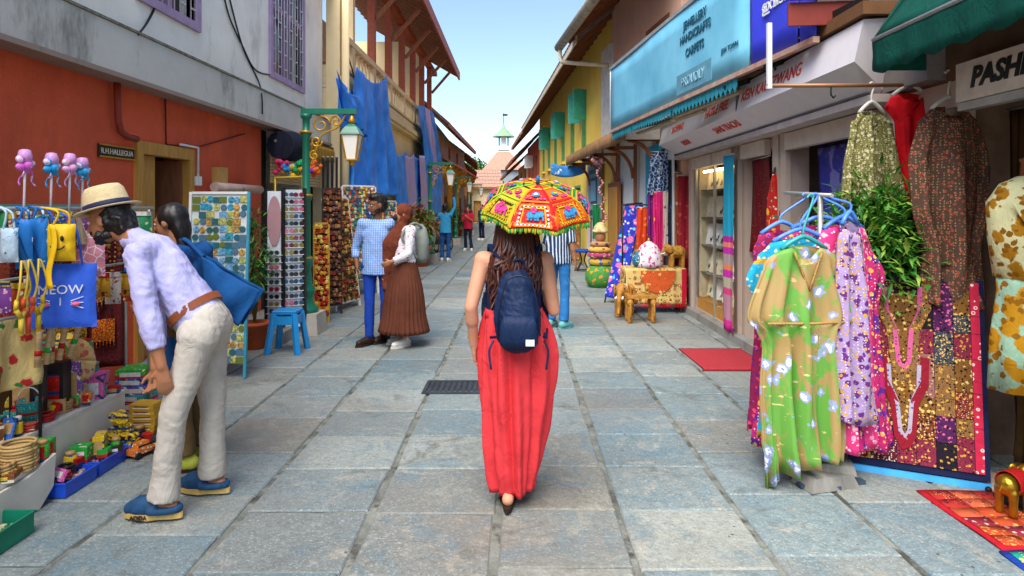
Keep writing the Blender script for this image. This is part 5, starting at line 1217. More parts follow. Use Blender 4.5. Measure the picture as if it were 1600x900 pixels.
# ---- man in straw hat bending over the stall ----
mp_ = V((-1.78, 3.42, 0))
M1 = thing('person', 'bearded man in lilac shirt, cream trousers and straw hat bending over the stall', 'person', mp_)
def loc_(px, py, Y): p = P(px, py, Y); return V((-(p.y-mp_.y), 0, 0)) if False else p
# he faces -x: own frame ahead = -x world; right = +y world
BW = lambda p: Matrix.Rotation(-PI/2, 3, 'Z') @ (V(p)-mp_)
def own(px, py, Y): return BW(P(px, py, Y))
B = Body(mp_, PI/2, 1.8, pelvis=own(322, 508, 3.4), waist=own(300, 468, 3.4), chest=own(258, 420, 3.4), neck=own(200, 367, 3.4), head=own(170, 343, 3.4),
         shL=own(215, 398, 3.22), shR=own(232, 392, 3.62), elL=own(236, 512, 3.16), wrL=own(252, 572, 3.16), elR=own(245, 500, 3.62), wrR=own(243, 575, 3.5),
         hipL=own(312, 522, 3.3), hipR=own(328, 522, 3.5), knL=own(272, 645, 3.25), knR=own(332, 645, 3.52), anL=own(255, 783, 3.27), anR=own(332, 752, 3.56),
         look=V((.05, 1, -.28)), toe={'L': V((.05, 1, 0)), 'R': V((.1, 1, 0))})
B.l['anL'].z = .1; B.l['anR'].z = .1
H, tm = make_body(M1, B, SKIN['tan'], .008, handdir={'L': (V((.12, .1, -1)), V((-.4, 1, 0)), .35), 'R': (V((.05, -.3, -1)), V((-.3, -1, 0)), .8)})
LSH = cloth('lilac_cotton', '#b6b3de', [], .85, .15); o = shirt(M1, B, LSH, .009, .78, 1.04, 1.0, 'shirt', .012, 4)
CRM = cloth('cream_cotton', '#bcb4a8', [], .85, .15); trousers(M1, B, CRM, .009, .95, 'trousers', .012, .05, 6, .078)
belt = MB(); sd = (B['chest']-B['pelvis']).normalized(); bcn = B['pelvis']+sd*.1; xr = (B['hipR']-B['hipL']).normalized(); bm_ = Matrix((xr, sd.cross(xr), sd)).transposed()
ringp = [bcn+bm_ @ V((.155*math.cos(a*PI/20), .138*math.sin(a*PI/20), 0)) for a in range(41)]
for p, q_ in zip(ringp, ringp[1:]): belt.beam(p, q_+(q_-p)*.2, .012, .04, sd)
belt.build('belt', mat('tan_leather', '#8a4a26', .5), M1)
CLOG = mat('blue_clog_canvas', '#1d4468', .7, var=.25, scale=30); SOLE = mat('straw_sole', '#c0a25e', .7, var=.2, scale=30)
for s in 'LR':
    shoe(M1, B, s, CLOG, SOLE, clog=True)
lk = B.d(B.look).normalized(); hm = rotm(lk)
hair_cap(M1, H, hm, HAIR, B.k, [((0, -.045, .0), (.08, .078, .095)), ((0, -.075, -.05), (.064, .05, .06))], .008, 'hair', .008, None, 110)
hair_cap(M1, H, hm, HAIR, B.k, [((0, .05, -.1), (.036, .034, .018)), ((.045, .02, -.078), (.014, .04, .026)), ((-.045, .02, -.078), (.014, .04, .026)), ((0, .09, -.046), (.024, .012, .006))], .006, 'beard', .003, None, 30)
ST = mat('straw', '#d3bf92', .8, var=.2, scale=60, stretch=(1, 1, 5), bump=.4, bscale=120); hu = hm @ V((0, 0, 1))
def hr(z, rx, ry, oy=0): c = H(0, -.01+oy, z); return [c+hm @ V((rx*math.cos(a*PI/20), ry*math.sin(a*PI/20), 0)) for a in range(40)]
def hat(name, rows, m):
    b = MB(); vs = [p for r_ in rows for p in r_]; n = 40
    b.add(vs, [(i*n+j, i*n+(j+1) % n, (i+1)*n+(j+1) % n, (i+1)*n+j) for i in range(len(rows)-1) for j in range(n)]+[tuple((len(rows)-1)*n+j for j in range(n))], True); return b.build(name, m, M1, solid=.004)
ho = hat('hat', [hr(.052, .142, .165), hr(.05, .12, .142), hr(.054, .095, .115), hr(.1, .092, .11), hr(.15, .084, .1), hr(.17, .07, .085), hr(.165, .03, .05)], ST)
hat('hat_band', [hr(.056, .098, .118), hr(.085, .0965, .116)], mat('navy_ribbon', '#23264a', .6)).parent = ho
a_ = B['anL']; g_ = a_.z-.085*B.k
text('ADDA', mat('sole_letter', '#3a2c1c', .7), M1, (a_.x-.1, a_.y-.0485*B.k, g_+.014*B.k), (1, .12, 0), (0, 0, 1), .03, .004, name='sole_lettering', bold=.001)
# ---- woman beside him with blue shawl ----
wp2 = V((-2.02, 3.95, 0))
W2 = thing('person', 'dark haired woman half hidden behind the man with the straw hat', 'person', wp2)
B2 = Body(wp2, PI/2, 1.62, head=V((0, .12, 1.5)), neck=V((0, .06, 1.37)), chest=V((0, .02, 1.17)), elL=V((-.2, .02, 1.06)), wrL=V((-.12, .22, 1.0)), look=V((.1, 1, -.2)))
H2, _ = make_body(W2, B2, SKIN['tan'], .011)
shirt(W2, B2, cloth('blue_cotton', '#1f4f86', [], .85), .012, .7, .7, 1.05, 'tunic'); trousers(W2, B2, cloth('olive_cotton', '#6a5636', [], .85), .012, .95, 'trousers', .008)
for s in 'LR': shoe(W2, B2, s, mat('lime_shoe', '#a8b040', .6), mat('dark_sole', '#2a1c14'))
hm2 = rotm(B2.d(B2.look))
hair_cap(W2, H2, hm2, HAIR, B2.k, [((0, -.025, .03), (.09, .105, .1)), ((0, -.07, -.05), (.075, .06, .1)), ((0, -.07, -.15), (.06, .04, .1))])
SH = thing('blue_cloth_bag', 'dark blue cloth bag sticking out behind the bending man', 'bag', P(375, 500, 3.85))
def bagf(side):
    cs = [P(318, 400, 3.85), P(408, 454, 3.8), P(376, 508, 3.78), P(322, 480, 3.85)]
    def f(u, v):
        p = (cs[0]*(1-u)+cs[1]*u)*(1-v)+(cs[3]*(1-u)+cs[2]*u)*v
        return p+V((.01*math.sin(u*9), side*(.03+.05*math.sin(PI*u)*math.sin(PI*v))+.012*math.sin(u*14+v*4), 0))
    return f
b = MB(); b.grid(20, 16, bagf(-1)); b.grid(20, 16, bagf(1))
b.v = b.v; b.build('cloth', cloth('deep_blue_cloth', '#154a80', [], .8, .2), SH, solid=.004)
b = MB(); b.tube(curve([P(318, 402, 3.85), P(290, 375, 3.9), P(262, 372, 3.98)]), .014, 8); b.build('strap', MATS['deep_blue_cloth'], SH)

# ---- the couple ----
cp = V((-1.62, 7.42, 0)); BLK = mat('black_shoe', '#2a1a16', .5)
C1 = thing('person', 'bearded man in light blue checked shirt and blue trousers, arm round his companion', 'person', cp)
B = Body(cp, math.radians(170-30), 1.68, elL=V((-.34, -.12, 1.24)), wrL=V((-.5, -.02, 1.18)), look=V((.75, .75, 0)), wrR=V((.21, .03, .88)), elR=V((.25, -.03, 1.08)))
B = Body(cp, math.radians(180), 1.72, elL=V((-.2, -.0, 1.12)), elR=V((.27, -.04, 1.1)), wrR=V((.22, .05, .9)), shL=V((-.17, .0, 1.39)), look=V((.8, .6, -.05)), anL=V((-.06, -.1, .085)), anR=V((.08, .06, .085)), knR=V((.08, .05, .5)), toe={'L': V((.5, 1, 0)), 'R': V((.8, 1, 0))})
B.l['elL'] = V((-.33, -.1, 1.2)); B.l['wrL'] = V((-.5, -.06, 1.1))
H, _ = make_body(C1, B, SKIN['brown'], .011)
shirt(C1, B, cloth('blue_check_shirt', '#9db6dc', [('band', 38, .3, '#5f84c4', (1, 0, 0)), ('band', 38, .3, '#6f90cc', (0, 0, 1))], .85), .012, .75, .86, 1.02)
trousers(C1, B, cloth('royal_blue_trouser', '#1c3f9a', [], .85), .012, .9, end=.05, cuff=.055)
for s in 'LR': shoe(C1, B, s, BLK, mat('dark_sole', '#2a1c14'))
hm = rotm(B.d(B.look)); hair_cap(C1, H, hm, HAIR, B.k, [((0, -.03, .06), (.086, .1, .088)), ((0, .02, .1), (.075, .08, .05)), ((0, -.07, -.01), (.075, .05, .08))], .011, 'hair', .008, None, 90)
hair_cap(C1, H, hm, HAIR, B.k, [((0, .05, -.1), (.037, .032, .02)), ((.05, .02, -.06), (.013, .04, .042)), ((-.05, .02, -.06), (.013, .04, .042))], .007, 'beard', .003)
cw = V((-1.3, 7.36, 0)); HIJ = cloth('brown_scarf', '#6b3423', [('blotch', 6, .6, '#7a3f2c')], .85)
C2 = thing('person', 'woman in brown headscarf and pleated brown skirt with floral blouse beside her companion', 'person', cw)
B = Body(cw, math.radians(128), 1.63, head=V((0, .03, 1.51)), elR=V((.22, .02, 1.06)), wrR=V((.16, .14, .85)), elL=V((-.2, .05, 1.06)), wrL=V((-.1, .2, .98)), look=V((.1, 1, .05)), anL=V((-.1, .05, .085)))
H, _ = make_body(C2, B, SKIN['tan'], .011)
shirt(C2, B, cloth('white_floral', '#d8d0d4', [('flower', 14, .26, '#9a4a5a'), ('dot', 26, .16, '#5a4a6a')], .85), .012, .95, .84, 1.05, 'blouse')
skirt(C2, B, cloth('brown_pleats', '#5d3324', [], .8), .16, .3, 30, .05, n=150, wr=.16)
for s in 'LR': shoe(C2, B, s, mat('white_trainer', '#d8d4cc', .6), mat('white_sole', '#d0ccc0', .6))
hm = rotm(B.d(B.look))
def hij(mb):
    for i in range(10): pass
    mb.loft([(H(0, -.01, -.1), .07, .075), (H(0, -.0, -.17), .085, .085), (H(.02, .02, -.27), .14, .11), (H(.05, .05, -.38), .15, .11), (H(.07, .08, -.5), .11, .08), (H(.08, .09, -.75), .09, .05), (H(.08, .1, -.95), .07, .03)], 20)
hair_cap(C2, H, hm, HIJ, B.k, [((0, -.03, .03), (.1, .112, .108)), ((0, -.03, -.05), (.102, .085, .1))], .014, 'headscarf', .01, hij)
fm = MB(); fm.ell(H(0, .08, -.045), V((.05, .035, .045))*B.k, hm); fm.build('face_mask', mat('black_mask', '#26242a', .8), C2)
gb = V((cw.x, cw.y, 0))+B.d((0, -.2, 1.0)); GB = thing('backpack', 'grey backpack on the back of the woman in the brown headscarf', 'backpack', gb-V((0, 0, .05)))
b = MB(); b.loft([(gb+V((0, 0, -.06)), .1, .07, .02, 3, 0, B.rz), (gb+V((0, 0, 0)), .15, .1, .02, 3, 0, B.rz), (gb+V((0, 0, .2)), .15, .1, .02, 3, 1, B.rz), (gb+V((0, 0, .34)), .11, .07, .02, 3, 2, B.rz), (gb+V((0, 0, .39)), .05, .03, 0, 3, 2, B.rz)], 26); b.build('bag', cloth('grey_canvas', '#7b8078', [], .8), GB)
for s in (-1, 1): b = MB(); b.tube(curve([gb+B.d((s*.1, .03, .36)), gb+B.d((s*.12, .15, .4)), gb+B.d((s*.14, .3, .25)), gb+B.d((s*.14, .1, 0))]), .016, 6); b.build('strap', MATS['grey_canvas'], GB)
ph = B['wrR']+B.d((0, .03, -.1)); b = MB(); b.box(ph, (.075, .014, .15), rot=rotm(B.d((1, .4, .4)))); tag(b.build('phone', mat('phone_black', '#16201f', .25)), 'dark phone held low by the woman in the headscarf', 'phone')

# ---- man in light blue shirt reaching up by the second lamp ----
def walker(label, loc, rz, H_, top, bot, topc, botc, skin='brown', hair=True, sleeve=1.0, long_hair=False, shoes=WHITEP, **kw):
    t = thing('person', label, 'person', loc); B = Body(loc, rz, H_, **kw); H, _ = make_body(t, B, SKIN[skin], .014); shirt(t, B, topc, .014, sleeve, .9, 1.04); trousers(t, B, botc, .014, .95)
    for s in 'LR': shoe(t, B, s, shoes, shoes)
    hm = rotm(B.d(B.look)); parts = [((0, -.03, .04), (.086, .104, .1)), ((0, -.07, -.02), (.075, .05, .09))]
    if long_hair: parts.append(((0, -.075, -.14), (.08, .045, .13)))
    hair_cap(t, H, hm, HAIR, B.k, parts, .014); return t, B
c = G(701, 404); DEN = cloth('denim', '#1f4f8a', [('blotch', 12, .55, '#2c629a')], .85)
walker('man in light blue shirt reaching up to the second lamp post', (c.x, c.y-.9, 0), -.15, 1.66, 0, 0, cloth('sky_shirt', '#3c9ac8', [], .85), DEN, elR=V((.27, .06, 1.58)), wrR=V((.22, .1, 1.86)), elL=V((-.32, .02, 1.17)), wrL=V((-.48, .12, 1.15)))
c = G(735, 388); walker('woman in red top and dark trousers looking at her phone', (c.x, c.y-1.2, 0), PI-.2, 1.58, 0, 0, cloth('crimson_top', '#b8203c', [], .85), cloth('dark_navy', '#1a2238', [], .85), 'tan', elL=V((-.2, .05, 1.05)), wrL=V((-.06, .22, 1.2)), elR=V((.2, .05, 1.05)), wrR=V((.06, .22, 1.2)), sleeve=.5, long_hair=True, look=V((0, 1, -.3)), anL=V((-.18, .15, .08)))
c = G(757, 378); walker('distant person in dark clothes beyond the woman in red', (c.x-.2, 30, 0), 2.4, 1.66, 0, 0, cloth('slate_top', '#2c4a6a', [], .85), cloth('dark_navy', '#1a2238'), 'tan', sleeve=.5)
c = G(748, 372); walker('distant person in maroon top near the street end', (c.x-.6, 33, 0), .3, 1.68, 0, 0, cloth('maroon_top', '#7a2c3a', [], .85), cloth('grey_trouser', '#3c3c40', []), 'brown')
# ---- man in striped shirt beyond the umbrella ----
c = G(872, 512); walker('man in dark striped shirt and jeans standing beyond the umbrella', (c.x, c.y, 0), -.6, 1.72, 0, 0, cloth('striped_shirt', '#20324e', [('band', 26, .35, '#b8c4d0', (1, .3, 0))], .85), cloth('blue_jean', '#2a6aa6', [('blotch', 9, .58, '#3a7ab4')], .85), 'tan', sleeve=.5, shoes=mat('teal_sandal', '#5a9a9a', .6), elL=V((-.24, .1, 1.1)), wrL=V((-.1, .25, 1.2)))
# ================= left near stall =================
def own_box(name, label, cat, c, d, m, rz=0, group=None, lid=None, taper=1.0):
    t = thing(name, label, cat, (c[0], c[1], c[2]), group); b = MB(); b.box((c[0], c[1], c[2]+d[2]/2), d, rz, taper=taper); b.build('box', m, t)
    b = MB(); b.box((c[0], c[1], c[2]+d[2]*.5), (d[0]*.7, d[1]+.003, d[2]*.55), rz); b.build('print', lid or CARDS[2], t)
    b = MB(); b.box((c[0], c[1], c[2]+d[2]+.002), (d[0]*.96, d[1]*.96, .004), rz); b.build('lid', m, t); return t
ra = -2.62; RZ = 1.585
rail = thing('stall_rail', 'steel rail with turquoise bar over the souvenir stall at left', 'rail', (ra, 3.6, 0))
b = MB(); b.tube([(ra, 2.7, RZ), (ra, 4.6, RZ)], .012, 8); b.build('bar', GALV, rail)
b = MB(); b.bb(ra-.32, ra-.28, 3.0, 4.7, 1.56, 1.61); b.build('turquoise_bar', mat('turquoise_paint', '#3fb0a0', .5), rail)
for y in (2.75, 4.6):
    b = MB(); b.tube([(ra-.02, y, 0), (ra-.02, y, RZ+.01)], .016, 8); b.build('post', GALV, rail)
b = MB(); b.tube([(ra-.02, 4.6, RZ), (ra-.3, 4.6, RZ+.0)], .01, 6).tube([(ra-.02, 2.75, RZ), (ra-.3, 2.98, RZ)], .01, 6); b.build('cross_bar', GALV, rail)
b = MB(); b.bb(ra-.46, ra-.4, 3.0, 3.06, 0, 2.05); b.build('white_post', WHITEP, rail)
def RY(px, x=ra): return x*1000/(px-CX)
# wands
def wand(px, py, c, label):
    y = RY(px); zt = CAMH+(HY-py)*y/1000; t = thing('toy_wand', label, 'toy', (ra, y, RZ), 'ribbon wands on the stall rail'); b = MB(); b.tube([(ra+.013, y, RZ-.06), (ra+.013, y+.01, zt)], .006, 6); b.build('stick', mat('clear_stick', '#d8d2d6', .3), t)
    m = cloth('ribbon_'+c[1:], c, [('blotch', 30, .55, '#f0d8ea')], .4); hd = MB(); cc = V((ra+.013, y+.01, zt))
    for k in range(5):
        a = k*2*PI/5; hd.ell(cc+V((.0, .035*math.cos(a), .035*math.sin(a)+.01)), (.02, .03, .022), n=8, m=6)
    hd.ell(cc+V((.01, 0, .0)), .028, n=8, m=6); hd.build('bow', m, t)
    for s in (-1, 1):
        b = MB(); b.grid(2, 8, lambda u, v: cc+V((.01+.008*math.sin(v*7), s*(.02+.035*v)+.014*(u-.5), -.02-.09*v))); b.build('ribbon', m, t, solid=.002)
    b = MB(); b.lathe(cc+V((0, 0, .02)), [(.03, 0), (.034, .03), (.026, .06), (.012, .065)], 8); b.build('crown', mat('clear_pink', '#d69ad0', .25), t)
wand(33, 258, '#d96ac8', 'purple pink ribbon wand at the left end of the rail'); wand(75, 262, '#2f9fd8', 'blue ribbon wand second from the left on the rail'); wand(104, 262, '#e8a8d0', 'pale pink ribbon wand tilted beside the blue ones'); wand(124, 268, '#3aa8dc', 'light blue ribbon wand nearest the straw hat')
# hanging goods
def pouch(name, label, cat, px, pt, pb, wpx, m, x=ra+.03, extra=None, depth=.03, straps=True):
    y = RY(px, x); k = y/1000; zt, zb = CAMH+(HY-pt)*k, CAMH+(HY-pb)*k; w_ = wpx*k; t = thing(name, label, cat, (x, y, zb))
    # broad side turned to the camera
    fx = V((1, .25, 0)).normalized(); fn_ = V((.25, -1, 0)).normalized(); c = V((x, y, (zt+zb)/2)); h = zt-zb
    def f(sg):
        def g_(u, v):
            e = math.sin(PI*min(max(u, 0), 1))**.5*math.sin(PI*v)**.5
            return c+fx*(u-.5)*w_*(1-.04*math.sin(PI*v))+fn_*sg*depth*e+V((0, 0, (v-.5)*h))+fn_*.006*noise.noise(V((u*5, v*5, sg+px)))
        return g_
    b = MB(); b.grid(14, 14, f(1)); b.grid(14, 14, f(-1)); b.build('pouch', m, t)
    if straps:
        b = MB(); 
        for s in (-.28, .28): b.tube(curve([c+fx*s*w_+V((0, 0, h*.48)), c+fx*s*w_*.5+V((0, 0, (RZ-c.z)*.7+h*.2)), V((ra, y, RZ+.012))]), .006, 6)
        b.build('strap', m, t)
    if extra: extra(t, c, fx, fn_, w_, h)
    return t
TOTE = cloth('blue_tote', '#3a66d8', [], .7)
def meow(t, c, fx, n_, w_, h):
    text('MEOW', WHITEP, t, c+n_*.036+V((0, 0, h*.1)), fx, (0, 0, 1), .07, .002)
    for s in (-1, 1):
        b = MB(); b.ell(c+n_*.034+fx*s*w_*.22-V((0, 0, h*.12)), (.022, .022, .013), n=10, m=6); b.build('pink_cheek', mat('pink_print', '#e86a9a', .7), t)
    b = MB()
    for s in (-1, 1):
        for q in (-.02, 0, .02): b.beam(c+n_*.036+fx*s*w_*.15+V((0, 0, -h*.1+q*.5)), c+n_*.032+fx*s*w_*.33+V((0, 0, -h*.1+q*1.6)), .004, .004)
    b.beam(c+n_*.037+V((0, 0, -h*.02)), c+n_*.037-V((0, 0, h*.14)), .005, .004); b.build('whisker_print', WHITEP, t)
pouch('tote_bag', 'blue tote bag with cat face print and lettering', 'bag', 99, 412, 512, 94, TOTE, ra+.12, meow, .035)
def smile(t, c, fx, n_, w_, h):
    for s in (-1, 1): b = MB(); b.ell(c+n_*.047+fx*s*w_*.15+V((0, 0, h*.12)), (.009, .007, .016)); b.build('eye', HAIR, t)
    b = MB(); b.tube([c+n_*.048+fx*w_*.26*math.sin(a/5)+V((0, 0, -h*.02-.03*math.cos(a/5))) for a in range(-6, 7)], .004, 6); b.build('smile', HAIR, t)
pouch('smiley_pouch', 'yellow smiley face pouch with long strap above the blue tote', 'bag', 96, 350, 408, 40, mat('yellow_vinyl', '#e8b818', .5), ra+.16, smile, .045)
b = MB(); y = RY(84, ra+.14); b.grid(3, 14, lambda u, v: V((ra+.15+.03*(u-.5)+.015*math.sin(v*6), y-.03, 1.5-.34*v))); tag(b.build('yellow_strap', MATS['yellow_vinyl'], solid=.004), 'loose yellow strap dangling below the smiley pouch', 'strap')
BP = cloth('blue_pack', '#2a78c4', [('flower', 16, .25, '#dfe8f0'), ('blotch', 14, .6, '#15306a')], .35)
pouch('toy_pack', 'blue blister pack of toys hanging beside the white bear pack', 'toy pack', 38, 342, 420, 24, BP, ra+.05); pouch('toy_pack', 'blue blister pack of toys nearest the smiley pouch', 'toy pack', 60, 340, 422, 26, BP, ra+.06)
pouch('bear_pack', 'pale blue and white bear pack at the left picture edge', 'toy pack', 14, 356, 410, 26, cloth('pale_pack', '#bcd0dc', [('blotch', 18, .58, '#3a88b8'), ('dot', 22, .14, '#22303c')], .4), ra+.05)
pouch('green_pack', 'green toy pack hanging at the left picture edge', 'toy pack', 3, 330, 400, 18, cloth('green_pack', '#2f8a4a', [('flower', 14, .25, '#d8e0a0')], .4), ra)
pouch('doll_pack', 'round clear pack with pink headdress beside the man', 'toy pack', 138, 360, 432, 48, cloth('pink_clear', '#d88a9a', [('flower', 14, .32, '#c83a4a'), ('net', 20, .05, '#e8e0e0')], .2), ra+.02)
# raffia doll bundle
y = RY(118); t = thing('raffia_bundle', 'bundle of pale raffia strings hanging from the rail', 'ornament', (ra, y, 1.3)); b = MB()
for i in range(30):
    a = R.uniform(-1, 1); b.tube(curve([(ra, y, RZ), (ra+.03*a, y+.04*a, RZ-.1), (ra+.05*a+R.uniform(-.01, .01), y+.09*a, RZ-.22)]), .0035, 4)
struct(b.build('strings', mat('raffia', '#cdb48a', .8), t), 'stuff')
# slingshots
for i, (px, c, lab) in enumerate(((44, '#d8502a', 'orange handled slingshot with yellow rubber bands'), (60, '#c8a820', 'yellow green slingshot with hanging rubber bands'), (33, '#d8b83a', 'yellow slingshot at the left of the hanging bunch'))):
    x = ra+.1; y = RY(px, x); t = thing('slingshot', lab, 'toy', (x, y, .98), 'slingshots hanging under the rail'); m = mat('plastic_'+c[1:], c, .4); z = 1.03
    b = MB(); b.chain([(x, y, z-.08), (x, y, z)], [.012, .012]); b.chain([(x, y, z), (x, y+.035, z+.05), (x, y+.03, z+.09)], [.012, .011, .01]); b.chain([(x, y, z), (x, y-.035, z+.05), (x, y-.03, z+.09)], [.012, .011, .01]); b.build('fork', m, t)
    b = MB(); 
    for s in (-1, 1): b.tube(curve([(x, y+s*.03, z+.08), (x+.02, y+s*.035, z+.16), (x+.01, y+s*.012, z+.27), (x, y, z+.29)]), .0055, 6)
    b.build('rubber_band', mat('yellow_rubber', '#e0c048', .5), t); b = MB(); b.tube([(x, y, z+.29), (ra, y, RZ)], .002, 4); b.build('string', PM['black'] if 'PM' in globals() else BLACKI, t)
# wall of purses and beads behind the rail
back = thing('maroon_backcloth', 'maroon cloth hung behind the stall carrying bead strings and purses', 'cloth', (-3.3, 4.6, .4))
bx0, by0, bx1, by1 = -3.15, 4.25, -2.72, 5.05
bx0, by0, bx1, by1 = -3.45, 4.35, -2.92, 4.75
def bk_(u, d=0): return V((bx0+(bx1-bx0)*u, by0+(by1-by0)*u-d, 0))
sheet('cloth', cloth('maroon_cotton', '#5d1f24', [('net', 30, .03, '#7a3a34')], .9), back, bk_(0)+V((0, 0, 1.52)), bk_(1)+V((0, 0, 1.52)), bk_(1)+V((0, 0, .42)), bk_(0)+V((0, 0, .42)), 20, 20, 3, .012, 2)
b = MB(); b.tube([bk_(-.03)+V((0, 0, 1.53)), bk_(1.03)+V((0, 0, 1.53))], .012, 6); b.build('rod', mat('turquoise_paint', '#3fb0a0'), back)
for u in (0.0, 1.0): b = MB(); b.tube([bk_(u, -.02), bk_(u, -.02)+V((0, 0, 1.53))], .012, 6); b.build('pole', GALV, back)
BC = ['#6b3a1e', '#2a1a14', '#8a2a20', '#b07a2a', '#3a4a3a', '#c8a060']
for i in range(16):
    u = .04+i*.06; c = BC[i % 6]; p = bk_(u, .05)+V((0, 0, 1.5)); L_ = R.uniform(.25, .5); t = thing('bead_necklace', '%s bead necklace, number %d along the row on the maroon cloth' % (('brown', 'black', 'red', 'amber', 'green', 'tan')[i % 6], i+1) if False else '%s bead necklace hanging on the maroon cloth%s' % (('brown', 'black', 'red', 'amber', 'green', 'tan')[i % 6], ('', ' in its middle', ' near its right edge')[i//6]), 'necklace', p-V((0, 0, L_)), 'bead necklaces on the maroon cloth'); b = MB()
    for s in (-1, 1):
        for k in range(12): q_ = k/12; b.ell(p+V((s*.022*math.sin(PI*q_), -.01, -L_*q_)), .0085, n=6, m=4)
    b.ell(p-V((0, .012, L_)), .02, n=8, m=6); struct(b.build('beads', mat('bead_'+c[1:], c, .4, spec=.5), t), 'stuff')
PUR = [cloth('woven_purse_a', '#b8862a', [('net', 60, .12, '#3a2414')], .8), cloth('woven_purse_b', '#8a3a2a', [('net', 55, .14, '#d8a84a')], .8), cloth('woven_purse_c', '#2a2420', [('dot', 60, .3, '#b88a4a')], .8), cloth('orange_purse', '#d87a1e', [('net', 50, .12, '#8a2a1a')], .8)]
for i, (u, z, w_, h, m, lab) in enumerate(((.12, .98, .16, .14, 0, 'golden woven purse under the bead row'), (.42, 1.02, .18, .13, 2, 'dark beaded purse in the middle of the maroon cloth'), (.72, .98, .17, .15, 1, 'reddish woven purse at the right of the maroon cloth'), (.2, .7, .2, .16, 2, 'black checked purse low on the maroon cloth'), (.55, .72, .2, .16, 0, 'yellow black woven purse low on the maroon cloth'), (.85, .7, .14, .16, 3, 'orange tasselled purse at the lower right of the maroon cloth'))):
    c = bk_(u, .05)+V((0, 0, z)); t = thing('purse', lab, 'purse', c-V((0, 0, h/2)), 'woven purses on the maroon cloth'); b = MB(); dx = (bk_(1)-bk_(0)).normalized()
    for sg in (-1, 1): b.grid(8, 8, lambda p, q: c+dx*(p-.5)*w_+V((0, sg*.025*math.sin(PI*p)*math.sin(PI*q), (q-.5)*h)))
    b.build('pouch', PUR[m], t); b = MB(); b.tube(curve([c+dx*(-.4*w_)+V((0, 0, h/2)), c+V((0, .03, h/2+.16)), c+dx*(.4*w_)+V((0, 0, h/2))]), .005, 5); b.build('strap', PUR[2], t)
    b = MB(); 
    for k in range(7): b.tube([c+dx*(-.45+.15*k)*w_-V((0, 0, h/2-.01)), c+dx*(-.45+.15*k)*w_-V((0, 0, h/2+.045))], .004, 4)
    struct(b.build('tassels', PUR[3], t), 'stuff')
# stepped display
PLY = mat('white_ply', '#d8d2c4', .6, var=.1, stain=(3, .62, .8, '#9a8a72')); BRN = mat('brown_ply', '#8a5a36', .7, var=.2)
stg = thing('stall_steps', 'low stepped display boards covered with white sheets at the left', 'display table', (-2.9, 3.2, 0))
b = MB(); b.bb(-2.66, -2.545, 2.6, 3.5, .2, .225); b.build('lower_shelf', PLY, stg)
b = MB(); b.prism([(-2.54, 2.4, 0), (-2.54, 3.38, 0), (-2.54, 3.48, .08), (-2.54, 3.5, .25), (-2.54, 3.3, .2), (-2.54, 2.4, .2)], (.02, 0, 0)); b.build('front_panel', PLY, stg)
b = MB(); b.bb(-2.99, -2.67, 2.8, 4.36, .33, .35); b.build('middle_shelf', PLY, stg)
b = MB(); b.bb(-2.69, -2.672, 2.8, 4.36, 0, .328); b.build('riser', PLY, stg)
b = MB(); b.bb(-3.36, -3.0, 3.2, 4.4, .59, .61); b.build('upper_shelf', BRN, stg)
b = MB(); b.bb(-3.02, -3.002, 3.2, 4.4, 0, .588); b.build('upper_riser', BRN, stg)
# trays on the paving
def tray(c, d, m, label, fill=None):
    t = thing('plastic_tray', label, 'tray', (c[0], c[1], 0)); b = MB(); x, y, w_, l = c[0], c[1], d[0]/2, d[1]/2
    b.bb(x-w_, x+w_, y-l, y+l, .003, .012).bb(x-w_, x-w_+.008, y-l, y+l, .013, d[2]).bb(x+w_-.008, x+w_, y-l, y+l, .013, d[2]).bb(x-w_+.009, x+w_-.009, y-l, y-l+.008, .013, d[2]).bb(x-w_+.009, x+w_-.009, y+l-.008, y+l, .013, d[2]); b.build('tray', m, t)
    b = MB(); 
    for a in ((x-w_-.008, x+w_+.008, y-l-.008, y-l+.004), (x-w_-.008, x+w_+.008, y+l-.004, y+l+.008), (x-w_-.008, x-w_+.004, y-l, y+l), (x+w_-.004, x+w_+.008, y-l, y+l)): b.bb(*a, d[2]+.001, d[2]+.008)
    b.build('rim', m, t)
    if fill:
        f = MB()
        for i in range(90): f.box((x+R.uniform(-w_+.03, w_-.03), y+R.uniform(-l+.03, l-.03), R.uniform(.02, d[2]-.005)), (R.uniform(.01, .03), R.uniform(.015, .04), .012), R.uniform(0, 3))
        struct(f.build('trinkets', fill, t), 'stuff')
BT = mat('blue_tray_plastic', '#1f50c8', .35, spec=.5)
tray((-2.6, 3.63, 0), (.26, .26, .075), BT, 'blue plastic tray of small trinkets at the stall edge', mat('mixed_trinket', '#a86a4a', .5, var=.6, scale=60, c2='#c8a8a0'))
tray((-2.6, 3.92, 0), (.26, .26, .075), BT, 'second blue plastic tray holding toy boxes', mat('pink_paper', '#d8a8c8', .6))
tray((-2.52, 2.93, 0), (.3, .42, .1), mat('green_tray_plastic', '#0f7a5c', .4), 'green plastic tray at the lower left corner', mat('cream_paper', '#d0c8a0', .7))
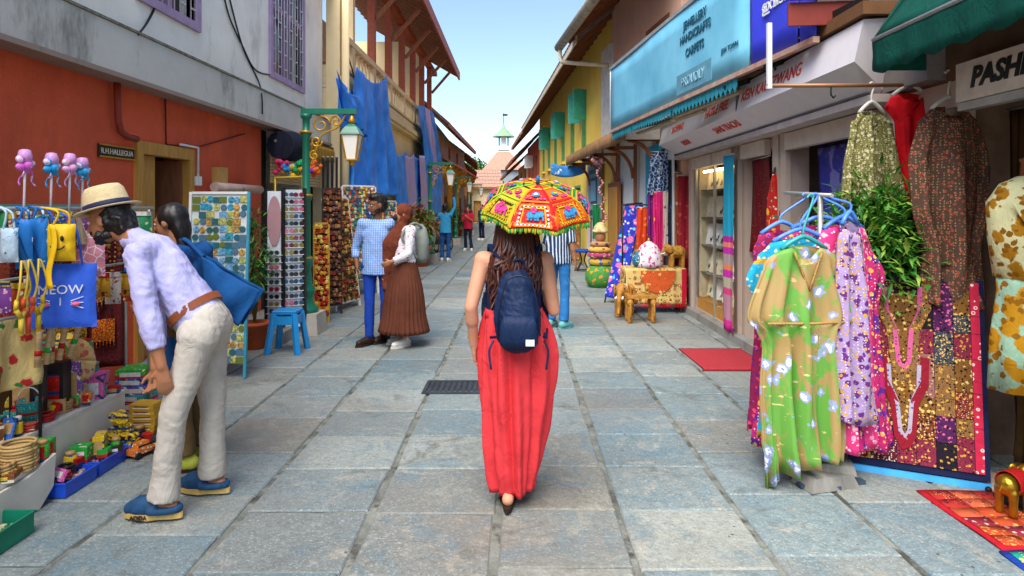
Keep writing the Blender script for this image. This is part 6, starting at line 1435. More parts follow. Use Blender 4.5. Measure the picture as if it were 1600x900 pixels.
# boxes, toys and trinkets on the steps
PAL = [('red', '#b8201c'), ('green', '#2aa03a'), ('yellow', '#e0b81c'), ('black', '#20181a'), ('blue', '#2a6ac0'), ('pink', '#d85a9a'), ('brown', '#7a4a2a'), ('orange', '#d8742a'), ('tan', '#b8905a'), ('purple', '#7a4aa0'), ('teal', '#2f9a98'), ('white', '#d8d4cc')]
PR = random.Random(8)
PM = {n: cloth('toy_'+n, c, [('flower', PR.choice([30, 40, 52]), .26, PR.choice(['#e0b83a', '#e8e0d0', '#c03028', '#2a5aa8', '#2a8a4a'])), ('dot', PR.choice([60, 80]), .2, PR.choice(['#201818', '#f0e8d8', '#d88a2a'])), ('band', PR.choice([9, 13]), .2, PR.choice(['#e8dcc0', '#b82a2a', '#24406a']), (PR.choice([0, 1]), 0, 1))], .4) if n not in ('white', 'black', 'tan') else mat('toy_'+n, c, .4, var=.2, scale=40, spec=.4) for n, c in PAL}
used = {}
def uniq(s):
    used[s] = used.get(s, 0)+1; k = used[s]
    return s if k == 1 else s+(' beside the first', ' nearer the man', ' nearer the picture edge', ' at the back', ' behind the others', ' on the far side')[min(k-2, 5)]
def gbox(cn, c, d, rz=0, where='on the stall step'): return own_box('toy_box', uniq('%s toy box %s' % (cn, where)), 'box', c, d, PM[cn], rz, 'toy boxes on the stall', PM[R.choice(['yellow', 'white', 'red', 'tan'])])
for cn, x, y, z, d, rz in (('green', -2.66, 3.5, .226, (.1, .1, .09), .3), ('red', -2.78, 3.46, .226, (.12, .09, .08), .1), ('blue', -2.74, 3.36, .226, (.07, .07, .07), .5), ('green', -2.6, 3.82, .08, (.1, .1, .09), .2), ('yellow', -2.56, 3.93, .08, (.06, .12, .12), .4), ('black', -2.54, 3.97, .078, (.16, .09, .03), .5),
                           ('black', -2.84, 3.72, 0, (.13, .13, .3), .1), ('black', -2.82, 3.9, 0, (.14, .1, .3), .2), ('purple', -2.78, 4.02, 0, (.1, .1, .28), .2), ('green', -2.86, 3.98, .282, (.12, .06, .1), .6), ('green', -2.74, 4.06, .282, (.07, .06, .12), .3),
                           ('pink', -2.8, 4.2, 0, (.18, .2, .14), .4), ('teal', -2.95, 4.28, 0, (.2, .2, .18), .2), ('blue', -2.6, 4.42, 0, (.22, .14, .07), .3), ('red', -2.88, 2.95, .226, (.16, .12, .09), .2), ('brown', -2.9, 2.75, .226, (.2, .14, .1), .1), ('brown', -2.84, 3.2, .226, (.18, .1, .04), .3)): gbox(cn, (min(x, -2.72) if z == 0 and y < 4.3 else (-2.6 if z == .226 else x), y, {0: .351 if y < 4.3 else 0, .282: .633}.get(z, z)), d, rz)
# stack of golden boxes
for k in range(6): own_box('incense_box', 'golden incense box, layer %s of the stack beside the man' % ('one', 'two', 'three', 'four', 'five', 'six')[k] if False else ('lowest golden box of the stack beside the man', 'second lowest golden box of the stack', 'third golden box up in the stack', 'fourth golden box up in the stack', 'fifth golden box up in the stack', 'topmost golden box of the stack beside the man')[k], 'box', (-2.56, 4.42, .03+k*.036), (.17, .12, .034), mat('gold_card', '#c89a2a', .5, var=.2), .1*R.uniform(-1, 1), 'stack of golden boxes', PM['brown'])
b = MB(); b.box((-2.56, 4.42, .015), (.3, .26, .03)); tag(b.build('display_board', BRN), 'small brown board under the stack of golden boxes', 'board')
# bangles: stacks of golden rings
def bangles(c, label, n, m, r_=.055):
    t = thing('bangle_stack', label, 'bangles', c); src = None
    for k in range(n):
        if src is None:
            b = MB(); b.tube([V(c)+V((r_*math.cos(a*PI/10), r_*math.sin(a*PI/10), .008)) for a in range(21)], .008, 6); src = b.build('bangle', m, t)
        else: o = piece(src, t, (R.uniform(-.006, .006), R.uniform(-.006, .006), k*.0165))
STR = mat('rope_straw', '#c8a468', .7, bump=.4, bscale=150)
bangles((-2.6, 3.34, .226), 'taller stack of straw bangles on the white step', 9, STR, .075); bangles((-2.61, 3.22, .226), 'shorter stack of straw bangles behind the taller one', 5, STR, .065)
# toy cars
def car(c, rz, cn, label):
    t = thing('toy_car', label, 'toy car', (0, 0, 0), 'wooden toy cars on the paving'); b = MB(); b.box((0, 0, .045), (.07, .17, .035)).box((0, -.01, .08), (.06, .09, .035), taper=.8); b.build('body', PM[cn], t)
    for sx_ in (-1, 1):
        for sy_ in (-1, 1): b = MB(); b.tube([(sx_*.032, sy_*.055, .022), (sx_*.045, sy_*.055, .022)], .022, 12); b.build('wheel', PM['black'], t)
    b = MB(); b.box((0, .002, .075), (.058, .1, .012)); b.build('window', WINDK, t); t.location = c; t.rotation_euler = (0, 0, rz)
car((-2.42, 4.38, 0), .5, 'yellow', 'yellow toy car nearest the man'); car((-2.45, 4.24, 0), .9, 'red', 'red toy car between golden boxes and yellow car'); car((-2.38, 4.24, 0), .3, 'black', 'black toy car beside the red one'); car((-2.4, 4.1, 0), -.4, 'orange', 'orange toy car in front of the others')
# yellow bag of rings
t = thing('ring_bag', 'clear bag of yellow rings leaning behind the blue tray', 'bag', (-2.56, 4.16, 0)); b = MB()
for i in range(26):
    c = V((-2.56+R.uniform(-.06, .06), 4.16+R.uniform(-.05, .05), R.uniform(.03, .24))); b.tube([c+V((.026*math.cos(a*PI/5), .008, .026*math.sin(a*PI/5))) for a in range(11)], .009, 5)
struct(b.build('rings', PM['yellow'], t), 'stuff')
# flutes
for i, (px, dx, lab) in enumerate(((58, .0, 'bamboo flute hanging upright at the left of the bunch'), (72, .02, 'bamboo flute second in the bunch'), (92, .05, 'bamboo flute leaning right with green bands'), (108, .12, 'bamboo flute leaning far right with red bands'), (80, -.02, 'bamboo flute in the middle of the bunch'))):
    x = ra-.0; y = RY(px, x); t = thing('bamboo_flute', lab, 'flute', (x, y, .72), 'bamboo flutes under the rail'); a, e = V((x, y, .72)), V((x+.03, y+dx*1.6, 1.14)); b = MB(); b.tube([a, e], .016, 9); b.build('tube', BAM, t)
    for k in (.15, .5, .85): b = MB(); p = a.lerp(e, k); b.tube([p, p+(e-a).normalized()*.03], .0172, 9); b.build('band', PM[('red', 'green')[i % 2]], t)
    b = MB(); b.tube([e, (ra, e.y, RZ)], .002, 4); b.build('string', PM['white'], t)
# straw fan
x = -2.74; y = RY(122, x); t = thing('straw_fan', 'round straw hand fan with printed edge on the stall', 'fan', (x, y, .36)); c = V((x, y, .64)); b = MB()
b.grid(24, 3, lambda u, v: c+V((.14*v*math.cos(u*2*PI)*.8, -.05*v*math.sin(u*2*PI)*.3+.004*math.sin(u*90), .14*v*math.sin(u*2*PI)))); b.build('blade', cloth('straw_print', '#d0b07a', [('flower', 16, .3, '#c86a5a'), ('dot', 24, .2, '#5a7a8a')], .8), t, solid=.005)
b = MB(); b.tube([c-V((0, 0, .1)), c-V((-.02, 0, .29))], .009, 7); b.build('handle', BAM, t)
# packs stack behind
for k in range(7):
    cn = ('purple', 'blue', 'pink', 'teal', 'purple', 'blue', 'green')[k]; own_box('flat_pack', '%s flat toy pack, %s' % (cn, ('at the bottom of the pile', 'second from the bottom', 'third in the pile', 'fourth in the pile', 'fifth in the pile', 'second from the top', 'on top of the pile')[k]), 'box', (-2.74+R.uniform(-.01, .01), 4.62, .03+k*.058), (.2, .18, .055), PM[cn], R.uniform(-.15, .15), 'pile of flat toy packs', PM['white'])
b = MB(); b.box((-2.74, 4.62, .014), (.28, .26, .028)); tag(b.build('display_board', BRN), 'brown board under the pile of flat toy packs', 'board')
# middle shelf trinkets
for i in range(12):
    cn = R.choice(['brown', 'red', 'tan', 'orange', 'black', 'teal', 'yellow']); y = 3.62+i*.064; x = -3.08-R.uniform(0, .2); z = .611
    t = thing('wooden_figure', uniq('%s wooden figure on the middle step' % cn), 'figurine', (x, y, z), 'wooden figures on the steps'); b = MB(); r_ = R.uniform(.028, .045); h = R.uniform(.1, .2)
    b.lathe((x, y, z), [(r_, 0), (r_*1.1, h*.2), (r_*.7, h*.5), (r_*.9, h*.62), (r_*.4, h*.7)], 12); b.build('body', PM[cn], t); b = MB(); b.ell((x, y, z+h*.85), r_*.75, n=10, m=8); hd = b.build('head', PM['tan' if cn != 'tan' else 'brown'], t)
    b = MB(); b.lathe((x, y, z+h*.98), [(r_*.6, 0), (r_*.5, h*.06), (.002, h*.16)], 10); b.build('cap', PM[R.choice(['red', 'black', 'yellow'])], t)
FL = cloth('cream_floral', '#d8bc78', [('flower', 7, .3, '#b82a2a'), ('flower', 9, .22, '#3a7a3a')], .8)
hung('floral_cloth', 'cream cloth with red flowers hanging at the left picture edge', 'cloth', FL, (-2.75, 3.1, 1.0), (-2.65, 3.55, 1.0), .38, 2, .02, 3)
b = MB(); b.box((-2.76, 3.08, .5), (.012, .012, 1.0)); b.box((-2.66, 3.57, .5), (.012, .012, 1.0)); tag(b.build('cloth_stand', BLACKI), 'pair of thin steel posts holding the floral cloth', 'stand')
# plush, clock and blue bucket
t = thing('toy_bucket', 'light blue toy bucket on the white step', 'toy', (-2.76, 3.62, .351)); b = MB(); b.lathe((-2.76, 3.62, .351), [(.05, 0), (.065, .15), (.07, .155), (.06, .155), (.045, .02)], 16); b.build('pail', PM['teal'], t); b = MB(); b.tube([V((-2.76+.065*math.cos(a*PI/10), 3.62, .505+.07*math.sin(a*PI/10))) for a in range(11)], .004, 5); b.build('handle', PM['white'], t)
tray((-2.83, 3.3, 0), (.01, .01, .01), BT, 'x') if False else None
t = thing('toy_clock', 'round toy clock face propped on the step', 'clock', (-2.9, 3.75, .351)); b = MB(); b.tube([(-2.9, 3.75, .445), (-2.88, 3.735, .445)], .085, 20, True, False); b.build('dial', PM['yellow'], t)
for k in (-.4, .9): b = MB(); b.beam((-2.876, 3.73, .445), (-2.876+.05*math.sin(k)*.6, 3.73-.03*math.sin(k), .445+.055*math.cos(k)), .006, .004); b.build('hand', PM['black'], t)
# more goods on the steps and the paving
rs = random.Random(77)
def goods(x0, x1, y0, y1, z, n, where, hmax=.12, cols=None):
    for i in range(n):
        x, y = rs.uniform(x0, x1), y0+(y1-y0)*(i+rs.random()*.8)/n; cn, _ = rs.choice(PAL) if not cols else (rs.choice(cols), 0); kind = rs.randrange(5); h = rs.uniform(.04, hmax)
        if kind <= 1: own_box('goods_box', uniq('%s small box %s' % (cn, where)), 'box', (x, y, z), (rs.uniform(.05, .11), rs.uniform(.05, .1), h), PM[cn], rs.uniform(-.6, .6), 'small boxes on the stall', PM[rs.choice(['yellow', 'white', 'tan', 'red', 'green'])])
        elif kind == 2:
            t = thing('jar', uniq('%s lidded jar %s' % (cn, where)), 'jar', (x, y, z), 'lidded jars on the stall'); b = MB(); r_ = rs.uniform(.022, .04); b.lathe((x, y, z), [(r_*.9, 0), (r_, .01), (r_, h), (r_*.7, h+.015)], 12); b.build('body', PM[cn], t); b = MB(); b.lathe((x, y, z+h+.015), [(r_*.75, 0), (r_*.75, .02), (.002, .024)], 12); b.build('lid', PM[rs.choice(['tan', 'red', 'black', 'white'])], t)
        elif kind == 3: bangles((x, y, z), uniq('small %s bangle stack %s' % (cn, where)), rs.randint(2, 4), PM[cn], rs.uniform(.03, .045))
        else:
            t = thing('packet', uniq('%s printed packet leaning %s' % (cn, where)), 'packet', (x, y, z), 'printed packets on the stall'); a = rs.uniform(-.5, .5); mm = Matrix.Rotation(a, 3, 'Z') @ Matrix.Rotation(-.5, 3, 'X'); w_ = rs.uniform(.06, .1); b = MB(); b.box(V((x, y, z+h*.5+.01)), (w_, .016, h*1.2), rot=mm); b.build('packet', PM[cn], t)
            b = MB(); b.box(V((x, y, z+h*.5+.01))+mm @ V((0, -.0095, 0)), (w_*.7, .004, h*.6), rot=mm); b.build('print', PM[rs.choice(['yellow', 'white', 'red', 'tan'])], t)
goods(-2.64, -2.56, 3.1, 3.48, .226, 6, 'on the lowest white step')
goods(-2.78, -2.7, 3.3, 4.33, .351, 20, 'on the front edge of the middle step', .1)
goods(-2.96, -2.82, 3.45, 4.33, .351, 18, 'on the back of the middle step', .15)
goods(-3.12, -3.04, 3.7, 4.36, .611, 11, 'on the front of the brown step')
goods(-3.32, -3.16, 3.85, 4.36, .611, 9, 'at the back of the brown step', .16)
goods(-2.64, -2.46, 4.06, 4.62, .0, 16, 'on the paving by the toy cars', .09, ['yellow', 'red', 'tan', 'brown', 'blue', 'black', 'green'])
goods(-2.7, -2.5, 3.52, 4.03, .076, 14, 'in the blue trays', .06, ['red', 'green', 'yellow', 'black', 'pink'])
# strings of beads and key fobs along the rail
for i in range(12):
    y = 3.0+i*.125; cn = PAL[(i*5) % 12][0]; L_ = rs.uniform(.16, .36); p = V((ra-.1+.0*i, y, RZ-.02)); t = thing('key_fob', uniq('%s beaded fob string hanging behind the rail' % cn), 'ornament', p-V((0, 0, L_)), 'beaded fobs behind the rail'); b = MB(); b.tube([p+V((.09, 0, .0)), p, p-V((0, 0, L_))], .0025, 4); b.build('cord', PM['tan'], t)
    b = MB(); 
    for k in range(9): b.ell(p-V((0, 0, L_*(k+1)/9)), rs.uniform(.011, .02), n=7, m=5)
    struct(b.build('beads', PM[cn], t), 'stuff')

# second row of hung goods behind the rail
HP = [cloth('hung_print_%d' % i, c, [('flower', 16+3*i, .3, e), ('dot', 40, .2, g_)], .5) for i, (c, e, g_) in enumerate((('#b82a3a', '#e8c048', '#201818'), ('#2a6ab0', '#e8e0d0', '#c03028'), ('#d8a02a', '#8a2a2a', '#2a4a2a'), ('#2a8a5a', '#e8d890', '#b83a5a'), ('#8a4a9a', '#e8b0c8', '#f0e8d8'), ('#c85a2a', '#e8d8b0', '#2a2a2a'), ('#d8d0c0', '#b03a3a', '#2a5a9a')))]
HN = ['red', 'blue', 'amber', 'green', 'purple', 'orange', 'cream']
x2 = ra-.14
b = MB(); b.tube([(x2, 3.0, 1.2), (x2, 4.7, 1.2)], .009, 7).tube([(x2, 3.0, 1.2), (ra-.02, 2.76, 1.2)], .009, 6).tube([(x2, 4.7, 1.2), (ra-.02, 4.6, 1.2)], .009, 6); tag(b.build('lower_rail', GALV), 'thin lower rail with small printed packs behind the tote bag', 'rail')
for i in range(22):
    zr = 1.2 if i % 2 else RZ; xx = x2 if i % 2 else ra-.05; k = rs.randrange(7); y = 3.35+i*.06; h = rs.uniform(.12, .22); w_ = rs.uniform(.08, .14); zt_ = zr-rs.uniform(.02, .1)
    t = thing('hung_pack', uniq('%s printed pack hung %s' % (HN[k], 'on the lower rail' if i % 2 else 'behind the upper rail')), 'packet', (xx, y, zt_-h), 'printed packs hung on the stall'); fx = V((1, .3, 0)).normalized(); fn_ = V((.3, -1, 0)).normalized(); c = V((xx, y, zt_-h/2))
    b = MB()
    for sg_ in (-1, 1): b.grid(6, 6, lambda u, v: c+fx*(u-.5)*w_+fn_*sg_*.02*math.sin(PI*u)*math.sin(PI*v)+V((0, 0, (v-.5)*h)))
    b.build('pack', HP[k], t); b = MB(); b.box(c+V((0, 0, h/2+.014))+fn_*.002, (w_*.9, .012, .03), rot=rotm(V((-fn_.x, -fn_.y, 0)))); b.build('header_card', PM[rs.choice(['white', 'red', 'yellow', 'blue'])], t); b = MB(); b.tube([c+V((0, 0, h/2+.02)), (xx, y, zr+.01)], .002, 4); b.build('loop', PM['black'], t)
# ================= left: racks beyond the lamp post =================
def trinket_panel(name, label, a, b_, zt, zb, cols, rows, pal, frame, lean=.1, size=.04, back=None):
    a, b_ = V(a), V(b_); t = thing(name, label, 'display board', (a+b_)/2, None); u = (b_-a); L = u.length; u.normalize(); n = V((u.y, -u.x, 0)); n = n if n.y < 0 else -n
    def at(s, z, d=0): return a+u*s*L-n*(lean*(z-zb))+n*d+V((0, 0, z))
    b = MB(); b.prism([at(0, zb, -.03), at(1, zb, -.03), at(1, zt, -.03), at(0, zt, -.03)], n*.02); b.build('panel', back or DARK, t)
    for s in (-.02, 1.02): b = MB(); b.beam(at(s, 0, -.02), at(s, zt, -.02), .03, .03, n); b.build('leg', frame, t)
    for z in (zb-.01, zt+.01): b = MB(); b.beam(at(0, z, -.02), at(1, z, -.02), .03, .03); b.build('rail', frame, t)
    ms = {}
    for r_ in range(rows):
        for c in range(cols):
            k = R.randrange(len(pal)); kind = R.randrange(3); p = at((c+.5+R.uniform(-.2, .2))/cols, zb+(zt-zb)*(r_+.5+R.uniform(-.2, .2))/rows)
            key = (name, k, kind)
            if key not in ms:
                q = MB(); s = size
                if kind == 0: q.ell((0, 0, 0), (s*.5, s*.3, s*.6), n=8, m=6)
                elif kind == 1: q.box((0, 0, 0), (s*.8, s*.4, s), taper=.8)
                else: q.lathe((0, 0, -s*.6), [(s*.3, 0), (s*.5, s*.4), (s*.2, s*.7), (s*.35, s), (.002, s*1.2)], 8)
                me = bpy.data.meshes.new('trinket'); me.from_pydata(q.v, [], q.f); me.materials.append(mat('trinket_'+pal[k][1:], pal[k], .4, var=.3, scale=60, spec=.5)); ms[key] = me
            o = bpy.data.objects.new('trinket', ms[key]); C.objects.link(o); o.parent = t; o.location = p-V(t.location); o.rotation_euler = (0, R.uniform(-.4, .4), R.uniform(-.5, .5))
    return t
gold = ['#b8862a', '#8a5a1e', '#d0a850', '#6a3a1a', '#a83a24', '#3a2a1a']
mix = ['#2a7a8a', '#c8b88a', '#b83a3a', '#2a8a4a', '#d8c050', '#3a4a9a', '#d8d4c8', '#8a4a2a', '#d87a2a']
trinket_panel('mask_board', 'leaning white framed board of golden masks left of the couple', P(528, 470, 9.6)*V((1, 1, 0)) if False else (P(526, 470, 9.7).x, 9.7, 0), (P(562, 470, 10.3).x, 10.3, 0), 1.72, .12, 10, 24, gold, WHITEP, .14, .055, mat('dark_felt', '#4a3a24', .9))
trinket_panel('keyring_board', 'tall board crowded with colourful keyrings behind the couple', (P(545, 450, 11.4).x, 11.2, 0), (P(592, 450, 11.8).x, 11.7, 0), 1.95, .3, 13, 23, mix, WHITEP, .05, .055, mat('grey_felt', '#7a8078', .9))
trinket_panel('carving_rack', 'dark rack of brown wood carvings right of the first lamp post', (P(506, 470, 9.4).x, 9.4, 0), (P(530, 470, 9.4).x, 9.5, 0), 1.85, .15, 6, 20, ['#5a3420', '#7a4a2c', '#3a2418', '#8a3a2a', '#a87a4a'], WOODD, .04, .06)
trinket_panel('bead_board', 'narrow board of orange and gold dolls beside the lamp post', (P(486, 470, 8.6).x, 8.75, 0), (P(506, 470, 8.6).x, 8.8, 0), 1.35, .1, 5, 18, ['#c85a1e', '#d8a02a', '#b8281c', '#e0c050', '#8a3a1a'], GOLDP, .02, .055)
for i, (px, lab) in enumerate(((503, 'leftmost dark belt hanging under the valance'), (510, 'second dark belt hanging under the valance'), (517, 'third dark belt hanging under the valance'), (524, 'rightmost dark belt hanging under the valance'))):
    Y = 10.2; a = P(px, 246, Y); b_ = P(px+4, 246, Y); hung('belt', lab, 'belt', mat('dark_leather', '#1e1c22', .5), a, b_, .86, 1, .006, i, group='dark belts under the valance')
POM = ['#d83a6a', '#2a8ac8', '#e0b02a', '#2a9a5a', '#8a3aa8', '#e86a2a']
for i in range(6):
    Y = 8.9; p = P(440+i*10, 262+4*(i % 3), Y); cn = ('pink', 'blue', 'yellow', 'green', 'purple', 'orange')[i]; t = thing('paper_lantern', '%s pompom ornament hanging under the ledge by the lamp post' % cn, 'ornament', p-V((0, 0, .12)), 'pompom ornaments under the ledge'); b = MB(); b.tube([p+V((0, 0, .12)), p+V((0, 0, .5))], .003, 4); b.build('string', BLACKI, t)
    b = MB(); rr = random.Random(i)
    for k in range(14): b.ell(p+V((rr.gauss(0, .04), rr.gauss(0, .04), rr.gauss(0, .045)+.03)), rr.uniform(.025, .045), n=7, m=5)
    struct(b.build('pompoms', cloth('pom_'+POM[i][1:], POM[i], [], .9), t), 'stuff')
ry_ = thing('yellow_rail', 'thin yellow rail under the pompoms left of the lamp post', 'rail', P(450, 278, 8.3)); b = MB(); b.tube([P(428, 278, 8.3), P(475, 276, 8.3)], .014, 7); b.build('bar', mat('yellow_paint', '#c8a82a', .5), ry_)
for px in (430, 473): b = MB(); q0 = P(px, 278, 8.3); b.tube([q0, V((q0.x, q0.y, 0))], .012, 7); b.build('post', MATS['yellow_paint'], ry_)
# pink bag by the plant
p = P(381, 330, 7.4); t = thing('pink_flask', 'bright pink pouch hanging beside the potted palm', 'bag', p-V((0, 0, .12))); b = MB(); b.loft([(p-V((0, 0, .12)), .03, .02), (p-V((0, 0, .08)), .06, .03), (p, .05, .03), (p+V((0, 0, .08)), .02, .015)], 14); b.build('pouch', PM['pink'] if 'PM' in globals() else mat('toy_pink', '#d85a9a', .4), t); b = MB(); b.tube([p+V((0, 0, .08)), p+V((0, .0, .27))], .004, 5); b.build('cord', BLACKI, t)
# more far stall goods along the left
trinket_panel('far_goods_board', 'distant board of bright goods under the lilac tarpaulin', (P(600, 430, 14).x, 14.0, 0), (P(628, 420, 15).x, 14.6, 0), 1.7, .3, 9, 14, mix, WHITEP, .05, .08, mat('grey_felt', '#7a8078'))
# ================= right: garments and textiles =================
def garment(name, label, m, top, rz, prof, ry=.06, folds=9, amp=.05, hanger='#4f86e0', trim=None, group=None, neck=.09, sway=0.0, drawstring=None, hook=None, tail=None):
    """prof: (drop from shoulder, half width); a closed hollow dress hanging from a hanger"""
    top = V(top); t = thing(name, label, 'dress', top-V((0, 0, prof[-1][0])), group); Mz = Matrix.Rotation(rz, 3, 'Z')
    n, N = 84, 34; vs = []
    def wid(d):
        for (a, wa), (b_, wb) in zip(prof, prof[1:]):
            if a <= d <= b_: q = (d-a)/(b_-a); q = q*q*(3-2*q); return wa+(wb-wa)*q
        return prof[-1][1]
    D = prof[-1][0]; sd_ = R.uniform(0, 9)
    for i in range(N+1):
        d = D*i/N; w_ = wid(d); u = d/D
        for j in range(n):
            a = 2*PI*j/n; k = min(1, u*3)
            rip = amp*k*(math.sin(folds*a+sd_+1.2*math.sin(u*3))+.6*math.sin(folds*1.6*a+sd_*2+u*2))*(.5+.5*u)
            x = w_*math.copysign(abs(math.cos(a))**.85, math.cos(a)); y = (ry*(.55+.9*u)+rip*.75)*math.sin(a)*(1-.55*abs(math.cos(a))**4)
            dz = -d-(.03*(abs(x)/max(w_, .01))**2 if u < .1 else 0)
            if u < .03 and abs(x) < neck and math.sin(a) < 0: dz -= .1*(1-abs(x)/neck)
            if i == N: dz += (tail(a) if tail else .02*math.sin(3*a+sd_))
            vs.append(top+Mz @ V((x+.012*rip*4, y, 0))+V((sway*u*D, 0, dz)))
    b = MB(); b.add(vs, [(i*n+j, (i+1)*n+j, (i+1)*n+(j+1) % n, i*n+(j+1) % n) for i in range(N) for j in range(n)], True)
    b.build('dress', m, t, solid=.004)
    hw = prof[0][1]; hm_ = mat('hanger_'+hanger[1:], hanger, .35, spec=.5); b = MB()
    b.tube([top+Mz @ V((x*hw*.92, 0, 0))+V((0, 0, .055-.075*abs(x)**1.4)) for x in (-1, -.6, -.25, 0, .25, .6, 1)], .013, 8)
    hk = V(hook) if hook is not None else top+V((0, 0, .16))
    b.tube(curve([top+V((0, 0, .05)), top+V((0, 0, .1)), hk+Mz @ V((.018, 0, -.01)), hk+V((0, 0, .012)), hk+Mz @ V((-.02, 0, -.006))], 5), .007, 6); b.build('hanger', hm_, t)
    if trim:
        b = MB(); fy = -ry*.9
        for s in (-1, 1): b.tube([top+Mz @ V((s*neck*(1-q), fy-.012*q, -.03-.22*q)) for q in (0, .25, .5, .75, 1)], .007, 6)
        b.build('neckline', trim, t)
    if drawstring:
        dz = drawstring; b = MB(); w_ = wid(dz)
        b.tube([top+Mz @ V((w_*.75*x, -ry*1.25-.025*(1-abs(x)), -dz)) for x in (-1, -.5, -.2, 0, .2, .5, 1)], .008, 6)
        for s in (-1, 1): b.tube(curve([top+Mz @ V((s*.01, -ry*1.7, -dz)), top+Mz @ V((s*.03, -ry*1.9, -dz-.08)), top+Mz @ V((s*.015, -ry*1.8, -dz-.16))]), .004, 5)
        b.build('drawstring', trim or m, t)
    return t
# rack
rx, ryk = 1.8, 3.8
rk = thing('dress_rack', 'clothes stand with heavy stone foot carrying dresses at the right', 'clothes rack', (rx, ryk, 0))
b = MB(); b.box((rx-.03, ryk-.12, .035), (.32, .18, .07), .25, taper=.8).box((rx+.05, ryk-.06, .085), (.22, .14, .05), -.3, taper=.9); b.build('stone_foot', GREYW, rk)
b = MB(); b.beam((rx-.2, ryk-.16, .012), (rx+.2, ryk-.1, .012), .05, .02); b.beam((rx, ryk-.2, .012), (rx+.02, ryk+.3, .012), .05, .02); b.build('base', mat('blue_grey_metal', '#3a4a5a', .5), rk)
b = MB(); b.tube([(rx, ryk, 0.02), (rx, ryk, 1.66)], .016, 8).tube([(rx, ryk-.14, 1.66), (rx, ryk+.5, 1.69)], .012, 8); b.build('pole', GALV, rk)
KAF = cloth((5, ['#4a9a28', '#b8924a', '#5fae34', '#a8844a', '#7ab83a'], (1.0, 1, 1.5)), [('flower', 7.5, .3, '#a8b4e0'), ('flower', 9, .16, '#e4e4f4'), ('blotch', 5, .62, '#a58a4c')], .55) if False else None
def kaftan_mat():
    t = NT('kaftan_print'); v = t.mapped((1, 1, 1)); c = t.mix(t.step(t.noise(4.6, 5, .6, t.mapped((1.3, 1, .7)), 1.2), .47, .53), '#629a40', '#a08654')
    c = t.mix(t.step(t.noise(16, 3, .5, t.mapped((.6, 1, 2.2))), .66, .7), c, '#cdbd84')
    vo = t.n('ShaderNodeTexVoronoi'); vo.inputs['Scale'].default_value = 8.6; no = t.n('ShaderNodeTexNoise'); no.inputs['Scale'].default_value = 26
    ad = t.n('ShaderNodeVectorMath', operation='MULTIPLY_ADD'); ad.inputs[1].default_value = (.07,)*3; t.l(v, no.inputs['Vector']); t.l(no.outputs['Color'], ad.inputs[0]); t.l(v, ad.inputs[2]); t.l(ad.outputs[0], vo.inputs['Vector'])
    c = t.mix(t.step(vo.outputs['Distance'], .32, .27), c, '#8e9cc4'); c = t.mix(t.step(vo.outputs['Distance'], .2, .15), c, '#e6e8f6'); c = t.mix(t.step(vo.outputs['Distance'], .07, .05), c, '#6a78b8')
    t.bump(t.noise(300, 2), .1, .003); return t.fin(c, .5, 0, .3)
kt = P(1256, 384, 3.66)
garment('kaftan', 'green and tan floral kaftan on a teal hanger at the front of the rack', kaftan_mat(), kt, .12, [(0, .15), (.06, .24), (.42, .345), (.46, .29), (.56, .25), (.8, .265), (1.1, .255), (1.22, .23)], .05, 13, .085, '#2a9a98', cloth('tan_trim', '#a8824a', [('dot', 60, .3, '#4a6a3a')], .7), None, .085, 0, .43, (kt.x+.05, 3.69, 1.652), lambda a: -.16 if -2.9 < (a-PI if a > PI else a+0) < 0 and False else (-.14*max(0, -math.cos(a))+.02*math.sin(5*a)))
garment('dress', 'turquoise blue dress behind the green kaftan', cloth('turquoise_print', '#1f9ac0', [('flower', 28, .3, '#d0c898'), ('band', 4, .12, '#b8902a', (0, 0, 1))], .7), P(1252, 372, 3.77), .1, [(0, .19), (.08, .27), (.25, .34), (.33, .3), (.5, .22), (1.0, .25), (1.15, .27)], .05, 7, .05, hook=(1.75, 3.77, 1.66))
PINKP = cloth('magenta_purple_print', '#b8286a', [('flower', 13, .4, '#5a2a8a'), ('flower', 20, .3, '#e8b04a'), ('dot', 50, .25, '#e8d0c0')], .75)
garment('dress', 'magenta dress with purple and gold print behind the turquoise one', PINKP, P(1284, 352, 3.86), -.1, [(0, .19), (.08, .26), (.3, .36), (.5, .32), (1.0, .36), (1.32, .41)], .07, 9, .06, hook=(1.8, 3.86, 1.665))
LILP = cloth('lilac_gold_print', '#a08ab4', [('flower', 22, .42, '#5f2a72'), ('flower', 34, .34, '#c0923a'), ('dot', 60, .24, '#d8c8d0')], .75)
garment('dress', 'lilac and gold printed dress at the right of the rack', LILP, P(1328, 345, 3.7), .5, [(0, .08), (.1, .11), (.5, .13), (1.0, .17), (1.14, .19)], .06, 6, .06, hook=(1.81, 3.7, 1.655))
garment('dress', 'pink dress with white paisley hem at the back of the rack', cloth('pink_paisley', '#d83a7a', [('flower', 22, .36, '#e8a0b8'), ('flower', 34, .28, '#f0d8e0')], .75), P(1318, 352, 3.8), .3, [(0, .16), (.1, .2), (.6, .22), (1.0, .26), (1.3, .3)], .07, 8, .06, hook=(1.81, 3.82, 1.66))
garment('dress', 'dress with crimson floral hem at the left of the rack', cloth('crimson_print', '#8a1f4a', [('flower', 24, .38, '#d84a6a'), ('flower', 36, .3, '#3a2a8a')], .75), P(1222, 360, 4.0), .2, [(0, .16), (.1, .2), (.6, .19), (1.0, .22), (1.22, .24)], .06, 8, .06, hook=(1.8, 4.0, 1.67))
